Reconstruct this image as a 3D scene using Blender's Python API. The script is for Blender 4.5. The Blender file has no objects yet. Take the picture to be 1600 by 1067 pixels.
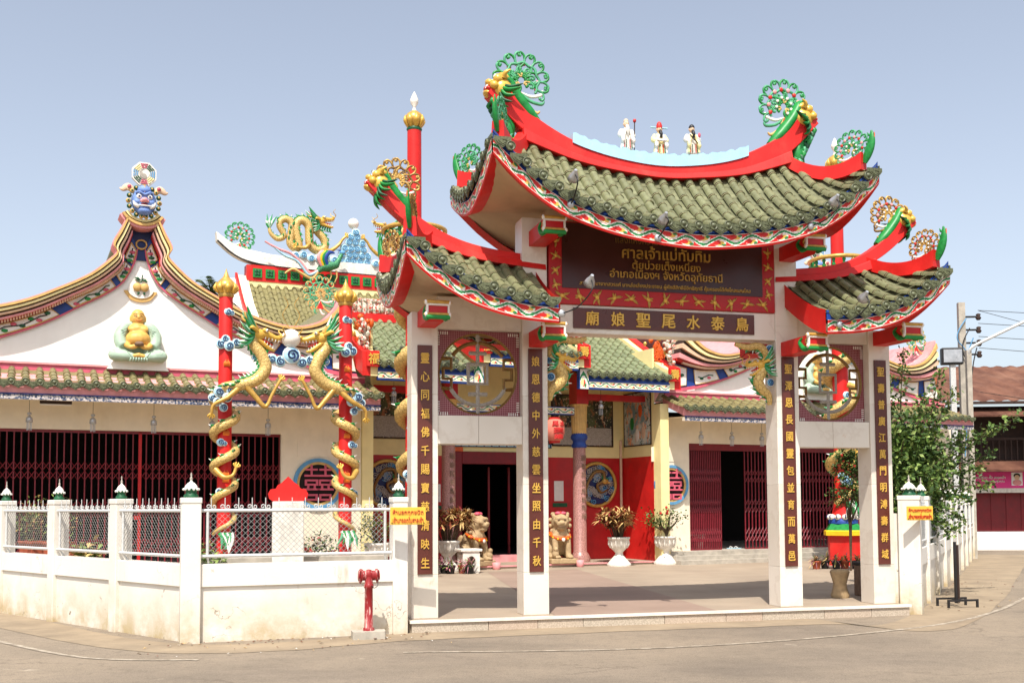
import bpy, bmesh, math, random
from mathutils import Vector, Matrix, Euler, noise
rnd = random.Random(7)
scene = bpy.context.scene
COL = scene.collection
R_ = math.radians
V = Vector

# ------------------------------------------------------------------ camera
cam_d = bpy.data.cameras.new('camera')
cam = bpy.data.objects.new('camera', cam_d)
COL.objects.link(cam)
cam_d.sensor_width = 36.0
cam_d.lens = 38.25
cam_d.shift_y = 0.0966
cam_d.clip_end = 3000
cam_d.clip_start = 0.1
EYE = V((0, 0, 1.45))
CAM_ROT = (Matrix.Rotation(R_(93.4), 3, 'X') @ Matrix.Rotation(R_(-0.31), 3, 'Z'))
cam.matrix_world = Matrix.Translation(EYE) @ CAM_ROT.to_4x4()
scene.camera = cam

# ------------------------------------------------------------------ sky, sun, exposure
SUN_EL, SUN_AZ = 59.0, 187.4          # azimuth of the sun, clockwise from +Y
world = bpy.data.worlds.new('World')
scene.world = world
world.use_nodes = True
wn = world.node_tree
wbg = wn.nodes['Background']
sky = wn.nodes.new('ShaderNodeTexSky')
sky.sky_type = 'NISHITA'
sky.sun_disc = False
sky.sun_elevation = R_(SUN_EL)
sky.sun_rotation = R_(SUN_AZ)
sky.altitude = 60
sky.air_density = 1.0
sky.dust_density = 2.7
sky.ozone_density = 1.5
hsv = wn.nodes.new('ShaderNodeHueSaturation')          # hazy, washed-out tropical sky
hsv.inputs['Saturation'].default_value = 0.58
wn.links.new(sky.outputs[0], hsv.inputs['Color'])
wn.links.new(hsv.outputs[0], wbg.inputs[0])
wbg.inputs[1].default_value = 0.15
sun_d = bpy.data.lights.new('sun', 'SUN')
sun_d.energy = 4.3
sun_d.angle = R_(0.5)
sun_d.color = (1.0, 0.95, 0.88)
sun = bpy.data.objects.new('sun', sun_d)
COL.objects.link(sun)
_a, _e = R_(SUN_AZ), R_(SUN_EL)
_to = V((math.sin(_a) * math.cos(_e), math.cos(_a) * math.cos(_e), math.sin(_e)))
sun.rotation_euler = (-_to).to_track_quat('-Z', 'Y').to_euler()
sun.location = (0, 0, 60)
scene.view_settings.view_transform = 'Standard'
scene.view_settings.look = 'None'
scene.view_settings.gamma = 1.0
scene.view_settings.exposure = 0.5
scene.view_settings.use_curve_mapping = False
scene.cycles.max_bounces = 6

# ------------------------------------------------------------------ frames
GATE_O, GATE_A = V((2.13, 15.0, 0)), R_(15.0)
TEMP_O, TEMP_A = V((.22, 25.2, 0)), R_(24.5)
GM = Matrix.Translation(GATE_O) @ Matrix.Rotation(GATE_A, 4, 'Z')
TM = Matrix.Translation(TEMP_O) @ Matrix.Rotation(TEMP_A, 4, 'Z')
def TW(u, v, z=0): return TM @ V((u, v, z))
def GW(u, v, z=0): return GM @ V((u, v, z))
ROAD = -0.15

# ------------------------------------------------------------------ materials
def lin(c):
    return tuple(((x / 255) / 12.92 if x / 255 <= .04045 else ((x / 255 + .055) / 1.055) ** 2.4) for x in c)
MATS = {}
class NT:
    """small node-expression helper"""
    def __init__(s, mat): s.t = mat.node_tree; s.n = s.t.nodes; s.l = s.t.links
    def put(s, sock, val):
        if isinstance(val, bpy.types.NodeSocket): s.l.new(val, sock)
        else: sock.default_value = val
    def m(s, op, a, b=0.0, c=None):
        n = s.n.new('ShaderNodeMath'); n.operation = op
        s.put(n.inputs[0], a); s.put(n.inputs[1], b)
        if c is not None: s.put(n.inputs[2], c)
        return n.outputs[0]
    def mix(s, f, a, b, mode='MIX'):
        n = s.n.new('ShaderNodeMix'); n.data_type = 'RGBA'; n.blend_type = mode
        s.put(n.inputs[0], f)
        for i, x in ((6, a), (7, b)):
            if isinstance(x, tuple): x = (*x[:3], 1)
            s.put(n.inputs[i], x)
        return n.outputs[2]
    def noise(s, co, scale, detail=4, rough=.55):
        n = s.n.new('ShaderNodeTexNoise'); n.inputs['Scale'].default_value = scale
        n.inputs['Detail'].default_value = detail; n.inputs['Roughness'].default_value = rough
        if co is not None: s.l.new(co, n.inputs['Vector'])
        return n.outputs[0]
    def ramp(s, f, lo, hi):
        n = s.n.new('ShaderNodeMapRange'); n.clamp = True
        s.put(n.inputs[0], f); n.inputs[1].default_value = lo; n.inputs[2].default_value = hi
        return n.outputs[0]
    def coord(s, kind='Object'): 
        n = s.n.new('ShaderNodeTexCoord'); return n.outputs[kind]
    def pos(s):
        n = s.n.new('ShaderNodeNewGeometry'); return n.outputs['Position']
    def xyz(s, v):
        n = s.n.new('ShaderNodeSeparateXYZ'); s.l.new(v, n.inputs[0]); return n.outputs
    def scale(s, v, sc):
        n = s.n.new('ShaderNodeVectorMath'); n.operation = 'MULTIPLY'; s.l.new(v, n.inputs[0]); n.inputs[1].default_value = sc; return n.outputs[0]
    def bump(s, h, strength=.3, dist=.01):
        n = s.n.new('ShaderNodeBump'); n.inputs['Strength'].default_value = strength; n.inputs['Distance'].default_value = dist
        s.l.new(h, n.inputs['Height']); s.l.new(n.outputs[0], s.bsdf.inputs['Normal'])
    @property
    def bsdf(s): return s.n['Principled BSDF']
    def color(s, c): s.l.new(c, s.bsdf.inputs['Base Color'])

def newmat(name, rough=.6, metal=0, spec=.4):
    m = bpy.data.materials.new(name); m.use_nodes = True
    b = m.node_tree.nodes['Principled BSDF']
    b.inputs['Roughness'].default_value = rough; b.inputs['Metallic'].default_value = metal
    b.inputs['Specular IOR Level'].default_value = spec
    MATS[name] = m
    return m, NT(m)

def paint(name, rgb, rough=.5, var=.12, scale=6, bump=.15, rand=0.0, metal=0, dirt=None, dirt_amt=.35, spec=.4, bscale=40):
    """painted / plain surface: base colour, broad mottling, optional dirt blotches, per-object variation"""
    m, t = newmat(name, rough, metal, spec)
    c = lin(rgb); co = t.coord()
    n1 = t.noise(co, scale, 5)
    dark = tuple(x * (1 - var * 1.6) for x in c); lite = tuple(min(.9, x * (1 + var)) for x in c)
    col = t.mix(t.ramp(n1, .3, .7), dark, lite)
    if rand:
        oi = t.n.new('ShaderNodeObjectInfo')
        f = t.m('MULTIPLY_ADD', oi.outputs['Random'], rand * 2, 1 - rand)
        cmb = t.n.new('ShaderNodeCombineColor')
        for i in range(3): t.l.new(f, cmb.inputs[i])
        col = t.mix(1.0, col, cmb.outputs[0], 'MULTIPLY')
    if dirt:
        pn = t.noise(t.scale(t.pos(), (1, 1, .45)), 1.7, 7, .68)
        col = t.mix(t.m('MULTIPLY', t.ramp(pn, .52, .74), dirt_amt), col, lin(dirt))
    t.color(col)
    if bump:
        t.bump(t.noise(co, bscale, 4), bump, .006)
    r = t.ramp(n1, .2, .9)
    t.l.new(t.m('MULTIPLY_ADD', r, .2, rough - .1), t.bsdf.inputs['Roughness'])
    return m

paint('red', (208, 36, 32), .5, .12, 3, .12, dirt=(196, 74, 62), dirt_amt=.55, spec=.3)
paint('red_deep', (182, 28, 30), .45, .1, 5, .1)
paint('maroon', (120, 22, 30), .5, .12, 6, .1, dirt=(70, 18, 20))
paint('grille_red', (124, 34, 44), .45, .15, 9, .1)
paint('gold', (198, 156, 76), .36, .16, 14, .25, metal=.25)
paint('gold_bright', (220, 176, 78), .34, .1, 14, .2, metal=.2)
paint('bronze', (138, 106, 58), .42, .2, 20, .3, metal=.35)
paint('carved_grey', (168, 160, 148), .6, .2, 40, .5)
paint('green', (28, 132, 58), .45, .18, 12, .15)
paint('green_pale', (80, 160, 116), .5, .2, 14, .15)
paint('green_dark', (22, 84, 50), .5, .2, 12, .15)
paint('blue', (32, 66, 140), .5, .14, 8, .1)
paint('blue_dark', (22, 40, 92), .5, .14, 8, .1)
paint('blue_face', (112, 140, 196), .6, .14, 9, .1)
paint('blue_pale', (160, 198, 214), .55, .1, 9, .1)
paint('blue_mid', (92, 150, 190), .55, .1, 9, .1)
paint('sky_blue', (168, 214, 232), .5, .05, 6, .08)
paint('white', (232, 227, 217), .6, .08, 7, .12, dirt=(176, 160, 136), dirt_amt=.35)
paint('white_dirty', (226, 220, 208), .65, .12, 14, .3, dirt=(120, 108, 90), dirt_amt=.5)
paint('pearl', (238, 230, 218), .35, .03, 3, 0)
paint('pink', (206, 92, 112), .6, .14, 5, .12, dirt=(150, 90, 96))
paint('pink_pale', (222, 150, 150), .6, .12, 6, .1)
paint('ochre', (208, 168, 100), .6, .12, 8, .12)
paint('peach', (220, 186, 154), .6, .1, 8, .12)
paint('yellow', (236, 190, 30), .5, .08, 6, .1)
paint('orange', (214, 92, 30), .5, .15, 20, .2)
paint('cream', (234, 222, 198), .7, .05, 3, .12, dirt=(190, 168, 130), dirt_amt=.3)
paint('cream_yellow', (238, 222, 160), .7, .05, 3, .12)
paint('wall_white', (240, 236, 228), .75, .04, 2, .12, dirt=(206, 196, 180), dirt_amt=.25)
paint('soffit', (196, 172, 140), .8, .07, 3, .15, dirt=(150, 126, 100), dirt_amt=.3)
paint('black', (14, 13, 13), .6, .1, 8, 0)
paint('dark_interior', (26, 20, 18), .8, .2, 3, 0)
paint('steel_black', (34, 32, 32), .5, .2, 20, .1)
paint('silver', (186, 188, 190), .35, .08, 12, .1, metal=.6)
paint('wire', (150, 150, 146), .5, .08, 25, 0, metal=.15)
paint('galv', (206, 206, 202), .45, .08, 25, .1, metal=.15)
paint('brown_panel', (92, 46, 38), .3, .12, 3, .02)
paint('brown_board', (66, 30, 26), .32, .1, 3, .02)
paint('tile_cover', (115, 117, 84), .46, .18, 9, .25, rand=.17, dirt=(92, 92, 68), dirt_amt=.35)
paint('tile_pan', (120, 121, 90), .5, .18, 9, .25, rand=.18, dirt=(96, 95, 72), dirt_amt=.35)
paint('tile_end', (92, 96, 68), .45, .3, 45, .6, rand=.12)
paint('mortar', (142, 132, 98), .85, .12, 30, .3)
paint('tile_green', (122, 130, 96), .42, .14, 9, .2, rand=.14)
paint('tile_sage', (126, 119, 80), .45, .14, 9, .2, rand=.16, dirt=(92, 88, 60), dirt_amt=.4)
paint('skin_gold', (216, 168, 86), .5, .12, 8, .1)
paint('robe_green', (164, 186, 164), .6, .1, 8, .15)
paint('stone', (176, 150, 112), .75, .16, 12, .4, dirt=(120, 100, 72), dirt_amt=.4)
paint('stone_dark', (120, 96, 76), .8, .2, 14, .4)
paint('wood_dark', (58, 40, 32), .75, .25, 8, .3)
paint('concrete', (172, 164, 150), .85, .15, 6, .4, dirt=(120, 112, 100), dirt_amt=.4)
paint('terracotta', (168, 84, 56), .8, .15, 10, .3)
paint('plastic_black', (30, 30, 30), .5, .1, 8, 0)
paint('bark', (86, 70, 52), .9, .25, 12, .5)
paint('leaf', (86, 112, 48), .55, .35, 3, 0, rand=.1, spec=.3)
paint('leaf_light', (128, 146, 76), .55, .3, 3, 0, spec=.3)
paint('leaf_dark', (60, 84, 38), .55, .3, 3, 0, spec=.3)
paint('leaf_bronze', (120, 62, 38), .5, .4, 6, 0, spec=.3)
paint('leaf_straw', (206, 172, 112), .5, .3, 6, 0, spec=.3)
paint('leaf_purple', (132, 84, 92), .55, .35, 6, 0, spec=.3)
paint('palm_leaf', (110, 126, 88), .55, .3, 3, 0, spec=.3)
paint('bloom_red', (206, 44, 40), .6, .2, 6, 0)
paint('paper', (232, 228, 220), .8, .06, 6, 0)
paint('lantern_paper', (206, 118, 98), .7, .1, 6, .1)
paint('lantern_red', (190, 34, 30), .6, .12, 6, .1)
paint('banner_pink', (226, 60, 140), .6, .06, 2, .05)
paint('banner_white', (244, 240, 240), .6, .03, 2, 0)
paint('sign_yellow', (226, 182, 66), .45, .06, 5, .05, dirt=(170, 130, 40), dirt_amt=.3)
paint('sign_red', (196, 52, 36), .5, .06, 5, 0)
paint('hydrant', (176, 38, 36), .5, .25, 22, .3, dirt=(216, 170, 160), dirt_amt=.0)
paint('flame', (236, 120, 40), .5, .2, 10, .1)
paint('scale_red', (196, 40, 34), .5, .15, 10, .1)

# --- special materials
def m_special():
    # hydrant: red enamel worn through to pale primer
    m, t = newmat('hydrant_worn', .5)
    co = t.scale(t.coord(), (1, 1, .18)); n = t.noise(co, 26, 6, .7)
    t.color(t.mix(t.ramp(n, .54, .6), lin((140, 30, 32)), lin((196, 150, 142)))); t.bump(n, .3, .004)
    # marble
    m, t = newmat('marble', .28, 0, .5)
    co = t.pos(); n = t.noise(co, 1.3, 8, .62)
    vein = t.ramp(t.m('ABSOLUTE', t.m('SUBTRACT', n, .5)), 0, .035)
    big = t.noise(co, .8, 3)
    oi = t.n.new('ShaderNodeObjectInfo')
    c = t.mix(t.ramp(big, .35, .7), lin((222, 212, 196)), lin((236, 228, 215)))
    c = t.mix(t.m('MULTIPLY', oi.outputs['Random'], .35), c, lin((196, 184, 168)))
    c = t.mix(t.m('MULTIPLY', t.m('SUBTRACT', 1, vein), .2), c, lin((176, 154, 130)))
    st = t.ramp(t.noise(co, 3.1, 5, .7), .66, .76)
    c = t.mix(t.m('MULTIPLY', st, .6), c, lin((196, 140, 84)))
    t.color(c)
    # granite column
    m, t = newmat('granite_pink', .35, 0, .5)
    n = t.noise(t.coord(), 60, 3, .7)
    t.color(t.mix(t.ramp(n, .35, .68), lin((112, 70, 66)), lin((204, 152, 140))))
    # asphalt / dusty concrete road
    m, t = newmat('road', .9, 0, .25)
    co = t.pos()
    n = t.noise(co, .22, 5, .55); n2 = t.noise(t.scale(co, (.6, 1.2, 1)), 1.1, 8, .62); mid = t.noise(co, 9, 6, .7); fine = t.noise(co, 75, 5, .75)
    c = t.mix(t.ramp(n2, .3, .72), lin((108, 98, 86)), lin((136, 123, 107)))
    c = t.mix(t.m('MULTIPLY', t.ramp(n, .42, .6), .6), c, lin((150, 135, 115)))
    c = t.mix(t.m('MULTIPLY', t.ramp(mid, .5, .75), .45), c, lin((92, 83, 73)))
    # exposed aggregate: dark and pale grit
    c = t.mix(t.m('MULTIPLY', t.ramp(fine, .52, .62), .5), c, lin((74, 67, 59)))
    c = t.mix(t.m('MULTIPLY', t.ramp(fine, .44, .34), .4), c, lin((176, 162, 142)))
    # oil spots and pale repairs
    oil = t.ramp(t.noise(co, 1.6, 3, .5), .70, .76); c = t.mix(t.m('MULTIPLY', oil, .45), c, lin((84, 76, 68)))
    rep_ = t.ramp(t.noise(t.scale(co, (1, 1.8, 1)), .9, 5, .6), .68, .71); c = t.mix(t.m('MULTIPLY', rep_, .5), c, lin((190, 178, 158)))
    vo = t.n.new('ShaderNodeTexVoronoi'); vo.feature = 'DISTANCE_TO_EDGE'; vo.inputs['Scale'].default_value = .32
    dist = t.n.new('ShaderNodeVectorMath'); dist.operation = 'ADD'; t.l.new(co, dist.inputs[0])
    nn = t.n.new('ShaderNodeTexNoise'); nn.inputs['Scale'].default_value = 2.2; nn.inputs['Detail'].default_value = 8; nn.inputs['Roughness'].default_value = .65
    t.l.new(co, nn.inputs['Vector'])
    t.l.new(t.scale(nn.outputs[1], (1.2, 1.2, 0)), dist.inputs[1]); t.l.new(dist.outputs[0], vo.inputs['Vector'])
    crack = t.m('MULTIPLY', t.m('LESS_THAN', vo.outputs[0], .005), t.ramp(t.noise(co, .28, 2), .45, .56))
    c = t.mix(t.m('MULTIPLY', crack, .45), c, lin((86, 76, 66)))
    t.color(c); t.bump(fine, .7, .006)
    # sandy verge
    m, t = newmat('verge', .95, 0, .2)
    co = t.pos(); n = t.noise(co, 1.4, 8, .65); fine = t.noise(co, 60, 4, .7)
    c = t.mix(t.ramp(n, .3, .72), lin((126, 112, 94)), lin((158, 141, 117)))
    c = t.mix(t.m('MULTIPLY', t.ramp(t.noise(co, 3.3, 6, .7), .6, .72), .5), c, lin((108, 96, 80)))
    c = t.mix(t.m('MULTIPLY', t.ramp(fine, .5, .8), .3), c, lin((120, 106, 88)))
    t.color(c); t.bump(fine, .5, .005)
    # worn road paint
    m, t = newmat('road_paint', .8, 0, .3)
    co = t.pos(); n = t.noise(co, 9, 6, .75)
    t.color(t.mix(t.ramp(n, .42, .6), lin((132, 120, 104)), lin((176, 164, 146))))
    # courtyard paving
    for nm, a, b in (('court', (142, 127, 110), (164, 148, 128)), ('court_pink', (136, 116, 102), (154, 132, 117))):
        m, t = newmat(nm, .75, 0, .3)
        co = t.pos(); n = t.noise(co, .7, 7, .6); fine = t.noise(co, 70, 3, .7)
        c = t.mix(t.ramp(n, .3, .7), lin(a), lin(b))
        c = t.mix(t.m('MULTIPLY', t.ramp(fine, .5, .85), .25), c, lin((130, 112, 94)))
        st = t.ramp(t.noise(co, 2.3, 6, .7), .62, .75)
        c = t.mix(t.m('MULTIPLY', st, .35), c, lin((140, 122, 102)))
        t.color(c); t.bump(fine, .3, .003)
    # riser stone
    m, t = newmat('granite_grey', .7, 0, .3)
    co = t.pos(); n = t.noise(co, 55, 4, .75)
    oi = t.n.new('ShaderNodeObjectInfo')
    c = t.mix(t.ramp(n, .35, .7), lin((150, 138, 122)), lin((206, 194, 174)))
    c = t.mix(t.m('MULTIPLY', oi.outputs['Random'], .4), c, lin((184, 152, 130)))
    t.color(c)
    # fence masonry: limewash with splash dirt, rust runs and bare plaster chips
    m, t = newmat('limewash', .85, 0, .25)
    co = t.pos(); sp = t.xyz(co)
    n = t.noise(co, 2.2, 8, .7); n2 = t.noise(t.scale(co, (6, 6, .9)), 1.2, 5, .6)
    c = t.mix(t.ramp(t.noise(co, .9, 4), .3, .75), lin((216, 209, 196)), lin((230, 225, 215)))
    splash = t.m('MULTIPLY', t.ramp(sp[2], .5, -.2), t.ramp(n, .32, .62))
    c = t.mix(t.m('MULTIPLY', splash, .9), c, lin((172, 148, 96)))
    run = t.m('MULTIPLY', t.ramp(n2, .58, .75), t.ramp(n, .42, .6))
    c = t.mix(t.m('MULTIPLY', run, .6), c, lin((160, 138, 104)))
    chip = t.m('MULTIPLY', t.ramp(t.noise(co, 5.5, 7, .74), .65, .68), t.ramp(sp[2], .95, .35))
    c = t.mix(t.m('MULTIPLY', chip, .85), c, lin((116, 96, 72)))
    vo = t.n.new('ShaderNodeTexVoronoi'); vo.feature = 'DISTANCE_TO_EDGE'; vo.inputs['Scale'].default_value = .8
    wv = t.n.new('ShaderNodeVectorMath'); wv.operation = 'ADD'; t.l.new(co, wv.inputs[0])
    nn = t.n.new('ShaderNodeTexNoise'); nn.inputs['Scale'].default_value = 3; nn.inputs['Detail'].default_value = 7
    t.l.new(co, nn.inputs['Vector']); t.l.new(t.scale(nn.outputs[1], (.8, .8, .8)), wv.inputs[1]); t.l.new(wv.outputs[0], vo.inputs['Vector'])
    crack = t.m('MULTIPLY', t.m('LESS_THAN', vo.outputs[0], .0028), t.ramp(t.noise(co, .9, 2), .54, .6))
    c = t.mix(t.m('MULTIPLY', crack, .7), c, lin((120, 104, 84)))
    t.color(c); t.bump(t.noise(co, 24, 6, .7), .35, .008)
    # painted scroll frieze, pattern in UV (u = metres along, v = 0..1 across)
    for nm, bg, per in (('frieze_red', (206, 36, 32), .46), ('frieze_white', (228, 220, 206), .36)):
        m, t = newmat(nm, .5)
        uv = t.xyz(t.coord('UV')); w = 2 * math.pi / per
        ph = t.m('MULTIPLY', uv[0], w)
        wob = t.m('MULTIPLY', t.noise(t.coord('UV'), 17, 3), .34)
        vv = t.m('ADD', uv[1], t.m('SUBTRACT', wob, .17))
        s = t.m('MULTIPLY', t.m('SINE', ph), .27)
        d = t.m('ABSOLUTE', t.m('SUBTRACT', t.m('SUBTRACT', vv, .5), s))
        # leaf blobs in the hollows of the vine
        def blob(ou, cv, ru, rv):
            fu = t.m('SUBTRACT', t.m('FRACT', t.m('ADD', t.m('DIVIDE', uv[0], per), ou)), .5)
            a = t.m('DIVIDE', fu, ru); b = t.m('DIVIDE', t.m('SUBTRACT', vv, cv), rv)
            return t.m('SQRT', t.m('ADD', t.m('MULTIPLY', a, a), t.m('MULTIPLY', b, b)))
        c = lin(bg)
        other = lin((206, 36, 32)) if nm == 'frieze_white' else lin((196, 30, 28))
        for ou, cv in ((.25, .3), (-.25, .7)):
            bl = blob(ou, cv, .2, .26)
            c = t.mix(t.m('LESS_THAN', bl, 1.0), c, lin((236, 230, 216)))
            c = t.mix(t.m('LESS_THAN', bl, .72), c, other if nm == 'frieze_white' else lin((226, 180, 80)))
            c = t.mix(t.m('LESS_THAN', blob(ou + .1, cv + .05, .13, .2), 1.0), c, lin((236, 214, 150)) if nm == 'frieze_white' else lin((200, 34, 30)))
            c = t.mix(t.m('LESS_THAN', blob(ou - .13, cv - .12 if cv < .5 else cv + .12, .07, .1), 1.0), c, lin((40, 128, 70)))
        c = t.mix(t.m('LESS_THAN', d, .17), c, lin((238, 234, 224)))
        c = t.mix(t.m('LESS_THAN', d, .095), c, lin((34, 124, 66)))
        edge = t.m('GREATER_THAN', t.m('ABSOLUTE', t.m('SUBTRACT', uv[1], .5)), .46)
        c = t.mix(edge, c, lin((236, 230, 218)))
        t.color(c)
    # blue/white key-pattern strip
    m, t = newmat('frieze_key', .5)
    uv = t.xyz(t.coord('UV'))
    f = t.m('FRACT', t.m('DIVIDE', uv[0], .2))
    a = t.m('MULTIPLY', t.m('GREATER_THAN', f, .2), t.m('LESS_THAN', t.m('ABSOLUTE', t.m('SUBTRACT', uv[1], .5)), .3))
    b = t.m('MULTIPLY', t.m('MULTIPLY', t.m('GREATER_THAN', f, .4), t.m('LESS_THAN', f, .8)), t.m('LESS_THAN', t.m('ABSOLUTE', t.m('SUBTRACT', uv[1], .5)), .12))
    c = t.mix(t.m('SUBTRACT', a, b), lin((26, 46, 92)), lin((150, 200, 214)))
    t.color(c)
    # grey-blue carved frieze under the wing eaves
    m, t = newmat('frieze_grey', .6)
    n = t.noise(t.coord(), 28, 3, .6)
    t.color(t.mix(t.ramp(n, .46, .54), lin((60, 76, 104)), lin((200, 190, 184))))
    # maroon mosaic
    m, t = newmat('mosaic', .4)
    co = t.xyz(t.coord())
    g = t.m('MAXIMUM', t.m('LESS_THAN', t.m('FRACT', t.m('DIVIDE', co[0], .025)), .16), t.m('LESS_THAN', t.m('FRACT', t.m('DIVIDE', co[2], .025)), .16))
    t.color(t.mix(t.m('MULTIPLY', g, .8), lin((112, 16, 34)), lin((196, 150, 150))))
    # painted mural
    for nm, cols in (('mural_dark', ((36, 40, 30), (84, 92, 52), (150, 96, 60), (206, 188, 160))), ('mural_pale', ((196, 198, 184), (120, 146, 150), (214, 150, 110), (58, 84, 62)))):
        m, t = newmat(nm, .55)
        co = t.coord()
        a = t.noise(co, 2.6, 6, .65); b = t.noise(t.scale(co, (1, 1, .5)), 7, 5, .65); d = t.noise(co, 13, 4, .65)
        c = t.mix(t.ramp(a, .45, .55), lin(cols[0]), lin(cols[1]))
        c = t.mix(t.ramp(b, .53, .57), c, lin(cols[2]))
        c = t.mix(t.ramp(d, .58, .62), c, lin(cols[3]))
        t.color(c)
    # dragon scales: overlapping arcs along the tube's UV
    for nm, c0, c1 in (('scales', (214, 182, 112), (146, 108, 54)), ('scales_green', (70, 140, 96), (24, 76, 54))):
        m, t = newmat(nm, .4, .2)
        uv = t.xyz(t.coord('UV'))
        row = t.m('MULTIPLY', uv[0], 16.0); ri = t.m('FLOOR', row); rf = t.m('FRACT', row)
        off = t.m('MULTIPLY', t.m('MODULO', ri, 2.0), .5)
        cf = t.m('SUBTRACT', t.m('FRACT', t.m('ADD', t.m('MULTIPLY', uv[1], 8.0), off)), .5)
        arc = t.m('SUBTRACT', rf, t.m('MULTIPLY', t.m('MULTIPLY', cf, cf), 3.0))
        ed = t.ramp(t.m('ABSOLUTE', t.m('SUBTRACT', arc, .3)), .2, .05)
        t.color(t.mix(t.m('MULTIPLY', ed, .65), lin(c0), lin(c1))); t.bump(t.m('SUBTRACT', 1.0, ed), .5, .01)
    # rusty corrugated roof
    m, t = newmat('rust', .8, 0, .2)
    co = t.coord(); n = t.noise(t.scale(co, (1, .25, 1)), 1.6, 7, .65); n2 = t.noise(co, .7, 3)
    c = t.mix(t.ramp(n, .35, .7), lin((78, 48, 38)), lin((120, 82, 64)))
    c = t.mix(t.m('MULTIPLY', t.ramp(n2, .5, .7), .5), c, lin((140, 104, 84)))
    t.color(c)
    # carved ceramic jumble (tiny polychrome figures)
    m, t = newmat('ceramic_mix', .5)
    co = t.coord(); a = t.noise(co, 24, 3); b = t.noise(co, 15, 2)
    c = t.mix(t.ramp(a, .48, .52), lin((222, 214, 202)), lin((196, 176, 150)))
    c = t.mix(t.ramp(b, .57, .6), c, lin((196, 70, 50)))
    c = t.mix(t.ramp(b, .42, .38), c, lin((120, 140, 110)))
    t.color(c); t.bump(a, .6, .02)
m_special()

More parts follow.
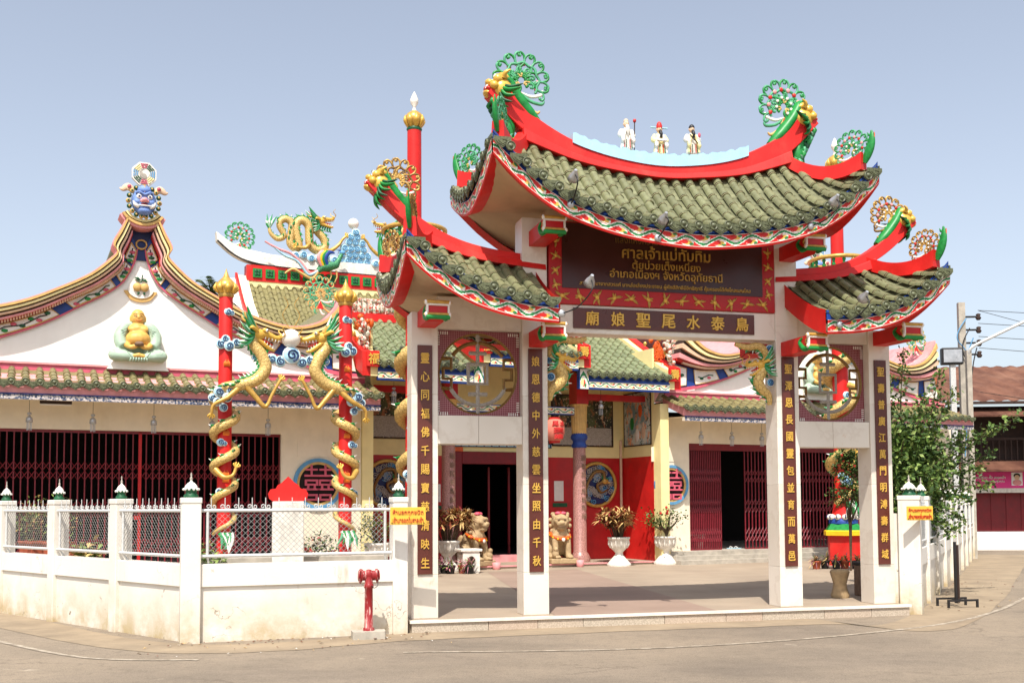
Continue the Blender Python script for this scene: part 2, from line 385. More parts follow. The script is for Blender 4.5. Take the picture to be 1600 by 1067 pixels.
# ------------------------------------------------------------------ mesh builder
class MB:
    def __init__(s):
        s.v = []; s.f = []; s.m = []; s.s = []; s.uv = {}
    def add(s, vs, fs, mat, smooth=False, M=None, uvs=None):
        o = len(s.v)
        if M is not None: vs = [M @ V(p) for p in vs]
        s.v += [tuple(p) for p in vs]
        for k, f in enumerate(fs):
            if uvs is not None: s.uv[len(s.f)] = uvs[k]
            s.f.append(tuple(i + o for i in f)); s.m.append(mat); s.s.append(smooth)
        return s
    def box(s, lo, hi, mat, M=None):
        (a, b, c), (d, e, f) = lo, hi
        vs = [(a, b, c), (d, b, c), (d, e, c), (a, e, c), (a, b, f), (d, b, f), (d, e, f), (a, e, f)]
        return s.add(vs, [(0, 3, 2, 1), (4, 5, 6, 7), (0, 1, 5, 4), (1, 2, 6, 5), (2, 3, 7, 6), (3, 0, 4, 7)], mat, False, M)
    def cbox(s, c, size, mat, M=None):
        return s.box([c[i] - size[i] / 2 for i in range(3)], [c[i] + size[i] / 2 for i in range(3)], mat, M)
    def prism(s, poly, d0, d1, mat, axis='y', M=None, smooth=False):
        """extrude a 2D polygon; axis y: poly is (x,z), axis z: poly is (x,y), axis x: poly is (y,z)"""
        def p3(p, d): return {'y': (p[0], d, p[1]), 'z': (p[0], p[1], d), 'x': (d, p[0], p[1])}[axis]
        n = len(poly)
        vs = [p3(p, d0) for p in poly] + [p3(p, d1) for p in poly]
        s.add(vs, [tuple(range(n))[::-1], tuple(range(n, 2 * n))], mat, False, M)
        return s.add(vs, [(i, (i + 1) % n, (i + 1) % n + n, i + n) for i in range(n)], mat, smooth, M)
    def grid(s, rows, mat, smooth=True, M=None, closed=False, uv=False):
        nr, nc = len(rows), len(rows[0]); vs = [p for r in rows for p in r]; fs = []; us = []
        for i in range(nr - 1):
            for j in range(nc if closed else nc - 1):
                k = (j + 1) % nc
                fs.append((i * nc + j, i * nc + k, (i + 1) * nc + k, (i + 1) * nc + j))
                if uv:
                    us.append(((uv[i], j / nc), (uv[i], (j + 1) / nc), (uv[i + 1], (j + 1) / nc), (uv[i + 1], j / nc)))
        return s.add(vs, fs, mat, smooth, M, us if uv else None)
    def tube(s, pts, r, mat, seg=8, M=None, cap=True, closed=False, flat=1.0, up=None, smooth=True, uv=False):
        pts = [V(p) for p in pts]; n = len(pts)
        rr = r if isinstance(r, (list, tuple)) else [r] * n
        if len(rr) != n: rr = [lerp_list(rr, i / (n - 1)) for i in range(n)]
        tans = []
        for i in range(n):
            a = pts[(i - 1) % n] if (closed or i > 0) else pts[i]; b = pts[(i + 1) % n] if (closed or i < n - 1) else pts[i]
            d = (b - a); tans.append(d.normalized() if d.length > 1e-9 else V((0, 0, 1)))
        nrm = V(up) if up is not None else (V((0, 0, 1)) if abs(tans[0].z) < .9 else V((1, 0, 0)))
        rows = []; L = 0; us = []
        for i in range(n):
            t = tans[i]
            ref = V(up) if up is not None else nrm
            nn = ref - t * ref.dot(t)
            if nn.length < 1e-5: nn = t.orthogonal()
            nn.normalize(); nrm = nn; bb = t.cross(nn)
            if i: L += (pts[i] - pts[i - 1]).length
            us.append(L)
            rows.append([pts[i] + (nn * math.cos(a) * flat + bb * math.sin(a)) * rr[i] for a in [2 * math.pi * k / seg for k in range(seg)]])
        if closed: rows.append(rows[0]); us.append(L + (pts[0] - pts[-1]).length)
        s.grid(rows, mat, smooth, M, closed=True, uv=us if uv else False)
        if cap and not closed:
            s.add(rows[0], [tuple(range(seg))], mat, False, M); s.add(rows[-1], [tuple(range(seg))[::-1]], mat, False, M)
        return s
    def lathe(s, prof, mat, seg=16, M=None, c=(0, 0, 0), smooth=True, a0=0):
        rows = [[(c[0] + r * math.cos(a0 + 2 * math.pi * k / seg), c[1] + r * math.sin(a0 + 2 * math.pi * k / seg), c[2] + z) for k in range(seg)] for r, z in prof]
        s.grid(rows, mat, smooth, M, closed=True)
        for r, flip in ((rows[0], True), (rows[-1], False)):
            s.add(r, [tuple(range(seg))[::-1] if flip else tuple(range(seg))], mat, False, M)
        return s
    def ball(s, c, r, mat, M=None, seg=12, rings=7, rot=None):
        if not isinstance(r, (tuple, list)): r = (r, r, r)
        rows = []
        T = Matrix.Translation(V(c)) @ (rot.to_4x4() if rot is not None else Matrix.Identity(4)) @ Matrix.Diagonal((*r, 1))
        if M is not None: T = M @ T
        for i in range(1, rings):
            th = math.pi * i / rings
            rows.append([(math.sin(th) * math.cos(a), math.sin(th) * math.sin(a), -math.cos(th)) for a in [2 * math.pi * k / seg for k in range(seg)]])
        s.grid(rows, mat, True, T, closed=True)
        o = [(0, 0, -1)] + rows[0]; s.add(o, [(0, (k + 1) % seg + 1, k + 1) for k in range(seg)], mat, True, T)
        o = [(0, 0, 1)] + rows[-1]; s.add(o, [(0, k + 1, (k + 1) % seg + 1) for k in range(seg)], mat, True, T)
        return s
    def cone(s, a, b, ra, rb, mat, seg=8, M=None):
        return s.tube([a, b], [ra, rb], mat, seg, M)
    def strip(s, lo, hi, mat, M=None, smooth=False, uvlen=True):
        """vertical-ish ribbon between two polylines with metric UV"""
        L = 0; us = [0]
        for i in range(1, len(lo)):
            L += (V(lo[i]) - V(lo[i - 1])).length; us.append(L)
        vs = list(lo) + list(hi); n = len(lo)
        fs = [(i, i + 1, n + i + 1, n + i) for i in range(n - 1)]
        uvs = [((us[i], 0), (us[i + 1], 0), (us[i + 1], 1), (us[i], 1)) for i in range(n - 1)]
        return s.add(vs, fs, mat, smooth, M, uvs)
    def mesh(s, name):
        me = bpy.data.meshes.new(name)
        me.from_pydata(s.v, [], s.f)
        keys = []
        for k in s.m:
            if k not in keys: keys.append(k)
        idx = {k: i for i, k in enumerate(keys)}
        for k in keys: me.materials.append(MATS[k])
        me.polygons.foreach_set('material_index', [idx[k] for k in s.m])
        me.polygons.foreach_set('use_smooth', s.s)
        if s.uv:
            ul = me.uv_layers.new(name='UVMap')
            for fi, uvs in s.uv.items():
                p = me.polygons[fi]
                for j, li in enumerate(p.loop_indices): ul.data[li].uv = uvs[j]
        me.update()
        return me
    def build(s, name, parent=None, M=None, mesh=None):
        return link(name, s.mesh(name), parent, M)

def lerp_list(l, t):
    x = t * (len(l) - 1); i = min(int(x), len(l) - 2); f = x - i
    return l[i] * (1 - f) + l[i + 1] * f
def table(tb, x):
    if x <= tb[0][0]: return tb[0][1]
    for (a, b), (c, d) in zip(tb, tb[1:]):
        if x <= c: 
            return b + (d - b) * (x - a) / (c - a)
    (a, b), (c, d) = tb[-2], tb[-1]
    return b + (d - b) * (x - a) / (c - a)
def smooth_table(tb, n=60):
    """Catmull-Rom resample of an x-y table so that curved lines stay curved"""
    pts = spline([V((x, y, 0)) for x, y in tb], n // max(1, len(tb) - 1) + 1)
    return [(p.x, p.y) for p in pts]
def spline(pts, n=8, closed=False):
    pts = [V(p) for p in pts]; out = []
    N = len(pts); rng = N if closed else N - 1
    for i in range(rng):
        if closed: p0, p1, p2, p3 = pts[i - 1], pts[i], pts[(i + 1) % N], pts[(i + 2) % N]
        else: p0, p1, p2, p3 = pts[max(0, i - 1)], pts[i], pts[i + 1], pts[min(N - 1, i + 2)]
        for k in range(n):
            t = k / n
            out.append(.5 * ((2 * p1) + (p2 - p0) * t + (2 * p0 - 5 * p1 + 4 * p2 - p3) * t * t + (3 * p1 - p0 - 3 * p2 + p3) * t ** 3))
    if not closed: out.append(pts[-1])
    return out
def spiral(c, r0, r1, turns, a0=0, n=18, plane='xz', d=0):
    out = []
    for i in range(n + 1):
        t = i / n; r = r0 + (r1 - r0) * t; a = a0 + turns * 2 * math.pi * t
        x, y = r * math.cos(a), r * math.sin(a)
        out.append((c[0] + x, c[1] + d, c[2] + y) if plane == 'xz' else (c[0] + x, c[1] + y, c[2] + d))
    return out
def link(name, me, parent=None, M=None):
    o = bpy.data.objects.new(name, me)
    COL.objects.link(o)
    if parent is not None: o.parent = parent
    if M is not None: o.matrix_basis = M
    return o
def tag(o, label, cat, group=None):
    o['label'] = label; o['category'] = cat
    if group: o['group'] = group
    return o
def thing(name, label, cat, loc=(0, 0, 0), rz=0, group=None):
    o = bpy.data.objects.new(name, None)
    o.empty_display_size = .2
    COL.objects.link(o); o.location = loc; o.rotation_euler = (0, 0, rz)
    return tag(o, label, cat, group)
def struct(o):
    o['kind'] = 'structure'; return o
def stuff(o):
    o['kind'] = 'stuff'; return o
def bevel(o, w=.01, seg=2):
    m = o.modifiers.new('bevel', 'BEVEL'); m.width = w; m.segments = seg; m.limit_method = 'ANGLE'; m.angle_limit = R_(40)
    return o
def copy_tree(o, parent=None):
    c = o.copy(); COL.objects.link(c)
    if parent is not None: c.parent = parent
    for ch in list(o.children): copy_tree(ch, c)
    return c
def baked(me_src, mods, name):
    """mesh after modifiers"""
    o = bpy.data.objects.new('bake', me_src); COL.objects.link(o)
    mods(o)
    bpy.context.view_layer.update()
    me = bpy.data.meshes.new_from_object(o.evaluated_get(bpy.context.evaluated_depsgraph_get()))
    me.name = name
    bpy.data.objects.remove(o)
    return me
def organic(mb, name, voxel=.03, it=4, disp=0):
    """fuse overlapping shapes into one continuous skin"""
    src = mb.mesh(name)
    mat = src.materials[0] if len(src.materials) else None
    def mods(o):
        m = o.modifiers.new('r', 'REMESH'); m.mode = 'VOXEL'; m.voxel_size = voxel; m.use_smooth_shade = True
        m = o.modifiers.new('s', 'SMOOTH'); m.iterations = it; m.factor = .5
    me = baked(src, mods, name)
    me.materials.clear()
    if mat: me.materials.append(mat)
    return me

# ------------------------------------------------------------------ lettering
def text_mesh(body, mat, height=None, width=None, size=1.0, depth=.01, bold=0.0, name='lettering', spacing=1.0):
    """flat lettering centred on the origin in the XZ plane, facing -Y"""
    c = bpy.data.curves.new('t', 'FONT'); c.body = body; c.size = size; c.extrude = depth; c.bevel_depth = bold; c.bevel_resolution = 0
    c.space_character = spacing; c.resolution_u = 3
    o = bpy.data.objects.new('t', c); COL.objects.link(o)
    bpy.context.view_layer.update()
    me = bpy.data.meshes.new_from_object(o.evaluated_get(bpy.context.evaluated_depsgraph_get()))
    bpy.data.objects.remove(o); bpy.data.curves.remove(c)
    me.name = name
    if not len(me.vertices): return me
    xs = [v.co.x for v in me.vertices]; ys = [v.co.y for v in me.vertices]
    cx, cy = (min(xs) + max(xs)) / 2, (min(ys) + max(ys)) / 2
    w, h = max(xs) - min(xs), max(ys) - min(ys)
    sx = sy = 1
    if width: sx = sy = width / w
    if height: sy = height / h; sx = sx if width else sy
    for v in me.vertices:
        x, y, z = v.co
        v.co = ((x - cx) * sx, -z, (y - cy) * sy)
    me.materials.clear(); me.materials.append(MATS[mat])
    for p in me.polygons: p.use_smooth = False
    return me
# ================================================================== ground
mb = MB(); S = 260
mb.add([(-S, -60, ROAD), (S, -60, ROAD), (S, 460, ROAD), (-S, 460, ROAD)], [(0, 1, 2, 3)], 'road')
struct(mb.build('road'))
# sandy verge along the fences: irregular edge
def verge(name, inner, outer, z):
    m = MB(); n = len(inner)
    m.add([(x, y, z) for x, y in inner] + [(x, y, z) for x, y in outer], [(i, n + i, n + i + 1, i + 1) for i in range(n - 1)], 'verge')
    return struct(m.build(name))
FA = V((-3.82, 12.9, 0)); FB = V((-1.32, 13.78, 0)); FADIR = V((-.723, .691, 0))
FC = V((5.86, 15.85, 0)); FCDIR = V((.43, .903, 0)).normalized()
pin, pout = [], []
path = [FA + FADIR * 12, FA + FADIR * 5, FA + V((-.05, -.05, 0)), FB + V((0, .02, 0)), GW(-1, -.2), GW(1.8, -.2), FC + V((-.05, 0, 0)), FC + FCDIR * 20]
nrm = [V((-.69, -.72, 0)), V((-.3, -.95, 0)), V((.1, -1, 0)), V((.2, -1, 0)), V((.25, -.97, 0)), V((.3, -.95, 0)), V((.75, -.65, 0)), V((.9, -.43, 0))]
wid = [1.3, .95, .8, .75, .7, .75, .9, 1.5]
pp = spline(path, 14)
for i, p in enumerate(pp):
    k = i / (len(pp) - 1) * (len(nrm) - 1); j = min(int(k), len(nrm) - 2); f = k - j
    nn = (nrm[j] * (1 - f) + nrm[j + 1] * f).normalized(); w = wid[j] * (1 - f) + wid[j + 1] * f
    w += .13 * noise.noise(V((i * .35, 3.1, 0)))
    pin.append((p.x - nn.x * .01, p.y - nn.y * .01)); pout.append((p.x + nn.x * w, p.y + nn.y * w))
verge('pavement', pin, pout, ROAD + .004)
# worn white edge line
def line_strip(name, pts, w, z, mat):
    m = MB(); P = spline([V((x, y, z)) for x, y in pts], 12); a, b = [], []
    for i, p in enumerate(P):
        d = (P[min(i + 1, len(P) - 1)] - P[max(i - 1, 0)]).normalized(); nn = V((-d.y, d.x, 0)) * (w / 2 + .008 * noise.noise(V((i * .8, 0, w))))
        a.append(p + nn); b.append(p - nn)
    m.strip(b, a, mat)
    return struct(m.build(name))
line_strip('painted_edge_line', [(-13.6, 20.0), (-9.4, 16.3), (-6.6, 13.6), (-4.6, 11.75), (-3.3, 11.5)], .075, ROAD + .006, 'road_paint')
line_strip('painted_edge_line', [(-1.2, 12.0), (1.6, 12.25), (4.3, 13.5), (6.6, 15.5), (9.6, 20.0), (14, 27.5), (20, 38)], .075, ROAD + .006, 'road_paint')

# courtyard slab, edge stone and paving strip
mb = MB()
a = GW(-3.62, -.2); b = GW(3.62, -.2)
poly = [(FA + FADIR * 14 + V((.1, .12, 0))).to_2d(), (FA + V((.02, .16, 0))).to_2d(), (FB + V((0, .14, 0))).to_2d(), a.to_2d(), b.to_2d(), (FC + V((-.15, .1, 0))).to_2d(), (FC + FCDIR * 26 + V((-.15, .08, 0))).to_2d(), V((2, 56)), V((-24, 44))]
poly = [(p[0], p[1]) for p in poly]
mb.prism(poly, ROAD - .05, 0.0, 'court', 'z')
struct(mb.build('courtyard'))
mb = MB()
mb.add([GW(-1.68, -.19, .004), GW(.62, -.19, .004), TW(.9, -1.0, .004), TW(-1.3, -1.0, .004)], [(0, 1, 2, 3)], 'court_pink')
struct(mb.build('paved_path'))
# marble nosing and granite riser stones of the gate step
step = MB()
step.box((-3.62, -.285, -.03), (3.62, -.2, .004), 'marble', GM)
step = struct(step.build('gate_step'))
x = -3.6; k = 0; lens = [1.0, .66, .62, 1.15, .9, .55, .95, .75, .62]
for L in lens:
    L *= 7.2 / sum(lens)
    m = MB(); m.box((x + .004, -.262, ROAD - .04), (x + L - .004, -.2, -.034), 'granite_grey', GM)
    m.build('riser_stone', step); x += L
m = MB(); m.box((-3.6, -.255, -.036), (3.6, -.2, -.029), 'red_deep', GM); m.build('grout_line', step)
# ================================================================== roof tiles
def tile_meshes(tag_, r=.062, L=1.0, pan_w=.14, cover='tile_cover', pan='tile_pan'):
    """cover, pan, disc and drip meshes; y runs down the slope from 0 to 1 (scaled), x across, z out"""
    out = {}
    m = MB(); seg = 7
    def arc(rad, y, z0=0): return [(rad * math.cos(math.pi * k / (seg - 1)), y, z0 + rad * math.sin(math.pi * k / (seg - 1))) for k in range(seg)]
    rows = [arc(r * .9, 0), arc(r, .9), arc(r * 1.04, 1.02)]
    m.grid([rows[0], rows[1]], cover); m.grid([arc(r * 1.05, .97), arc(r * 1.07, 1.02)], 'mortar'); m.add(arc(r * 1.08, 1.02), [tuple(range(seg))], cover)
    out['cover'] = m.mesh(tag_ + '_cover')
    m = MB(); h = pan_w / 2
    top = [(-h, 0, .0), (-h * .4, 0, -.012), (h * .4, 0, -.012), (h, 0, .0)]
    bot = [(-h, 1.03, .014), (-h * .4, 1.03, .001), (h * .4, 1.03, .001), (h, 1.03, .014)]
    low = [(x, y, z - .02) for x, y, z in bot]
    m.grid([top, bot], pan); m.grid([bot, low], pan, False)
    out['pan'] = m.mesh(tag_ + '_pan')
    m = MB()
    R = r * 1.0
    m.lathe([(R, 0), (R, .03), (R * .82, .036), (R * .78, .026), (R * .45, .028), (R * .35, .04), (.004, .044)], 'tile_end', 12, Matrix.Rotation(R_(-90), 4, 'X'))
    out['disc'] = m.mesh(tag_ + '_disc')
    m = MB(); w = pan_w * .8
    pts = [(-w, .03), (-w * 1.02, -.02), (-w * .72, -.062), (-w * .3, -.085), (0, -.115), (w * .3, -.085), (w * .72, -.062), (w * 1.02, -.02), (w, .03)]
    m.prism(pts, 0, .016, 'tile_end'); inn = [(x * .74, z * .74 - .008) for x, z in pts]; m.prism(inn, .016, .024, 'tile_end')
    m.tube([(0, .026, -.01)] + [(x * .5, .026, z * .5 - .01) for x, z in pts[1:-1]], .005, 'tile_end', 4)
    out['drip'] = m.mesh(tag_ + '_drip')
    return out
def frame(p, ydir, xdir, sx=1, sy=1, sz=1):
    y = ydir.normalized(); x = (xdir - y * xdir.dot(y)).normalized(); z = x.cross(y)
    return Matrix(((x.x * sx, y.x * sy, z.x * sz, p.x), (x.y * sx, y.y * sy, z.y * sz, p.y), (x.z * sx, y.z * sy, z.z * sz, p.z), (0, 0, 0, 1)))
class Tiler:
    """lays rolls of cover and pan tiles along lines; as single objects or merged into one part"""
    def __init__(s, meshes, parent, single=True):
        s.me = meshes; s.parent = parent; s.single = single; s.acc = MB(); s.n = 0
        s.names = {'cover': 'cover_tile', 'pan': 'pan_tile', 'disc': 'eave_disc', 'drip': 'drip_tile'}
    def put(s, kind, M):
        if s.single: link(s.names[kind], s.me[kind], s.parent, M); s.n += 1
        else:
            me = s.me[kind]; o = len(s.acc.v)
            s.acc.v += [tuple(M @ v.co) for v in me.vertices]
            for p in me.polygons:
                s.acc.f.append(tuple(i + o for i in p.vertices)); s.acc.m.append(me.materials[p.material_index].name); s.acc.s.append(p.use_smooth)
    def roll(s, line, side, kind, nseg, lift=0.0, jit=.006):
        """line(t): point for t 0..1 from ridge to eave; side: across vector"""
        for k in range(nseg):
            a, b = line(k / nseg), line((k + 1) / nseg)
            d = b - a
            if d.length < .03: continue
            M = frame(a, d, side, 1, d.length, 1)
            M.translation += (M.to_3x3() @ V((0, 0, 1))).normalized() * lift + V((rnd.uniform(-jit, jit), 0, rnd.uniform(-jit, jit) * .5))
            M = M @ Matrix.Rotation(rnd.uniform(-.015, .015), 4, 'Z')
            s.put(kind, M)
    def end(s, kind, p, out, side, lift=0):
        out = V((out.x, out.y, 0)).normalized()
        M = frame(p + V((0, 0, lift)), out, side)
        s.put(kind, M)
    def finish(s, name='roof_tiles'):
        if s.acc.v: return stuff(s.acc.build(name, s.parent))

TILE = tile_meshes('gate')
H = 1.25; VC = .17

class GateRoof:
    def __init__(s, u0, u1, hl, hr, ze, zr, sag0, sag1, cut0=False, cut1=False):
        s.u0, s.u1, s.hl, s.hr = u0, u1, hl, hr
        s.ze_t, s.zr_t = smooth_table(ze), smooth_table(zr)
        s.sag = (sag0, sag1); s.cut = (cut0, cut1)
    def zb(s, u): return table(s.ze_t, u)
    def zr(s, u): return table(s.zr_t, min(max(u, s.hl), s.hr))
    def z(s, u, tau):
        e = s.zb(u) + .28
        return e + (s.zr(u) - e) * max(0.0, 1 - tau) ** 1.35 - .35 * max(0.0, tau - 1)
    def th(s, u):
        if u > s.hr and not s.cut[1]: return (u - s.hr) / (s.u1 - s.hr)
        if u < s.hl and not s.cut[0]: return (s.hl - u) / (s.hl - s.u0)
        return 0.0
    def pt(s, u, tau, sgn=-1, dz=0): return V((u, VC + sgn * H * tau, s.z(u, tau) + dz))
    def side_b(s, end, w):
        """bottom edge height on the short end at w (-1..1)"""
        u = (s.u0, s.u1)[end]
        if s.cut[end]: return s.z(u, abs(w)) - .28
        c = s.zb(u); return c - s.sag[end] * (1 - abs(w) ** 1.7)
    def sidept(s, end, w, sig, dz=0):
        u = (s.u0, s.u1)[end]; h = (s.hl, s.hr)[end]
        uh = h + (u - h) * abs(w); zt = s.z(uh, abs(w)); zb = s.side_b(end, w) + .28
        return V((uh + (u - uh) * sig, VC + H * w, zb + (zt - zb) * max(0.0, 1 - sig) ** 1.3 - .1 * max(0.0, sig - 1) + dz))
    def perimeter(s, n=44, m=14):
        out = []
        for i in range(n): 
            u = s.u0 + (s.u1 - s.u0) * i / n; out.append((V((u, VC - H, s.zb(u))), V((0, -1, 0)), 'f'))
        for i in range(m):
            w = -1 + 2 * i / m; out.append((V((s.u1, VC + H * w, s.side_b(1, w))), V((1, 0, 0)), 'r'))
        for i in range(n):
            u = s.u1 - (s.u1 - s.u0) * i / n; out.append((V((u, VC + H, s.zb(u))), V((0, 1, 0)), 'b'))
        for i in range(m):
            w = 1 - 2 * i / m; out.append((V((s.u0, VC + H * w, s.side_b(0, w))), V((-1, 0, 0)), 'l'))
        return out

def gate_roof(rf, gate, roofname, single_sides=True, nseg=7, inner_z=4.2, mid=None):
    # deck
    mb = MB(); N = 40
    for sgn in (-1, 1):
        rows = []
        for j in range(9):
            row = []
            for i in range(N + 1):
                u = rf.u0 + (rf.u1 - rf.u0) * i / N; t0 = rf.th(u); row.append(rf.pt(u, t0 + (1 - t0) * j / 8, sgn, -.015))
            rows.append(row)
        mb.grid(rows if sgn > 0 else rows[::-1], 'tile_pan')
    for e in (0, 1):
        if rf.cut[e]: continue
        mb.grid([[rf.sidept(e, -1 + 2 * i / 14, j / 5, -.015) for i in range(15)] for j in range(6)], 'tile_pan')
    roof = mb.build(roofname, gate)
    # fascia and soffit
    per = rf.perimeter(); n = len(per); per2 = per + [per[0]]
    mb = MB()
    runs = {}
    for k in range(n):
        key = per[k][2]; runs.setdefault(key, []).append(k)
    for key, ks in runs.items():
        ks = ks + [(ks[-1] + 1) % n]
        P = [per[i][0] for i in ks]; o = per[ks[0]][1]
        end = {'l': 0, 'r': 1}.get(key)
        cut = end is not None and rf.cut[end]
        off = lambda d, z: [p + o * d + V((0, 0, z)) for p in P]
        if cut:
            mb.strip(off(.02, -.02), off(.02, .31), 'red')
        else:
            mb.strip(off(.0, -.025), off(.012, .005), 'red'); mb.strip(off(.012, .005), off(.022, .165), 'frieze_red'); mb.strip(off(.022, .165), off(-.01, .17), 'white')
            mb.strip(off(-.01, .17), off(-.01, .30), 'blue')
            mb.strip(off(-.16, .03), off(0, -.025), 'red')
    mb.build('eave_frieze', roof)
    mb = MB()
    inner = []
    cu = (rf.u0 + rf.u1) / 2 if mid is None else mid
    rings = []
    for t in (.06, .35, .65, 1.0):
        ring = []
        for p, o, k in per:
            q = V((cu + (p.x - cu) * .8, VC + (p.y - VC) * .12, inner_z))
            r = p.lerp(q, t); r.z = p.z + .03 + (inner_z - p.z - .03) * (t ** .6)
            end = {'l': 0, 'r': 1}.get(k)
            if end is not None and rf.cut[end]: r.x = p.x
            ring.append(r)
        rings.append(ring)
    mb.grid(rings, 'soffit', True, closed=True)
    mb.add(rings[-1], [tuple(range(len(rings[-1])))], 'soffit')
    mb.build('soffit', roof)
    # tiles: front as single pieces, back and sides merged
    sp = .208; cnt = int(round((rf.u1 - rf.u0) / sp)); sp = (rf.u1 - rf.u0) / cnt
    fr = Tiler(TILE, roof, True); bk = Tiler(TILE, roof, False)
    for sgn, T in ((-1, fr), (1, bk)):
        side = V((1, 0, 0)) if sgn < 0 else V((-1, 0, 0))
        side = -side
        for i in range(cnt + 1):
            u = rf.u0 + sp * i
            for kind, uu, lift in (('cover', u, .014), ('pan', u + sp / 2, -.004)):
                if uu > rf.u1 - .01 or uu < rf.u0 + .01: continue
                t0 = rf.th(uu)
                ln = lambda t, uu=uu, t0=t0: rf.pt(uu, t0 + (1.045 - t0) * t, sgn)
                slope_n = max(1, int(round(nseg * (1 - t0))))
                T.roll(ln, side, kind, slope_n, lift)
                e = rf.pt(uu, 1.05, sgn)
                T.end('disc' if kind == 'cover' else 'drip', e, V((0, sgn, 0)), side, .012 if kind == 'cover' else -.005)
    for e in (0, 1):
        if rf.cut[e]: continue
        c2 = int(round(2 * H / sp))
        for i in range(c2 + 1):
            for kind, w in (('cover', -1 + 2 * i / c2), ('pan', -1 + (2 * i + 1) / c2)):
                if abs(w) > .97: continue
                o = V((-1 if e == 0 else 1, 0, 0)); side = V((0, -1, 0)) if e == 0 else V((0, 1, 0))
                ln = lambda t, w=w: rf.sidept(e, w, t * 1.08)
                side = -side
                L = (ln(1) - ln(0)).length
                bk.roll(ln, side, kind, max(1, int(round(L / .22))))
                bk.end('disc' if kind == 'cover' else 'drip', ln(1), o, side, .012 if kind == 'cover' else -.005)
    bk.finish()
    return roof

def ridge_band(pts_lo, pts_hi, th, mat, name, parent, vc=VC):
    """solid red band standing on the roof ridge; pts (u,z)"""
    mb = MB(); n = len(pts_lo); h = th / 2
    ring = lambda i: [(pts_lo[i][0], vc - h * 1.25, pts_lo[i][1]), (pts_lo[i][0], vc + h * 1.25, pts_lo[i][1]), (pts_hi[i][0], vc + h, pts_hi[i][1]), (pts_hi[i][0], vc - h, pts_hi[i][1])]
    rows = [ring(i) for i in range(n)]
    mb.grid(rows, mat, False, closed=True)
    mb.add(rows[0], [(0, 1, 2, 3)], mat); mb.add(rows[-1], [(3, 2, 1, 0)], mat)
    return bevel(mb.build(name, parent), .012, 2)

def curl_mesh(R=.3, main='green_pale', rim='green', name='curl'):
    """pierced scroll ornament in the XZ plane: ring of forked, hooked branches above a fan of leaves"""
    mb = MB(); t = R * .048
    A0, A1 = R_(-75), R_(220); N = 34
    C = V((0, 0, R * 1.15)); rr = R * .62
    pt = lambda a, r: C + V((math.cos(a), 0, math.sin(a))) * r
    mb.tube([pt(A0 + (A1 - A0) * i / N, rr * (1 + .06 * math.sin(i * 1.35))) for i in range(N + 1)], t * 1.1, main, 7)
    def hook(p, d, L, sgn, mat):
        n = V((-d.z, 0, d.x)) * sgn
        mb.tube(spline([p, p + d * L * .5 - n * L * .05, p + d * L * .92 + n * L * .16, p + d * L * .95 + n * L * .52, p + d * L * .68 + n * L * .6], 5), [t, t * .95, t * .9, t * .8], mat, 6)
        mb.ball(p + d * L * .66 + n * L * .58, t * 1.25, mat, seg=6, rings=4)
    K = 11
    for k in range(K):
        a = A0 + (A1 - A0) * (k + .5) / K; d = V((math.cos(a), 0, math.sin(a))); p = pt(a, rr)
        mb.ball(p + V((0, -t * .6, 0)), (t * 1.8, t * 1.2, t * 1.8), 'pink_pale' if k % 2 else 'scale_red', seg=8, rings=5)
        q = p + d * R * .16
        mb.tube([p, q], t, main, 6)
        n = V((-d.z, 0, d.x))
        hook(q, (d + n * .55).normalized(), R * .28, 1, main); hook(q, (d - n * .55).normalized(), R * .28, -1, rim)
        dd = (-d + n * (.5 if k % 2 else -.5)).normalized()
        hook(p, dd, R * (.34 if k % 2 else .42), 1 if k % 2 else -1, main if k % 2 else rim)
        if k % 2: mb.tube(spline([p - d * R * .1, p - d * R * .3 + n * R * .12, p - d * R * .48 - n * R * .05], 4), [t * .9, t * .8, t * .6], main, 6)
    ri = rr * .5
    mb.tube([pt(A0 + (A1 - A0) * i / 24, ri * (1 + .12 * math.sin(i * 2.1))) for i in range(25)], t * .9, rim, 6)
    for k in range(7):
        a = A0 + (A1 - A0) * (k + .3) / 7; d = V((math.cos(a), 0, math.sin(a))); p = pt(a, ri)
        hook(p, (d + V((-d.z, 0, d.x)) * .4).normalized(), R * .2, 1, main); hook(p, -d, R * .18, -1, 'ochre' if k % 3 == 0 else rim)
        mb.ball(p + V((0, -t, 0)), t * 1.3, 'white', seg=6, rings=4)
    # lower fan of leaves
    for a, L, m in ((188, .72, 'white'), (212, .8, main), (238, .85, 'ochre'), (268, .8, 'white'), (300, .8, main), (326, .7, 'ochre')):
        d = V((math.cos(R_(a)), 0, math.sin(R_(a)))); p = V((0, 0, R * .72)); n = V((-d.z, 0, d.x))
        mb.tube(spline([p, p + d * R * L * .5 + n * R * .07, p + d * R * L - n * R * .08, p + d * R * L * 1.02 - n * R * .24], 6), [t * .6, t * 1.3, t * 1.3, t * .7], m, 6, flat=.7, up=(0, 1, 0))
    mb.prism([(0, R * .7), (-R * .2, R * .2), (R * .2, R * .2)], -t, t, 'scale_red')
    return mb.mesh(name)
CURL_GREEN = curl_mesh(.30, 'green_pale', 'green', 'curl_green')
CURL_GOLD = curl_mesh(.27, 'bronze', 'gold', 'curl_gold')

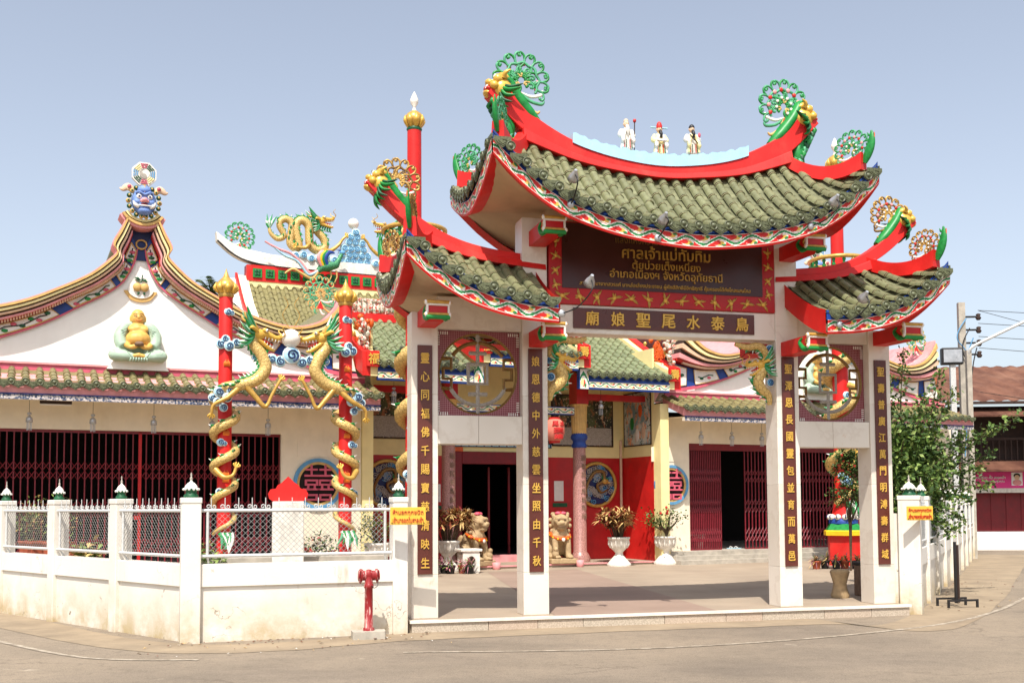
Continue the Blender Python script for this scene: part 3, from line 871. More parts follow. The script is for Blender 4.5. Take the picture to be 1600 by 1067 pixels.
def mask_mesh(name='mask'):
    """gold beast face with green mane, facing +X"""
    mb = MB()
    g = 'gold_bright'
    mb.ball((0, 0, 0), (.13, .13, .14), g)
    for s in (-1, 1):
        mb.ball((.09, s * .075, .06), (.055, .05, .05), g); mb.ball((.13, s * .075, .065), .025, 'white', seg=8, rings=5); mb.ball((.15, s * .075, .065), .012, 'black', seg=6, rings=4)
        mb.ball((.09, s * .09, -.03), (.05, .05, .045), g)
        mb.tube(spline([(.05, s * .1, .1), (.06, s * .13, .14), (.03, s * .15, .19)], 5), [.03, .022, .006], g, 6)
    mb.ball((.14, 0, .0), (.055, .06, .04), g); mb.ball((.12, 0, -.075), (.05, .085, .028), 'scale_red')
    mb.ball((.1, 0, -.115), (.055, .08, .03), g); mb.ball((.04, 0, .13), (.08, .1, .05), g)
    for s in (-1, 1):
        mb.cone((.15, s * .045, -.05), (.155, s * .05, -.1), .012, .002, 'white', 6)
    for k in range(13):
        a = R_(-112 + 224 * k / 12) ; d = V((0, math.sin(a), -math.cos(a)))
        L = .13 + .04 * (k % 2)
        p = V((-.01, 0, -.01)) + d * .1
        mb.tube(spline([p, p + d * L * .5 + V((-.06, 0, -.02)), p + d * L + V((-.14, 0, .03))], 5), [.035, .035, .024, .004], 'green' if k % 3 else 'green_dark', 6, flat=.6)
    return mb.mesh(name)
MASK = mask_mesh()
def leaf_mesh(name='leaf_guard'):
    """big curved acanthus leaf standing on the end of a ridge; XZ plane, 1 m tall"""
    mb = MB(); n = 12
    spine = [V((.28 * math.sin(1.9 * t) - .05, 0, t)) for t in [i / n for i in range(n + 1)]]
    mb.tube(spine, [.1, .15, .16, .14, .1, .03], 'green', 8, flat=.45, up=(0, 1, 0))
    for i in range(2, n, 2):
        d = V((-.16, 0, .05)); p = spine[i]
        mb.tube([p, p + d * .7, p + d + V((0, 0, .08))], [.05, .045, .008], 'green', 6, flat=.5, up=(0, 1, 0))
    mb.tube([s + V((.09, 0, 0)) for s in spine[1:-1]], .016, 'orange', 5)
    return mb.mesh(name)
LEAF = leaf_mesh()

# ================================================================== the entrance gate
gate = thing('temple_gate', 'four pillared marble temple gate with three upswept olive tiled roofs and red ridges', 'gate', GATE_O, GATE_A)
PW, PD = .35, .34
PU = [-3.555, -2.055, 1.705, 3.205]
COUPLET = ['靈心同福佛千賜寶慈清映生', '娘恩德中外慈雲坐照由千秋', '聖澤恩長國靈包並育而萬邑', '聖壽普廣江萬門明溥壽群域']
for i, u in enumerate(PU):
    top = 3.98 if i in (0, 3) else 5.32
    m = MB(); m.box((u + .006, .006, 0), (u + PW - .006, PD - .006, top), 'marble')
    pil = m.build('pillar', gate)
    cuts = [0.0, .56, 1.72, 2.9, 3.98] + ([] if i in (0, 3) else [5.3])
    for a, b in zip(cuts, cuts[1:]):
        m = MB(); m.box((u, 0, a + .0015), (u + PW, PD, b - .0015), 'marble'); bevel(m.build('marble_slab', pil), .004, 1)
    m = MB(); c = u + PW / 2
    m.box((c - .098, -.022, .567), (c + .098, -.002, 3.54), 'brown_panel')
    pan = bevel(m.build('couplet_panel', gate), .003, 1)
    for k, ch in enumerate(COUPLET[i]):
        me = text_mesh(ch, 'gold_bright', height=.135, size=.16, depth=.006, bold=.0025, name='gold_character')
        sx = .82
        link('gold_character', me, pan, Matrix.Translation((c, -.026, 3.37 - k * .2415)) @ Matrix.Diagonal((sx, 1, 1, 1)))
# side bays: lintel, upper wall, moon lattice
def lattice(u0, side):
    cx = u0 + .575; cz = 3.2; r = .545
    m = MB(); NS = 40
    hole = [(cx + r * math.cos(2 * math.pi * k / NS), cz + r * math.sin(2 * math.pi * k / NS)) for k in range(NS)]
    def sq(k):
        a = 2 * math.pi * k / NS; c, s_ = math.cos(a), math.sin(a); f = .572 / max(abs(c), abs(s_)); return (cx + c * f, cz + s_ * f)
    outer = [sq(k) for k in range(NS)]
    for y in (.14, .2):
        vs = [(x, y, z) for x, z in hole] + [(x, y, z) for x, z in outer]
        fs = [(k, (k + 1) % NS, (k + 1) % NS + NS, k + NS) for k in range(NS)]
        m.add(vs, fs if y > .15 else [f[::-1] for f in fs], 'mosaic')
    m.add([(x, .14, z) for x, z in hole] + [(x, .2, z) for x, z in hole], [(k, (k + 1) % NS, (k + 1) % NS + NS, k + NS) for k in range(NS)], 'mosaic')
    for sx in (-1, 1):           # little white dashes in the spandrel corners
        for sz in (-1, 1):
            for k in range(5):
                m.box((cx + sx * (.54 - k * .03) - .006, .134, cz + sz * .535 - .02), (cx + sx * (.54 - k * .03) + .006, .142, cz + sz * .535 + .02), 'white')
                m.box((cx + sx * .545 - .02, .134, cz + sz * (.50 - k * .03) - .006), (cx + sx * .545 + .02, .142, cz + sz * (.50 - k * .03) + .006), 'white')
    pan = m.build('moon_panel', gate)
    m = MB()
    ring = [(cx + r * math.cos(2 * math.pi * k / 48), .17, cz + r * math.sin(2 * math.pi * k / 48)) for k in range(48)]
    m.tube(ring, .028, 'bronze', 4, closed=True, up=(0, 1, 0), smooth=False)
    m.build('ring', pan)
    def bar(pts, mat, w=.02):
        m = MB(); m.tube([(cx + x, .17, cz + z) for x, z in pts], w * 1.35, mat, 4, up=(0, 1, 0), smooth=False); return m.build('lattice_bar', pan)
    g = 'carved_grey'; b = 'bronze'
    bar([(-.13, .13), (.13, .13), (.13, -.13), (-.13, -.13), (-.13, .15)], g)
    bar([(0, .13), (0, .53)], g); bar([(0, -.13), (0, -.53)], g)
    bar([(-.12, .28), (.12, .28)], g); bar([(-.13, -.27), (.13, -.27)], g)
    for a0, a1, mt in ((205, 335, g), (35, 145, b)):
        bar([(.42 * math.cos(R_(a0 + (a1 - a0) * k / 16)), .42 * math.sin(R_(a0 + (a1 - a0) * k / 16))) for k in range(17)], mt)
    for s in (-1, 1):
        bar([(s * .5, .2), (s * .36, .2), (s * .36, .07), (s * .47, .07), (s * .47, -.07), (s * .36, -.07), (s * .36, -.2), (s * .5, -.2)], b)
for u0 in (-3.205, 2.055):
    m = MB(); m.box((u0 + .002, .02, 2.256), (u0 + .55, .31, 2.63), 'marble'); m.box((u0 + .554, .02, 2.256), (u0 + 1.148, .31, 2.63), 'marble')
    bevel(m.build('side_lintel', gate), .004, 1)
    m = MB(); m.box((u0 + .002, .03, 3.775), (u0 + 1.148, .3, 4.2), 'marble'); m.build('upper_wall', gate)
    lattice(u0, u0)
# centre beam with its brown tablet
m = MB(); m.box((-1.703, .01, 3.777), (1.703, .31, 4.165), 'marble'); bevel(m.build('centre_beam', gate), .005, 1)
m = MB(); m.box((-1.335, -.014, 3.845), (1.365, .008, 4.125), 'brown_panel'); tab = m.build('name_tablet', gate)
for k, ch in enumerate('廟娘聖尾水泰鳥'):
    me = text_mesh(ch, 'gold_bright', height=.2, size=.2, depth=.008, bold=.004, name='gold_character')
    link('gold_character', me, tab, Matrix.Translation((-1.07 + k * .373, -.02, 3.985)))
# big dedication board
m = MB(); m.box((-1.68, -.03, 4.168), (1.69, .2, 5.3), 'red_deep')
board = bevel(m.build('dedication_board', gate), .006, 1)
m = MB(); m.box((-1.5, -.042, 4.385), (1.49, -.028, 5.28), 'brown_board'); m.build('inscription_field', board)
TEXT = [('แสงแห่งความเมตตาอันศักดิ์สิทธิ์', 5.09, None, 1.5, 0, 'bronze'), ('ศาลเจ้าแม่ทับทิม', 4.925, None, 1.32, .012, 'gold'), ('ตุ้ยบ่วยเต็งเหนี่ยง', 4.735, None, 1.02, .006, 'gold'),
        ('อำเภอเมืองฯ จังหวัดอุทัยธานี', 4.6, None, 1.68, .008, 'gold'), ('สายน้ำนี้มาจากสวรรค์ มาหล่อเลี้ยงประชาชน ผู้ศักดิ์สิทธิ์มีอิทธิฤทธิ์ คุ้มครองได้ถึงไกลแสนไกล', 4.455, None, 2.55, .004, 'gold')]
for body, z, h, w, bo, mt in TEXT:
    me = text_mesh(body, mt, width=w, depth=.004, bold=bo * 1.2, name='inscription_line')
    link('inscription_line', me, board, Matrix.Translation((.02, -.05, z)))
def rosette(name='gilt_spray'):
    m = MB()
    m.ball((0, 0, 0), (.034, .014, .03), 'gold_bright', seg=8, rings=5)
    for k, (a, L, cv) in enumerate(((12, .1, .5), (48, .075, -.4), (140, .11, .3), (172, .085, -.5), (205, .06, .4), (262, .07, -.3), (318, .1, .45), (345, .07, -.5))):
        d = V((math.cos(R_(a)), 0, math.sin(R_(a)))); n = V((-d.z, 0, d.x)) * cv
        m.tube(spline([d * .02, d * L * .6 + n * .02, d * L + n * .05], 4), [.008, .014, .003], 'gold', 5, flat=.6, up=(0, 1, 0))
    return m.mesh(name)
ROS = rosette()
for k in range(13): link('gilt_spray', ROS, board, Matrix.Translation((-1.5 + k * .25, -.036, 4.275)) @ Matrix.Rotation(R_(k * 47), 4, 'Y') @ Matrix.Diagonal((1.15, 1.3, 1.0, 1)))
for s in (-1.59, 1.585):
    for k in range(5): link('gilt_spray', ROS, board, Matrix.Translation((s, -.036, 4.42 + k * .2)) @ Matrix.Rotation(R_(k * 67 + 30), 4, 'Y') @ Matrix.Diagonal((.75, 1, 1.0, 1)))
m = MB(); m.box((-1.703, .05, 5.3), (1.703, .29, 5.5), 'soffit'); m.build('head_beam', gate)

# projecting brackets with scroll ends
def bracket_mesh():
    m = MB(); L = .8
    m.prism([(0, -.1), (0, .1), (-L + .02, .1), (-L + .02, -.06), (-L * .7, -.11)], -.115, .115, 'red', 'x')
    y = -L
    m.box((-.12, y + .005, -.065), (.12, y + .03, .075), 'red_deep')
    for z, mt, r in ((.095, 'gold', .026), (.065, 'white', .016), (-.055, 'gold', .02), (-.09, 'green', .03)):
        m.tube([(-.15, y, z), (.15, y, z)], r, mt, 8)
    for s in (-1, 1):
        for z in (.09, -.06):
            m.ball((s * .15, y, z), (.022, .032, .032), 'white', seg=8, rings=5); m.ball((s * .168, y, z), .014, 'ochre', seg=6, rings=4)
        m.box((s * .135 - .012, y - .012, -.05), (s * .135 + .012, y + .03, .08), 'white')
        m.tube(spline([(s * .118, y + .05, -.09), (s * .122, y + .16, -.075), (s * .12, y + .26, .02), (s * .118, y + .2, .08)], 5), [.03, .04, .03, .01], 'green', 6)
        m.tube(spline([(s * .125, y + .02, .06), (s * .128, y + .09, .02), (s * .125, y + .06, -.03)], 5), [.014, .018, .006], 'gold', 5)
    return m.mesh('bracket')
BR = bracket_mesh()
for u, z in ((-3.36, 3.87), (3.4, 3.85), (-1.85, 3.66), (1.9, 3.65), (-1.84, 5.03), (1.9, 5.02)):
    link('bracket', BR, gate, Matrix.Translation((u, .0, z)))

# roofs
def sym(t): return [(-u, z) for u, z in t[::-1] if u > 0] + list(t)
UE = [(0, 4.775), (.7, 4.83), (1.25, 4.93), (1.8, 5.11), (2.25, 5.385), (2.55, 5.65), (2.72, 5.82)]
UR = [(0, 6.08), (.65, 6.13), (1.2, 6.23), (1.75, 6.38), (2.0, 6.45)]
up = GateRoof(-2.72, 2.72, -1.95, 1.95, sym(UE), sym(UR), .42, .42)
roof_u = gate_roof(up, gate, 'upper_roof', nseg=6, inner_z=5.46)
LE = [(1.88, 3.735), (2.4, 3.775), (2.9, 3.9), (3.3, 4.095), (3.6, 4.31), (3.8, 4.5)]
LR = [(1.88, 4.68), (2.5, 4.75), (3.0, 4.86), (3.35, 4.96)]
lr = GateRoof(1.88, 3.8, 1.88, 3.3, LE, LR, 0, .42, cut0=True)
roof_r = gate_roof(lr, gate, 'side_roof', nseg=5, inner_z=4.25, mid=2.6)
ll = GateRoof(-3.8, -1.88, -3.3, -1.88, [(-u, z) for u, z in LE[::-1]], [(-u, z) for u, z in LR[::-1]], .42, 0, cut1=True)
roof_l = gate_roof(ll, gate, 'side_roof', nseg=5, inner_z=4.25, mid=-2.6)

# ridges
zb = smooth_table(sym([(0, 6.05), (.65, 6.09), (1.2, 6.18), (1.6, 6.31), (1.9, 6.47), (2.15, 6.66), (2.5, 7.02)])); zt = smooth_table(sym([(0, 6.25), (.65, 6.31), (1.2, 6.44), (1.6, 6.62), (1.9, 6.81), (2.1, 7.0), (2.32, 7.27)]))
lo = zb; hi = zt
n = min(len(lo), len(hi)); 
def resamp(t, n): 
    x0, x1 = t[0][0], t[-1][0]; return [(x0 + (x1 - x0) * i / (n - 1), table(t, x0 + (x1 - x0) * i / (n - 1))) for i in range(n)]
rid = ridge_band(resamp(lo, 50), resamp(hi, 50), .2, 'red', 'main_ridge', roof_u)
# projecting lower moulding of the ridge
mlo = resamp(smooth_table(sym([(0, 6.0), (.65, 6.05), (1.2, 6.13), (1.6, 6.24), (2.02, 6.38)])), 40); mhi = [(u, z + (.09 + .09 * (abs(u) / 2) ** 3)) for u, z in mlo]
ridge_band(mlo, mhi, .36, 'red', 'ridge_moulding', roof_u)
# pale blue cloud plate with scalloped top
m = MB(); top = []
for k in range(61):
    u = -1.3 + 2.66 * k / 60; top.append((u, table(hi, u) + .11 - .02 * abs(u) + .022 * abs(math.sin(k * .62)) + .012 * math.sin(k * 1.9)))
poly = [(u, table(hi, u) - .05) for u, z in top] 
m.strip([(u, VC - .125, z) for u, z in poly], [(u, VC - .125, z) for u, z in top], 'sky_blue')
m.strip([(u, VC - .125, z) for u, z in top], [(u, VC + .125, z) for u, z in top], 'sky_blue')
m.strip([(u, VC + .125, z) for u, z in top], [(u, VC + .125, z) for u, z in poly], 'sky_blue')
for e in (0, -1): m.add([(poly[e][0], VC - .125, poly[e][1]), (poly[e][0], VC + .125, poly[e][1]), (top[e][0], VC + .125, top[e][1]), (top[e][0], VC - .125, top[e][1])], [(0, 1, 2, 3)], 'sky_blue')
m.build('cloud_plate', roof_u)
for s, rf, roof in ((1, lr, roof_r), (-1, ll, roof_l)):
    b = [(1.72, 4.66), (2.5, 4.73), (3.0, 4.85), (3.4, 5.03), (3.75, 5.28), (4.12, 5.64)]
    t = [(1.72, 4.82), (2.5, 4.9), (3.0, 5.03), (3.4, 5.24), (3.7, 5.5), (3.98, 5.82)]
    b, t = resamp(smooth_table(b), 24), resamp(smooth_table(t), 24)
    if s < 0: b, t = [(-u, z) for u, z in b[::-1]], [(-u, z) for u, z in t[::-1]]
    ridge_band(b, t, .18, 'red', 'main_ridge', roof)
    b2 = resamp(smooth_table([(1.72, 4.62), (2.5, 4.69), (3.0, 4.79), (3.38, 4.92)]), 20); t2 = [(u, z + .1 + .06 * max(0, u - 2.6)) for u, z in b2]
    if s < 0: b2, t2 = [(-u, z) for u, z in b2[::-1]], [(-u, z) for u, z in t2[::-1]]
    ridge_band(b2, t2, .32, 'red', 'ridge_moulding', roof)
# hip bands with corner ornaments, ridge-end masks
def hips(rf, roof, curl, cs, ends):
    for e in ends:
        h = (rf.hl, rf.hr)[e]; uo = (rf.u0, rf.u1)[e]; s = -1 if e == 0 else 1
        for sg in (-1, 1):
            pl, ph = [], []
            for k in range(15):
                t = k / 14 * .86; u = h + (uo - h) * t; z = rf.z(u, t)
                p = V((u, VC + sg * H * t, z)); lift = .02 + .05 * t ** 3
                pl.append(p + V((0, 0, -.03 + lift))); ph.append(p + V((0, 0, .16 + lift + .1 * t ** 4)))
            m = MB(); d = (pl[-1] - pl[0]); nn = V((-d.y, d.x, 0)).normalized() * .075
            rows = [[a + nn * 1.2, a - nn * 1.2, b - nn, b + nn] for a, b in zip(pl, ph)]
            m.grid(rows, 'red', False, closed=True); m.add(rows[0], [(0, 1, 2, 3)], 'red'); m.add(rows[-1], [(3, 2, 1, 0)], 'red')
            hip = m.build('hip_ridge', roof)
            # corner leaf and curl, in the vertical plane of the hip
            tip = ph[-1]; ax = V((d.x, d.y, 0)).normalized(); ang = math.atan2(ax.y, ax.x)
            M0 = Matrix.Translation(tip + V((0, 0, -.14))) @ Matrix.Rotation(ang, 4, 'Z')
            link('corner_leaf', LEAF, roof, M0 @ Matrix.Translation((.03, 0, 0)) @ Matrix.Diagonal((.42, .5, .5 * cs, 1)))
            link('corner_scroll', curl, roof, M0 @ Matrix.Translation((-.2 * cs, 0, -.06)) @ Matrix.Diagonal((cs, cs, cs, 1)))
hips(up, roof_u, CURL_GREEN, .86, (0, 1))
hips(lr, roof_r, CURL_GOLD, .9, (1,)); hips(ll, roof_l, CURL_GOLD, .9, (0,))
def horn_leaf():
    m = MB()
    p = spline([(-.52, 0, -.3), (-.36, 0, -.14), (-.18, 0, .08), (-.06, 0, .28), (-.03, 0, .38)], 6)
    m.tube(p, [.05, .085, .09, .085, .075, .04], 'green', 8, flat=1.5, up=(0, 1, 0))
    m.tube([q + V((.075, 0, -.03)) for q in p[1:-2]], .02, 'orange', 5)
    return m.mesh('horn_leaf')
HORN_LEAF = horn_leaf()
def beard():
    m = MB()
    for k in range(10):
        z0 = -.12 - .06 * k; x = .02 - .05 * k * .6
        for sg in (-1, 1): m.tube(spline([(x, sg * .05, z0), (x + .06, sg * .11, z0 - .07), (x - .02, sg * .09, z0 - .16)], 4), [.03, .04, .008], ('green', 'green_dark', 'green_pale')[k % 3], 5)
    m.tube(spline([(-.05, 0, -.2), (-.16, 0, -.5), (-.12, 0, -.85), (-.2, 0, -1.0)], 6), [.06, .11, .1, .03], 'green', 7, flat=1.2, up=(0, 1, 0))
    return m.mesh('beard')
BEARD = beard()
for roof, ue, ze, curl, cs, s in ((roof_u, 2.36, 7.1, CURL_GREEN, 1.32, 1), (roof_u, -2.36, 7.1, CURL_GREEN, 1.32, -1), (roof_r, 4.02, 5.68, CURL_GOLD, 1.12, 1), (roof_l, -4.02, 5.68, CURL_GOLD, 1.12, -1)):
    F = Matrix.Translation((ue, VC, ze)) @ Matrix.Diagonal((s, 1, 1, 1))
    k = 1.0 if roof is roof_u else .85
    F1 = Matrix.Translation((ue, VC, ze)) @ (Matrix.Rotation(math.pi, 4, 'Z') if s < 0 else Matrix.Identity(4))
    link('beast_mask', MASK, roof, F1 @ Matrix.Translation((-.07, 0, -.0)) @ Matrix.Rotation(R_(-30), 4, 'Y') @ Matrix.Diagonal((1.3 * k, 1.3 * k, 1.3 * k, 1)))
    link('ridge_leaf', HORN_LEAF, roof, F1 @ Matrix.Translation((-.08, 0, -.12)) @ Matrix.Diagonal((k, k, k, 1)))
    if roof is roof_u: link('ridge_beard', BEARD, roof, F1)
    link('ridge_scroll', curl, roof, F1 @ Matrix.Translation((-.36 * k, 0, -.28)) @ Matrix.Diagonal((cs, cs, cs, 1)))
# ================================================================== temple wings
TS = tile_meshes('wing', .068, 1, .165, 'tile_sage', 'tile_sage')
TG = tile_meshes('porch', .066, 1, .15, 'tile_green', 'tile_green')
OUT = [(.30, 7.2), (.42, 6.92), (.56, 6.63), (.49, 6.47), (.62, 6.3), (.97, 5.99), (1.5, 5.69), (2.2, 5.37), (2.94, 5.2), (3.5, 5.3), (3.85, 5.55), (4.08, 5.9)]
INN = [(.07, 6.62), (.09, 6.48), (.14, 6.3), (.22, 6.12), (.36, 5.9), (.66, 5.66), (1.1, 5.4), (1.75, 5.02), (2.5, 4.7), (3.2, 4.47), (3.8, 4.33), (4.5, 4.23)]
def curve_pts(tb, n=5): return [(p.x, p.z) for p in spline([V((x, 0, z)) for x, z in tb], n)]
OUTC, INNC = curve_pts(OUT), curve_pts(INN)
BANDS = [(-.03, .02, -.40, 'pink_pale'), (.02, .1, -.44, 'ochre'), (.1, .15, -.37, 'stone_dark'), (.15, .23, -.41, 'cream_yellow'), (.23, .29, -.33, 'wood_dark'), (.29, .36, -.36, 'peach'), (.36, .43, -.27, 'wood_dark'), (.43, .5, -.3, 'pink_pale'), (.5, .54, -.2, 'scale_red')]
def lerp2(a, b, f): return (a[0] + (b[0] - a[0]) * f, a[1] + (b[1] - a[1]) * f)

def gable_mouldings(par):
    for f0, f1, y, mat in BANDS:
        m = MB()
        for s in (-1, 1):
            A = [lerp2(o, i, f0) for o, i in zip(OUTC, INNC)]; B = [lerp2(o, i, f1) for o, i in zip(OUTC, INNC)]
            top = [(s * x, y, z) for x, z in A]; bot = [(s * x, y, z) for x, z in B]
            topb = [(s * x, .1, z) for x, z in A]; botb = [(s * x, .1, z) for x, z in B]
            for lo, hi in ((bot, top), (top, topb), (botb, bot)): m.grid([lo, hi], mat, True)
            for e in (0, -1): m.add([top[e], bot[e], botb[e], topb[e]], [(0, 1, 2, 3)], mat)
        m.build('roof_moulding', par)
    # dentil course
    m = MB()
    for s in (-1, 1):
        A = [lerp2(o, i, .545) for o, i in zip(OUTC, INNC)]
        for k in range(16, len(A) - 3):
            for h in (0, .33, .66):
                x, z = lerp2(A[k], A[k + 1], h); m.cbox((s * x, -.19, z), (.03, .08, .05), 'peach')
    stuff(m.build('dentils', par))
    # painted band: blue ground, white framed panels
    m = MB()
    for s in (-1, 1):
        A = [lerp2(o, i, .57) for o, i in zip(OUTC, INNC)]; B = [lerp2(o, i, .95) for o, i in zip(OUTC, INNC)]
        m.grid([[(s * x, -.06, z) for x, z in B], [(s * x, -.06, z) for x, z in A]], 'blue', True)
    m.build('blue_band', par)
    for s in (-1, 1):
        for k0, k1, kind in ((3, 10, 0), (12, 20, 0), (22, 31, 1), (33, 41, 2), (43, 49, 1), (51, 55, 2)):
            A = [lerp2(OUTC[k], INNC[k], .6) for k in range(k0, k1 + 1)]; B = [lerp2(OUTC[k], INNC[k], .925) for k in range(k0, k1 + 1)]
            m = MB()
            m.grid([[(s * x, -.085, z) for x, z in B], [(s * x, -.085, z) for x, z in A]], 'white', False)
            ring = [(s * x, -.087, z) for x, z in A] + [(s * x, -.087, z) for x, z in B[::-1]]
            m.tube(ring, .012, 'ochre', 4, closed=True)
            mid = [lerp2(a, b, .5) for a, b in zip(A, B)]
            pts = [V((s * x, -.095, z)) for x, z in mid]
            m.tube([p + V((0, 0, .03 * math.sin(i * 1.6))) for i, p in enumerate(pts[1:-1])], .012, 'green_dark' if kind == 1 else 'steel_black', 5)
            for i, p in enumerate(pts[1:-1]):
                if kind == 2 or i % 2: m.ball(p + V((0, 0, .04 * (-1) ** i)), (.06, .012, .035), ('green_dark', 'pink', 'green')[i % 3], seg=8, rings=5)
            m.build('painted_panel', par)
    m = MB()
    for s in (-1, 1):
        A = [lerp2(o, i, .95) for o, i in zip(OUTC, INNC)]; B = [lerp2(o, i, 1.02) for o, i in zip(OUTC, INNC)]
        m.grid([[(s * x, -.075, z) for x, z in B], [(s * x, -.075, z) for x, z in A]], 'pink', True)
    m.build('pink_border', par)

def guardian_face(par):
    """blue beast face at the top of the gable, octagonal trigram mirror above"""
    m = MB(); y = -.42
    m.ball((0, y, 7.5), (.24, .16, .28), 'blue_face', seg=16, rings=10)
    m.ball((0, y - .04, 7.72), (.14, .12, .1), 'blue_face'); m.ball((0, y - .06, 7.3), (.15, .12, .09), 'blue_face')
    for s in (-1, 1):
        m.ball((s * .1, y - .13, 7.57), (.055, .04, .055), 'white', seg=10, rings=6); m.ball((s * .1, y - .165, 7.57), .022, 'blue_dark', seg=8, rings=5)
        m.ball((s * .13, y - .1, 7.47), (.07, .06, .06), 'blue_face'); m.tube(spline([(s * .1, y - .13, 7.36), (s * .17, y - .13, 7.4), (s * .21, y - .1, 7.48)], 4), [.03, .04, .008], 'white', 6)
        for k in range(8):
            a = R_(62 - k * 21); p = (s * (.02 + .275 * math.cos(a)), y - .02, 7.5 + .3 * math.sin(a))
            m.ball(p, (.05, .06, .05), 'ochre' if k % 2 else 'green_dark', seg=8, rings=5); m.ball((p[0], p[1] - .05, p[2]), .022, 'green_dark' if k % 2 else 'ochre', seg=6, rings=4)
        m.tube(spline([(s * .2, y, 7.7), (s * .3, y, 7.77), (s * .4, y, 7.72), (s * .46, y, 7.74)], 5), [.05, .08, .05, .006], 'peach', 7, flat=.5, up=(0, 1, 0))
        m.ball((s * .28, y - .04, 7.78), .04, 'pink', seg=8, rings=5)
    m.ball((0, y - .17, 7.5), (.06, .06, .05), 'pink_pale'); m.ball((-.05, y - .15, 7.485), (.04, .04, .035), 'pink_pale'); m.ball((.05, y - .15, 7.485), (.04, .04, .035), 'pink_pale'); m.ball((0, y - .14, 7.42), (.07, .04, .022), 'maroon')
    m.tube(spline([(-.14, y - .15, 7.39), (0, y - .18, 7.385), (.14, y - .15, 7.39)], 5), .014, 'white', 6); m.tube(spline([(-.16, y - .1, 7.64), (-.1, y - .16, 7.66), (0, y - .16, 7.61), (.1, y - .16, 7.66), (.16, y - .1, 7.64)], 4), .022, 'blue_face', 6)
    m.cbox((0, y - .13, 7.74), (.02, .03, .14), 'ochre'); m.cbox((0, y - .13, 7.74), (.08, .03, .02), 'ochre')
    m.build('guardian_face', par)
    m = MB(); C = V((0, -.42, 8.07)); R = .25
    oct_ = lambda r: [(C.x + r * math.cos(R_(22.5 + 45 * k)), C.z + r * math.sin(R_(22.5 + 45 * k))) for k in range(8)]
    m.prism(oct_(R), C.y, C.y + .08, 'white')
    mir = m.build('trigram_mirror', par)
    m = MB(); m.cbox((0, -.4, 7.83), (.06, .05, .1), 'ochre'); m.build('mirror_stem', par)
    cols = ['blue_mid', 'green_dark', 'pink', 'white', 'blue_mid', 'green_dark', 'pink', 'white']
    for k in range(8):
        m = MB(); a = R_(45 * k); n = V((math.cos(a), 0, math.sin(a))); t = V((-n.z, 0, n.x))
        for j, r in enumerate((.125, .16, .195)):
            hw = r * .36
            for seg_ in ((-1, 1),) if (k + j) % 3 else ((-1, -.15), (.15, 1)):
                p, q = C + n * r + t * hw * seg_[0], C + n * r + t * hw * seg_[1]
                m.tube([p + V((0, -.006, 0)), q + V((0, -.006, 0))], .0125, cols[k] if cols[k] != 'white' else 'cream_yellow', 4, up=(0, 1, 0))
        m.build('trigram', mir)
    m = MB()
    circ = lambda c, r, a0, a1, n=14: [(c[0] + r * math.cos(R_(a0 + (a1 - a0) * i / n)), c[1] + r * math.sin(R_(a0 + (a1 - a0) * i / n))) for i in range(n + 1)]
    c0 = (C.x, C.z); r = .095
    m.prism(circ(c0, r, 0, 349, 24), C.y - .012, C.y, 'white')
    dark = circ(c0, r, 90, 270) + circ((c0[0], c0[1] - r / 2), r / 2, -90, 90) + circ((c0[0], c0[1] + r / 2), r / 2, 270, 90)
    m.prism(dark, C.y - .022, C.y - .012, 'carved_grey')
    m.build('yin_yang', mir)

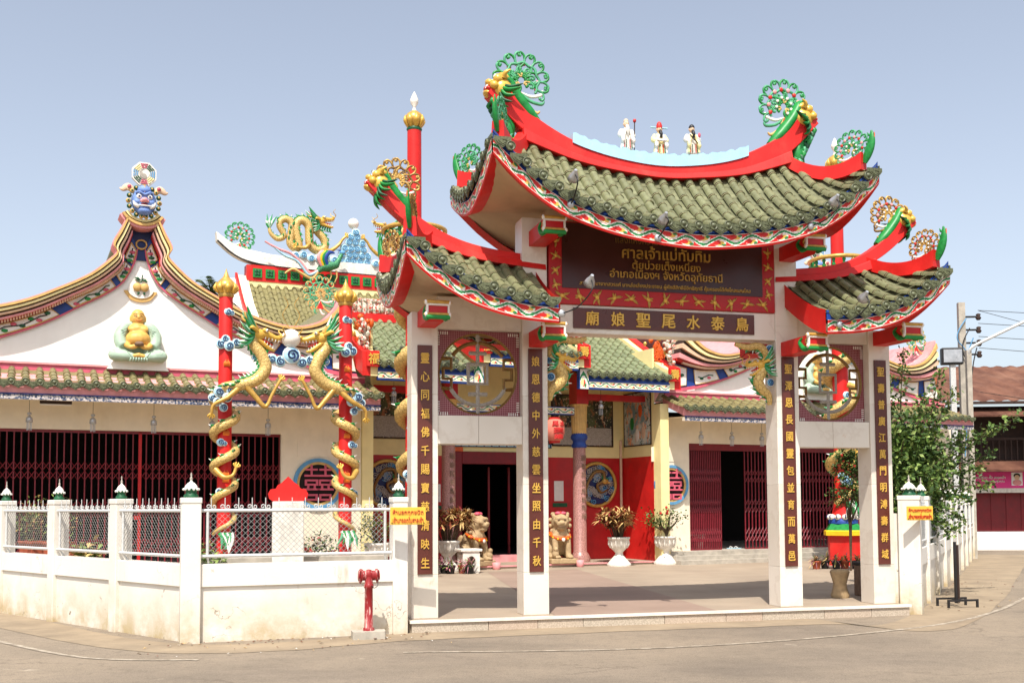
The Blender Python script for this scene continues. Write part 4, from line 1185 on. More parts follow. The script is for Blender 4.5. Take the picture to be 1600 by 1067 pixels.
def buddha(u, label):
    """laughing seated figure in relief on the gable"""
    t = thing('buddha_statue', label, 'statue', TW(u, -.12, 4.33), TEMP_A, 'laughing figures on the wing gables')
    m = MB(); g = 'skin_gold'
    m.ball((0, 0, .92), (.135, .12, .15), g, seg=14, rings=9); m.ball((0, -.02, .84), (.13, .11, .09), g)
    for s in (-1, 1):
        m.ball((s * .135, 0, .87), (.028, .03, .075), g); m.ball((s * .06, -.095, .87), (.045, .03, .04), g)
    m.ball((0, -.12, .89), (.026, .03, .03), g); m.tube([(0, 0, .8), (0, 0, .66)], .09, g)
    m.ball((0, -.03, .66), (.21, .13, .12), g); m.ball((.09, -.1, .64), (.11, .07, .07), g); m.ball((-.09, -.1, .64), (.11, .07, .07), g)
    m.ball((0, -.07, .45), (.25, .2, .18), g, seg=14, rings=9)
    for s in (-1, 1):
        m.tube(spline([(s * .27, -.08, .36), (s * .17, -.26, .27), (s * .07, -.29, .27)], 5), [.06, .05, .045], g); m.ball((s * .1, -.29, .27), (.075, .045, .05), g)
        for f in range(4): m.tube([(s * (.09 + f * .012), -.32, .255 + f * .017), (s * .02, -.335, .25 + f * .019)], .014, g, 6)
        m.tube(spline([(s * .28, -.22, .1), (s * .12, -.3, .09), (-s * .02, -.31, .11)], 5), [.05, .04, .05], g)
    body = link('body', organic(m, 'body', .017, 3), t)
    m = MB(); m.tube(spline([(-.055, -.152, .825), (0, -.165, .81), (.055, -.152, .825)], 4), .006, 'scale_red', 5)
    for s in (-1, 1): m.tube(spline([(s * .03, -.135, .905), (s * .055, -.135, .915), (s * .08, -.12, .905)], 4), .006, 'wood_dark', 5); m.tube(spline([(s * .025, -.135, .945), (s * .06, -.13, .96), (s * .095, -.11, .945)], 4), .006, 'wood_dark', 5)
    stuff(m.build('face', body))
    m = MB(); r = 'robe_green'
    for s in (-1, 1):
        m.tube(spline([(s * .1, .02, .76), (s * .25, -.0, .7), (s * .33, -.02, .52), (s * .32, -.08, .36), (s * .27, -.14, .28)], 6), [.07, .1, .13, .12, .1], r, 10)
        m.tube(spline([(s * .14, 0, .2), (s * .36, -.08, .14), (s * .44, -.16, .11), (s * .28, -.24, .09), (s * .08, -.27, .07)], 6), [.12, .14, .12, .11, .07], r, 10)
    m.ball((0, .05, .45), (.3, .1, .36), r); m.ball((0, -.14, .05), (.34, .18, .06), r)
    rb = link('robe', organic(m, 'robe', .02, 3), t)
    m = MB()
    for s in (-1, 1):
        for k in range(7): m.tube(spline([(s * (.2 + .02 * k), -.12 - .004 * k, .68 - k * .055), (s * .3, -.135, .62 - k * .055), (s * .4, -.07, .6 - k * .06)], 4), .007, 'robe_green', 4)
        for k in range(5): m.tube(spline([(s * (.14 + k * .06), -.355 + k * .012, .07 + .012 * k), (s * (.2 + k * .06), -.33 + k * .012, .15), (s * (.26 + k * .05), -.25, .2)], 4), .007, 'robe_green', 4)
    for k in range(7): m.tube(spline([(-.15 + k * .05, -.29, .08), (-.15 + k * .05, -.34, .03), (-.17 + k * .055, -.32, -.02)], 4), [.012, .02, .012], 'robe_green', 5)
    m.build('robe_folds', rb)
    m = MB(); m.lathe([(.05, 0), (.085, .02), (.09, .05), (.06, .09), (.05, .08)], 'stone_dark', 12, Matrix.Translation((0, -.33, .28))); m.build('bowl', t)
    m = MB(); m.prism([(-.58, -.16), (.6, -.16), (.46, .03), (-.44, .03)], -.1, .1, 'wall_white'); m.build('ledge', t)
    return t

def grille(par, x0, x1, z0, z1, y, step=.125, name='folding_grille', mat='grille_red', post=None):
    m = MB(); x = x0; n = max(2, int(round((x1 - x0) / step))); st = (x1 - x0) / n
    for k in range(n + 1):
        xx = x0 + st * k
        m.box((xx - .012, y - .012, z0), (xx + .012, y + .012, z1), mat)
        if k < n:
            for zc in (z0 + .28, z0 + .46, z0 + 1.02, z0 + 1.2, z0 + 1.78, z0 + 1.96):
                for s in (-1, 1):
                    m.tube([(xx, y - .016 * s, zc - s * .085), (xx + st, y - .016 * s, zc + s * .085)], .009, mat, 4, cap=False, smooth=False)
    m.box((x0, y - .03, z1 - .05), (x1, y + .03, z1), mat); m.box((x0, y - .02, z0), (x1, y + .02, z0 + .03), mat)
    if post is not None: m.box((post - .03, y - .03, z0), (post + .03, y + .03, z1), 'red_deep'); m.box((post - .1, y - .04, z0 + .9), (post + .02, y + .04, z0 + .98), 'red_deep')
    return stuff(m.build(name, par))

def moon_window(par, x, z, y, r=.54):
    m = MB()
    def ring(r0, r1, yy, mat, y1=y):
        n = 40; a = [2 * math.pi * k / n for k in range(n)]
        rows = [[(x + rr * math.cos(t), yv, z + rr * math.sin(t)) for t in a] for rr, yv in ((r1, y1), (r1, yy), (r0, yy), (r0, y1 + .12))]
        m.grid(rows, mat, False, closed=True)
    ring(r * .86, r, y - .05, 'blue_mid'); ring(r * .76, r * .87, y - .035, 'ochre')
    w = m.build('moon_window', par)
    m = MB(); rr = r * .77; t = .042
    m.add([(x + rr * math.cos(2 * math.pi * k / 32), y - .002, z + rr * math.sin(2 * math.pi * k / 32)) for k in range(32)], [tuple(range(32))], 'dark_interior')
    m.build('painted_shade_disc', w)  # near-black disc on the solid wall, painted shade of the room behind
    m = MB()
    for sx in (-1, 1):
        cx = x + sx * .15
        for dz, hw in ((.3, .13), (.17, .15), (.07, .13), (-.02, .13), (-.12, .18), (-.24, .12), (-.34, .12)): m.cbox((cx, y - .03, z + dz), (hw * 2, .04, t), 'pink')
        for dx, a, b in ((0, .38, .17), (-.12, .07, -.02), (.12, .07, -.02), (-.07, -.02, -.12), (.07, -.02, -.12), (-.11, -.24, -.34), (.11, -.24, -.34)): m.cbox((cx + dx, y - .03, z + (a + b) / 2), (t, .042, abs(a - b) + t), 'pink')
    ch = m.build('double_happiness_fret', w)

def wing(s):
    """s=-1: west wing, s=1: east wing. local x is measured from the gable's centre; q points to the porch"""
    q = -s
    lab = 'left temple wing under the gable with the blue guardian face and seated golden figure' if s < 0 else 'right temple wing seen through the gate, with half open red folding grille'
    t = thing('temple_wing', lab, 'building', TW(s * 8.45, 0), TEMP_A, 'temple wings')
    X = lambda a, b: (min(q * a, q * b), max(q * a, q * b))      # from porch-facing coordinates
    FZ = .3; yw = .02; g_in = (5.58 if s < 0 else 4.62)
    ge = 8.45 - g_in                                              # grille edge next to the porch
    out = -4.6
    # plinth and steps
    m = MB()
    a, b = X(4.6, -4.7)
    for k, (yy, z) in enumerate(((-.28, .3), (-.5, .2), (-.72, .1))): m.box((a + .002 * k, yy, -.02), (b - .002 * k, 6.0, z), 'concrete')
    m.build('plinth', t)
    # lower wall, piers
    m = MB()
    a, b = X(4.61, ge); m.box((a, yw, FZ), (b, yw + .2, 3.62), 'cream')
    a, b = X(ge, out); m.box((a, yw, 2.97), (b, yw + .2, 3.62), 'cream')
    a, b = X(out, out - .4); m.box((a, yw, FZ), (b, yw + .2, 3.62), 'cream')
    m.build('wall', t)
    # shallow panel around the moon window
    c = 8.45 - (4.79 if s < 0 else 4.07)
    m = MB()
    a, b = X(c - .45, c + .55)
    m.box((a, yw - .012, 2.5), (b, yw - .002, 2.86), 'cream'); m.build('panel', t)
    moon_window(t, q * c, 1.93, yw - .01, .54 if s < 0 else .49)
    # side wall towards the porch
    a, b = X(4.86, 4.62)
    m = MB(); m.box((a, -.3 if s > 0 else -.06, 0), (b, .6, 4.1 if s < 0 else 3.9), 'cream_yellow'); m.build('corner_pilaster', t)
    # dark interior
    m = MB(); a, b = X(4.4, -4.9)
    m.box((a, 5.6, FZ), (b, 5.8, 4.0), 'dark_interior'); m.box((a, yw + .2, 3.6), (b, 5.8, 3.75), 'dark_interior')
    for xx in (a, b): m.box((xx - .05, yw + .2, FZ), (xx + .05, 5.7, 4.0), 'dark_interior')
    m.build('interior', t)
    # grilles
    if s < 0: 
        a, b = X(ge - .02, out + .05); grille(t, a, b, FZ + .002, 2.965, yw + .1, .128, post=.05 if s < 0 else None)
    else:
        grille(t, -ge + .02, -ge + 1.0, FZ + .002, 2.965, yw + .1, .055)
        grille(t, -ge + 1.75, 4.4, FZ + .002, 2.965, yw + .1, .11)
        m = MB(); m.box((-ge, yw + .04, 2.8), (4.4, yw + .14, 2.97), 'maroon'); m.build('grille_header', t)
    # gable wall
    prof = [(x, z) for x, z in INNC]
    poly = [(x, z + .06) for x, z in prof[::-1]] + [(-x, z + .06) for x, z in prof]
    poly = [(4.7, 4.0)] + poly + [(-4.7, 4.0)]
    m = MB(); m.prism(poly, -.02, .2, 'wall_white'); m.build('gable_wall', t)
    m = MB(); m.prism([(x, z) for x, z in ((-.3, 6.4), (.3, 6.4), (.3, 7.16), (-.3, 7.16))], -.05, .15, 'blue_dark'); 
    m.tube([(.1 * math.cos(R_(k * 15)), -.08, 6.72 + .09 * math.sin(R_(k * 15))) for k in range(24)], .018, 'ochre', 5, closed=True); m.build('apex_recess', t)
    gable_mouldings(t)
    m = MB()
    for r, y, mt in ((.50, -.40, 'pink_pale'), (.45, -.44, 'ochre'), (.41, -.38, 'wood_dark'), (.37, -.41, 'cream_yellow')):
        rows = [[(rr * math.cos(R_(212 + k * 7)), yy, 7.5 + rr * math.sin(R_(212 + k * 7))) for k in range(17)] for rr, yy in ((r + .025, .1), (r + .025, y), (r - .025, y), (r - .025, .1))]
        m.grid(rows, mt, False)
    m.build('face_collar', t)
    guardian_face(t)
    # peach plaque
    m = MB()
    m.prism([(.3 * math.cos(R_(180 + k * 12)) * (1 + .06 * math.cos(R_(k * 72))), 5.78 + .22 * math.sin(R_(180 + k * 12))) for k in range(16)], -.05, 0, 'ochre')
    m.prism([(.25 * math.cos(R_(180 + k * 12)), 5.82 + .19 * math.sin(R_(180 + k * 12))) for k in range(16)] + [(.12, 6.05), (-.12, 6.05)], -.07, -.05, 'white')
    for sx in (-1, 1): m.ball((sx * .07, -.1, 5.85), (.085, .05, .085), 'ochre', seg=12, rings=7)
    m.tube(spline([(-.1, -.09, 6.0), (0, -.1, 5.95), (.02, -.1, 6.03), (.03, -.1, 6.1)], 4), .012, 'green_dark', 5)
    for p, q_ in (((0, 5.99), (-.13, 6.04)), ((.02, 6.0), (.13, 5.96)), ((-.03, 5.75), (-.06, 5.69)), ((.05, 5.75), (.08, 5.69))):
        m.tube([(p[0], -.09, p[1]), ((p[0] + q_[0]) / 2, -.1, (p[1] + q_[1]) / 2 + .015), (q_[0], -.09, q_[1])], [.008, .03, .004], 'green_dark', 6, flat=.5, up=(0, 1, 0))
    m.build('peach_plaque', t)
    # swept roof behind the gable
    m = MB()
    for sx in (-1, 1):
        rows = [[(sx * x, y, z + .02) for x, z in OUTC] for y in (.05, 6, 12)]
        m.grid(rows, 'pink_pale' if s > 0 else 'tile_sage', True)
    m.build('roof', t)
    # horn scrolls at the roof ends
    for sx in (-1, 1):
        F = Matrix.Translation((sx * 3.72, -.12, 5.55)) @ Matrix.Diagonal((-sx, 1, 1, 1))
        link('horn_scroll', CURL_WING, t, Matrix.Translation((sx * 3.66, -.1, 5.6)) @ (Matrix.Identity(4) if sx < 0 else Matrix.Rotation(math.pi, 4, 'Z')))
        m = MB()
        m.prism([(sx * 3.3, 5.08), (sx * 3.72, 5.22), (sx * 3.95, 5.5), (sx * 4.02, 5.34), (sx * 3.98, 5.0), (sx * 3.5, 4.92)], -.2, -.1, 'red_deep'); m.build('horn_panel', t)
    # pent eave
    e0, e1 = (-4.75, 4.72) if s < 0 else (-4.62, 4.75)
    m = MB(); m.box((e0 + .05, -.06, 4.02), (e1 - .05, -.022, 4.24), 'pink'); m.box((e0 + .05, -.09, 4.21), (e1 - .05, -.022, 4.25), 'pink_pale'); m.build('pink_band', t)
    ln = lambda x: (lambda tt: V((x, -.07 - .98 * tt, 4.1 - .34 * tt + .03 * math.sin(math.pi * tt) * -1)))
    m = MB()
    m.add([(e0, -.05, 4.08), (e1, -.05, 4.08), (e1, -1.03, 3.735), (e0, -1.03, 3.735), (e0, -.05, 3.9), (e1, -.05, 3.9), (e1, -1.0, 3.55), (e0, -1.0, 3.55)], [(3, 2, 1, 0), (2, 3, 7, 6), (0, 4, 7, 3), (1, 2, 6, 5)], 'pink_pale')
    m.add([(e0, -1.0, 3.545), (e1, -1.0, 3.545), (e1, .95, 3.6), (e0, .95, 3.6)], [(0, 1, 2, 3)], 'cream')
    eave = m.build('pent_roof', t)
    m = MB(); m.box((e0, -1.03, 3.53), (e1, -.99, 3.555), 'blue_dark'); m.strip([(e0, -1.012, 3.44), (e1, -1.012, 3.44)], [(e0, -1.012, 3.53), (e1, -1.012, 3.53)], 'frieze_grey'); m.box((e0, -1.005, 3.44), (e1, -.9, 3.528), 'cream'); m.build('eave_frieze', eave)
    T = Tiler(TS, eave, True); n = int(round((e1 - e0) / .245)); sp = (e1 - e0) / n
    for k in range(n + 1):
        for kind, x in (('cover', e0 + sp * k), ('pan', e0 + sp * (k + .5))):
            if x > e1: continue
            T.roll(ln(x), V((-1, 0, 0)), kind, 4)
            T.end('disc' if kind == 'cover' else 'drip', ln(x)(1.03), V((0, -1, 0)), V((-1, 0, 0)), .012 if kind == 'cover' else -.005)
    return t
CURL_WING = curl_mesh(.36, 'green_pale', 'ochre', 'curl_wing')
wing_l = wing(-1)
wing_r = wing(1)
buddha(-8.5, 'seated golden bellied figure in green robe on left temple gable')
buddha(8.6, 'seated golden bellied figure glimpsed through the right round lattice of the gate')

# ================================================================== main hall
hall = thing('temple_hall', 'central temple hall with stepped green tiled porch roof and dragons on the high ridge', 'building', TEMP_O, TEMP_A)
PF = .08; BW = 1.5
m = MB(); m.box((-3.58, -.05, -.02), (3.58, 3.0, PF), 'court'); m.box((-3.58, -.07, .05), (3.58, -.05, PF + .003), 'pink_pale'); m.build('porch_floor', hall)
m = MB()
for a, b in ((-3.59, -1.25), (1.4, 3.59)):
    m.box((a, BW, PF), (b, BW + .2, 2.64), 'red_deep'); m.box((a, BW, 2.64), (b, BW + .2, 5.4), 'cream_yellow')
m.box((-1.25, BW, 2.75), (1.4, BW + .2, 5.4), 'cream_yellow')
m.build('front_wall', hall)
for s in (-1, 1):
    m = MB(); a, b = sorted((s * 3.585, s * 3.63)); m.box((a, .02, PF), (b, BW, 2.64), 'red'); m.box((a, .02, 2.64), (b, BW, 5.3), 'cream_yellow'); m.build('side_wall', hall)
m = MB()
m.box((-1.25, BW - .05, PF), (-.9, BW + .1, 2.75), 'maroon'); m.box((1.1, BW - .05, PF), (1.4, BW + .1, 2.75), 'maroon'); m.box((-.9, BW - .05, 2.45), (1.1, BW + .1, 2.75), 'maroon')
door = bevel(m.build('door_frame', hall), .01, 1)
m = MB(); m.box((-.9, BW - .12, PF), (1.1, BW + .1, .25), 'pink_pale'); m.build('threshold', door)
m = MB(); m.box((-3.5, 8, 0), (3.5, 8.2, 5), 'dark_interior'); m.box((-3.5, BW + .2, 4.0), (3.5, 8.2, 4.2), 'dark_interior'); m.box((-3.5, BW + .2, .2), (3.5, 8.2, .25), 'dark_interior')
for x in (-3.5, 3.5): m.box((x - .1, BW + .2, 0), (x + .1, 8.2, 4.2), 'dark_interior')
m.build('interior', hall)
for x in (.05, .6): m = MB(); m.box((x, BW + .6, .25), (x + .05, BW + .66, 2.4), 'maroon'); m.build('door_leaf_edge', hall)
m = MB(); m.box((-1.35, BW - .06, 2.97), (1.5, BW - .002, 3.45), 'brown_panel'); nm = m.build('name_board', hall)
m = MB(); m.strip([(-1.35, BW - .065, 2.86), (1.5, BW - .065, 2.86)], [(-1.35, BW - .065, 2.965), (1.5, BW - .065, 2.965)], 'frieze_key'); m.build('key_border', nm)
for k, ch in enumerate('水尾聖娘廟'): link('gold_character', text_mesh(ch, 'gold', height=.3, size=.3, depth=.006, bold=.004, name='gold_character'), nm, Matrix.Translation((-.95 + k * .5, BW - .07, 3.2)))
m = MB(); m.cbox((-1.0, BW - .06, 2.8), (.22, .05, .1), 'orange'); m.build('house_number', hall)
# murals
for a, b, z0, z1, mt in ((1.55, 3.25, 2.95, 4.2, 'mural_dark'), (-3.3, -1.6, 3.05, 4.2, 'mural_dark')):
    m = MB(); m.box((a, BW - .03, z0), (b, BW - .004, z1), mt); mu = m.build('mural', hall)
    m = MB()
    for p, q_ in (((a - .03, z0 - .03), (b + .03, z0)), ((a - .03, z1), (b + .03, z1 + .03)), ((a - .03, z0), (a, z1)), ((b, z0), (b + .03, z1))): m.box((p[0], BW - .045, p[1]), (q_[0], BW - .004, q_[1]), 'wood_dark')
    m.build('mural_frame', mu)
    m = MB(); m.box((a + .02, BW - .036, z0 + .01), (b - .02, BW - .031, z0 + (.45 if a > 0 else .5)), 'carved_grey'); m.build('mural_foreground', mu)
m = MB(); m.box((3.57, .12, 2.95), (3.584, 1.38, 4.25), 'mural_pale'); mu = m.build('mural', hall)
m = MB()
for p, q_ in (((.09, 2.92), (1.41, 2.95)), ((.09, 4.25), (1.41, 4.28)), ((.09, 2.95), (.12, 4.25)), ((1.38, 2.95), (1.41, 4.25))): m.box((3.56, p[0], p[1]), (3.583, q_[0], q_[1]), 'wood_dark')
m.build('mural_frame', mu)
for yy, z, c in ((.45, 3.25, 'peach'), (.75, 3.2, 'white'), (1.0, 3.5, 'green'), (.6, 3.8, 'orange')):
    m = MB(); m.ball((3.568, yy, z), (.006, .1, .17), c, seg=8, rings=6); m.ball((3.566, yy, z + .2), (.006, .05, .06), 'peach', seg=8, rings=6); m.build('painted_figure', mu)
# downpipe in the corner
m = MB(); m.tube([(3.5, BW - .04, PF), (3.5, BW - .04, 3.1)], .035, 'peach', 8); m.build('downpipe', hall)
# dragon medallions
def medallion(x):
    y = BW - .05; z = 1.96; r = .54
    m = MB()
    m.prism([(x + r * .9 * math.cos(R_(k * 10)), z + r * .9 * math.sin(R_(k * 10))) for k in range(36)], y, y + .045, 'blue_dark')
    m.tube([(x + r * math.cos(R_(k * 7.5)), y, z + r * math.sin(R_(k * 7.5))) for k in range(48)], .045, 'gold', 7, closed=True)
    md = m.build('dragon_medallion', hall)
    m = MB(); rr = random.Random(3)
    for k in range(60):
        a, d = rr.uniform(0, 6.28), .46 * math.sqrt(rr.uniform(.02, 1)); m.tube(spiral((x + d * math.cos(a), y - .02, z + d * math.sin(a)), .08, .012, 1.5, rr.uniform(0, 6)), .013, ('carved_grey', 'blue_mid', 'carved_grey')[k % 3], 5)
    stuff(m.build('cloud_relief', md))
    m = MB()
    m.tube(spline([(x - .3, y - .04, z - .3), (x - .32, y - .05, z - .05), (x - .1, y - .05, z + .3), (x + .15, y - .06, z + .32), (x + .16, y - .06, z + .1), (x - .02, y - .06, z - .02), (x + .1, y - .06, z - .2), (x + .3, y - .05, z - .12)], 6), [.015, .035, .045, .045, .045, .04, .03, .015], 'bronze', 7)
    m.ball((x + .2, y - .08, z + .08), (.1, .05, .07), 'gold'); m.ball((x + .3, y - .08, z + .05), (.05, .04, .03), 'ochre')
    for k in range(6): m.tube([(x + .15, y - .07, z + .1), (x + .1 + .05 * k, y - .08, z + .26 - .02 * k)], [.02, .004], 'green', 5)
    m.build('dragon_relief', md)
medallion(-2.78); medallion(2.78)
# notices
for x, z, w, h, mt in ((-1.55, 1.75, .22, .42, 'paper'), (1.72, 1.8, .26, .5, 'paper'), (1.75, 1.45, .4, .1, 'green_dark'), (-1.55, 1.4, .3, .1, 'green_dark')):
    m = MB(); m.box((x - w / 2, BW - .012, z - h / 2), (x + w / 2, BW - .003, z + h / 2), mt); m.build('notice', hall)
# granite columns with fluted capitals
for x in (-1.62, 1.78):
    m = MB(); M0 = Matrix.Translation((x, .5, PF))
    m.lathe([(.24, 0), (.25, .1), (.2, .2), (.165, .24), (.155, 2.75)], 'granite_pink', 18, M0); c = m.build('column', hall)
    m = MB(); m.lathe([(.17, 2.75), (.2, 2.8), (.16, 2.86), (.16, 2.92), (.2, 2.96), (.21, 3.02), (.17, 3.1)], 'blue', 18, M0); m.build('collar', c)
    m = MB(); rows = []
    for z, r in ((3.08, .165), (3.75, .19), (3.8, .22)): rows.append([(x + r * (1 + .06 * (k % 2)) * math.cos(R_(k * 10)), .5 + r * (1 + .06 * (k % 2)) * math.sin(R_(k * 10)), PF + z) for k in range(36)])
    m.grid(rows, 'ochre', False, closed=True); m.build('capital', c)
    for k, ch in enumerate('國泰民安風調雨順'): link('engraved_character', text_mesh(ch, 'stone_dark', height=.13, size=.13, depth=.002, name='engraved_character'), c, Matrix.Translation((x + .03, .5 - .17, PF + 2.5 - k * .2)))
    m = MB(); m.box((x - .16, .3, 3.88), (x + .16, .7, 4.55), 'red_deep'); m.build('red_block', hall)
    m = MB(); m.box((x - .14, .34, 4.55), (x + .14, .66, 4.9), 'red_deep'); m.build('red_block', hall)
def painted_beam(x0, x1, y, z0, z1, name='painted_beam'):
    m = MB(); m.box((x0, y, z0), (x1, y + .2, z1), 'blue'); m.strip([(x0, y - .004, z0 + .02), (x1, y - .004, z0 + .02)], [(x0, y - .004, z1 - .02), (x1, y - .004, z1 - .02)], 'frieze_white'); return m.build(name, hall)
painted_beam(-1.46, 1.6, .4, 3.62, 3.8)
for a, b in ((-3.58, -1.8), (1.95, 3.58)): m = MB(); m.box((a, .35, 4.0), (b, .6, 4.14), 'red_deep'); m.build('porch_beam', hall)
# porch roof: two outer sections and a raised centre
def porch_section(x0, x1, ze, zt, ve=-.6, vt=2.1, rows=11):
    p = lambda x, t: V((x, ve + (vt - ve) * (1 - t), zt + (ze - zt) * (1 - max(0.0, 1 - t) ** 1.12 + .4 * max(0.0, t - 1))))
    m = MB()
    R0 = [[p(x, t) + V((0, 0, -.02)) for x in (x0, x1)] for t in [k / 6 for k in range(7)]]
    m.grid(R0[::-1], 'tile_green'); m.grid([[q_ + V((0, 0, -.2)) for q_ in r] for r in R0], 'soffit')
    sec = m.build('porch_roof', hall)
    m = MB()
    for zz0, zz1, mt, y in ((-.38, -.34, 'blue', ve - .02), (-.34, -.2, 'frieze_white', ve - .03), (-.2, -.16, 'blue', ve - .035), (-.16, 0, 'blue', ve)):
        m.strip([(x0, y, ze + zz0), (x1, y, ze + zz0)], [(x0, y, ze + zz1), (x1, y, ze + zz1)], mt)
    m.box((x0, ve + .002, ze - .38), (x1, ve + .1, ze - .03), 'blue')
    m.build('eave_frieze', sec)
    T = Tiler(TG, sec, True); n = int(round((x1 - x0) / .225)); sp = (x1 - x0) / n
    for k in range(n + 1):
        for kind, x in (('cover', x0 + sp * k), ('pan', x0 + sp * (k + .5))):
            if x > x1 + .001 : continue
            T.roll(lambda t, x=x: p(x, t * 1.02), V((-1, 0, 0)), kind, rows)
            T.end('disc' if kind == 'cover' else 'drip', p(x, 1.03), V((0, -1, 0)), V((-1, 0, 0)), .01 if kind == 'cover' else -.005)
    return sec, p
def barge(xs, p, zoff=0, s=1, top=True):
    """cream and red raking bands with ceramic figures and a red end block"""
    m = MB(); N = 10
    for a, b, mt, h in ((0, .16, 'cream_yellow', .16), (.16, .34, 'red', .22)):
        rows = []
        for k in range(N + 1):
            q_ = p(xs, k / N); z = q_.z
            x0, x1 = xs + s * a, xs + s * b
            rows.append([(x0, q_.y, z - .3), (x0, q_.y, z + h), (x1, q_.y, z + h), (x1, q_.y, z - .3)])
        m.grid(rows, mt, False); m.add(rows[-1], [(0, 1, 2, 3)], mt)
    o = m.build('raking_band', hall)
    e = p(xs, 1.0)
    m = MB(); m.cbox((xs + s * .12, e.y - .04, e.z + .06), (.27, .1, .34), 'red'); blk = bevel(m.build('end_block', hall), .01, 1)
    link('gold_character', text_mesh('壽' if s > 0 else '福', 'gold_bright', height=.24, size=.3, depth=.006, bold=.006, name='gold_character'), blk, Matrix.Translation((xs + s * .12, e.y - .1, e.z + .06)))
    # ceramic cluster higher on the rake
    q_ = p(xs, .72); rr = random.Random(int(xs * 100) + 7)
    m = MB()
    for k in range(16):
        m.ball((xs + s * .12 + rr.uniform(-.16, .16), q_.y + rr.uniform(-.35, .35), q_.z + .25 + rr.uniform(-.05, .5)), (rr.uniform(.04, .09), .06, rr.uniform(.05, .12)), 'orange' if k % 3 else 'gold', seg=7, rings=5)
        a = rr.uniform(0, 6); m.tube(spiral((xs + s * .12 + rr.uniform(-.12, .12), q_.y - .1, q_.z + .3 + rr.uniform(-.1, .3)), .09, .03, 1.2, a, 8), .02, 'orange', 5)
    stuff(m.build('ceramic_flame', hall))
    m = MB(); q2 = p(xs, .9)
    for k in range(22):
        m.ball((xs + s * .2 + rr.uniform(-.1, .12), q2.y + rr.uniform(-.1, .2), q2.z + .2 + k * .03), (rr.uniform(.04, .08), .06, rr.uniform(.04, .09)), 'ceramic_mix', seg=7, rings=5)
    stuff(m.build('ceramic_figures', hall))
secs = {}
secs[1], p1 = porch_section(1.46, 3.66, 4.52, 5.9)
secs[-1], p2 = porch_section(-3.66, -1.46, 4.52, 5.9)
barge(3.66, p1, s=1); barge(-3.66, p2, s=-1)
secs[0], p0 = porch_section(-1.1, 1.1, 4.92, 6.25, ve=-.75)
barge(1.1, p0, s=1); barge(-1.1, p0, s=-1)
for s in (-1, 1):
    m = MB(); m.box((min(s * 1.2, s * 1.46), -.62, 4.14), (max(s * 1.2, s * 1.46), -.5, 4.6), 'blue')
    y = -.63; x0, x1 = sorted((s * 1.22, s * 1.44)); m.strip([(x0, y, 4.14), (x1, y, 4.14)], [(x0, y, 4.6), (x1, y, 4.6)], 'frieze_white'); m.build('step_panel', hall)
# crest of the porch roof: red band and a row of ceramic figures
for a, b, z in ((-3.9, -1.3, 5.9), (1.3, 3.9, 5.9), (-1.3, 1.3, 6.25)):
    m = MB(); m.box((a, 2.0, z - .05), (b, 2.2, z + .14), 'red'); m.build('crest_band', hall)
    m = MB(); rr = random.Random(int(a * 10) + 50); m.box((a, 2.05, z + .14), (b, 2.15, z + .5), 'ceramic_mix'); x = a + .1
    while x < b - .05:
        m.ball((x, 2.04, z + .28 + rr.uniform(-.04, .06)), (.07, .07, rr.uniform(.1, .17)), 'ceramic_mix', seg=7, rings=5); m.ball((x + .02, 2.02, z + .45), .045, 'ceramic_mix', seg=6, rings=4); x += rr.uniform(.09, .15)
    stuff(m.build('ceramic_figures', hall))
m = MB(); m.box((-3.7, 2.2, 4.0), (3.7, 2.5, 6.2), 'cream_yellow'); m.build('upper_wall', hall)
# high roof
RV, RZ = 13.9, 9.0
m = MB()
prof = [(RV, RZ), (RV - 1.3, 7.8), (RV - 2.6, 6.9), (RV - 5.6, 5.3), (RV - 9.5, 3.9)]
m.grid([[(x, v, z) for x in (-3.75, 3.75)] for v, z in prof], 'tile_sage', True); m.grid([[(x, 2 * RV - v, z) for x in (-3.75, 3.75)] for v, z in prof[::-1]], 'tile_sage', True)
high = m.build('high_roof', hall)
TH = tile_meshes('high', .085, 1, .2, 'tile_sage', 'tile_sage'); T = Tiler(TH, high, False)
hp = lambda x: (lambda t: V((x, RV - 5.6 * t, table([(RV - b, z) for b, z in prof], 5.6 * t) + .01)))
for k in range(26):
    x = -3.6 + .29 * k
    T.roll(hp(x), V((-1, 0, 0)), 'cover', 22, jit=.004); T.roll(hp(x + .145), V((-1, 0, 0)), 'pan', 22, jit=.004)
T.finish()
for s in (-1, 1):
    m = MB()
    for a, b, mt, h in ((0, .32, 'cream', .22), (.32, .4, 'red', .3), (.4, .7, 'wall_white', .1)):
        rows = [[(s * (3.7 + a), v, z - .4), (s * (3.7 + a), v, z + h), (s * (3.7 + b), v, z + h), (s * (3.7 + b), v, z - .4)] for v, z in prof[:4]]
        m.grid(rows, mt, False)
    m.build('raking_band', high)
    m = MB(); m.prism([(v, z) for v, z in prof[:4]] + [(2 * RV - v, z) for v, z in prof[:4][::-1]][1:], s * 3.72, s * 3.75, 'wall_white', 'x'); m.build('gable_wall', high)
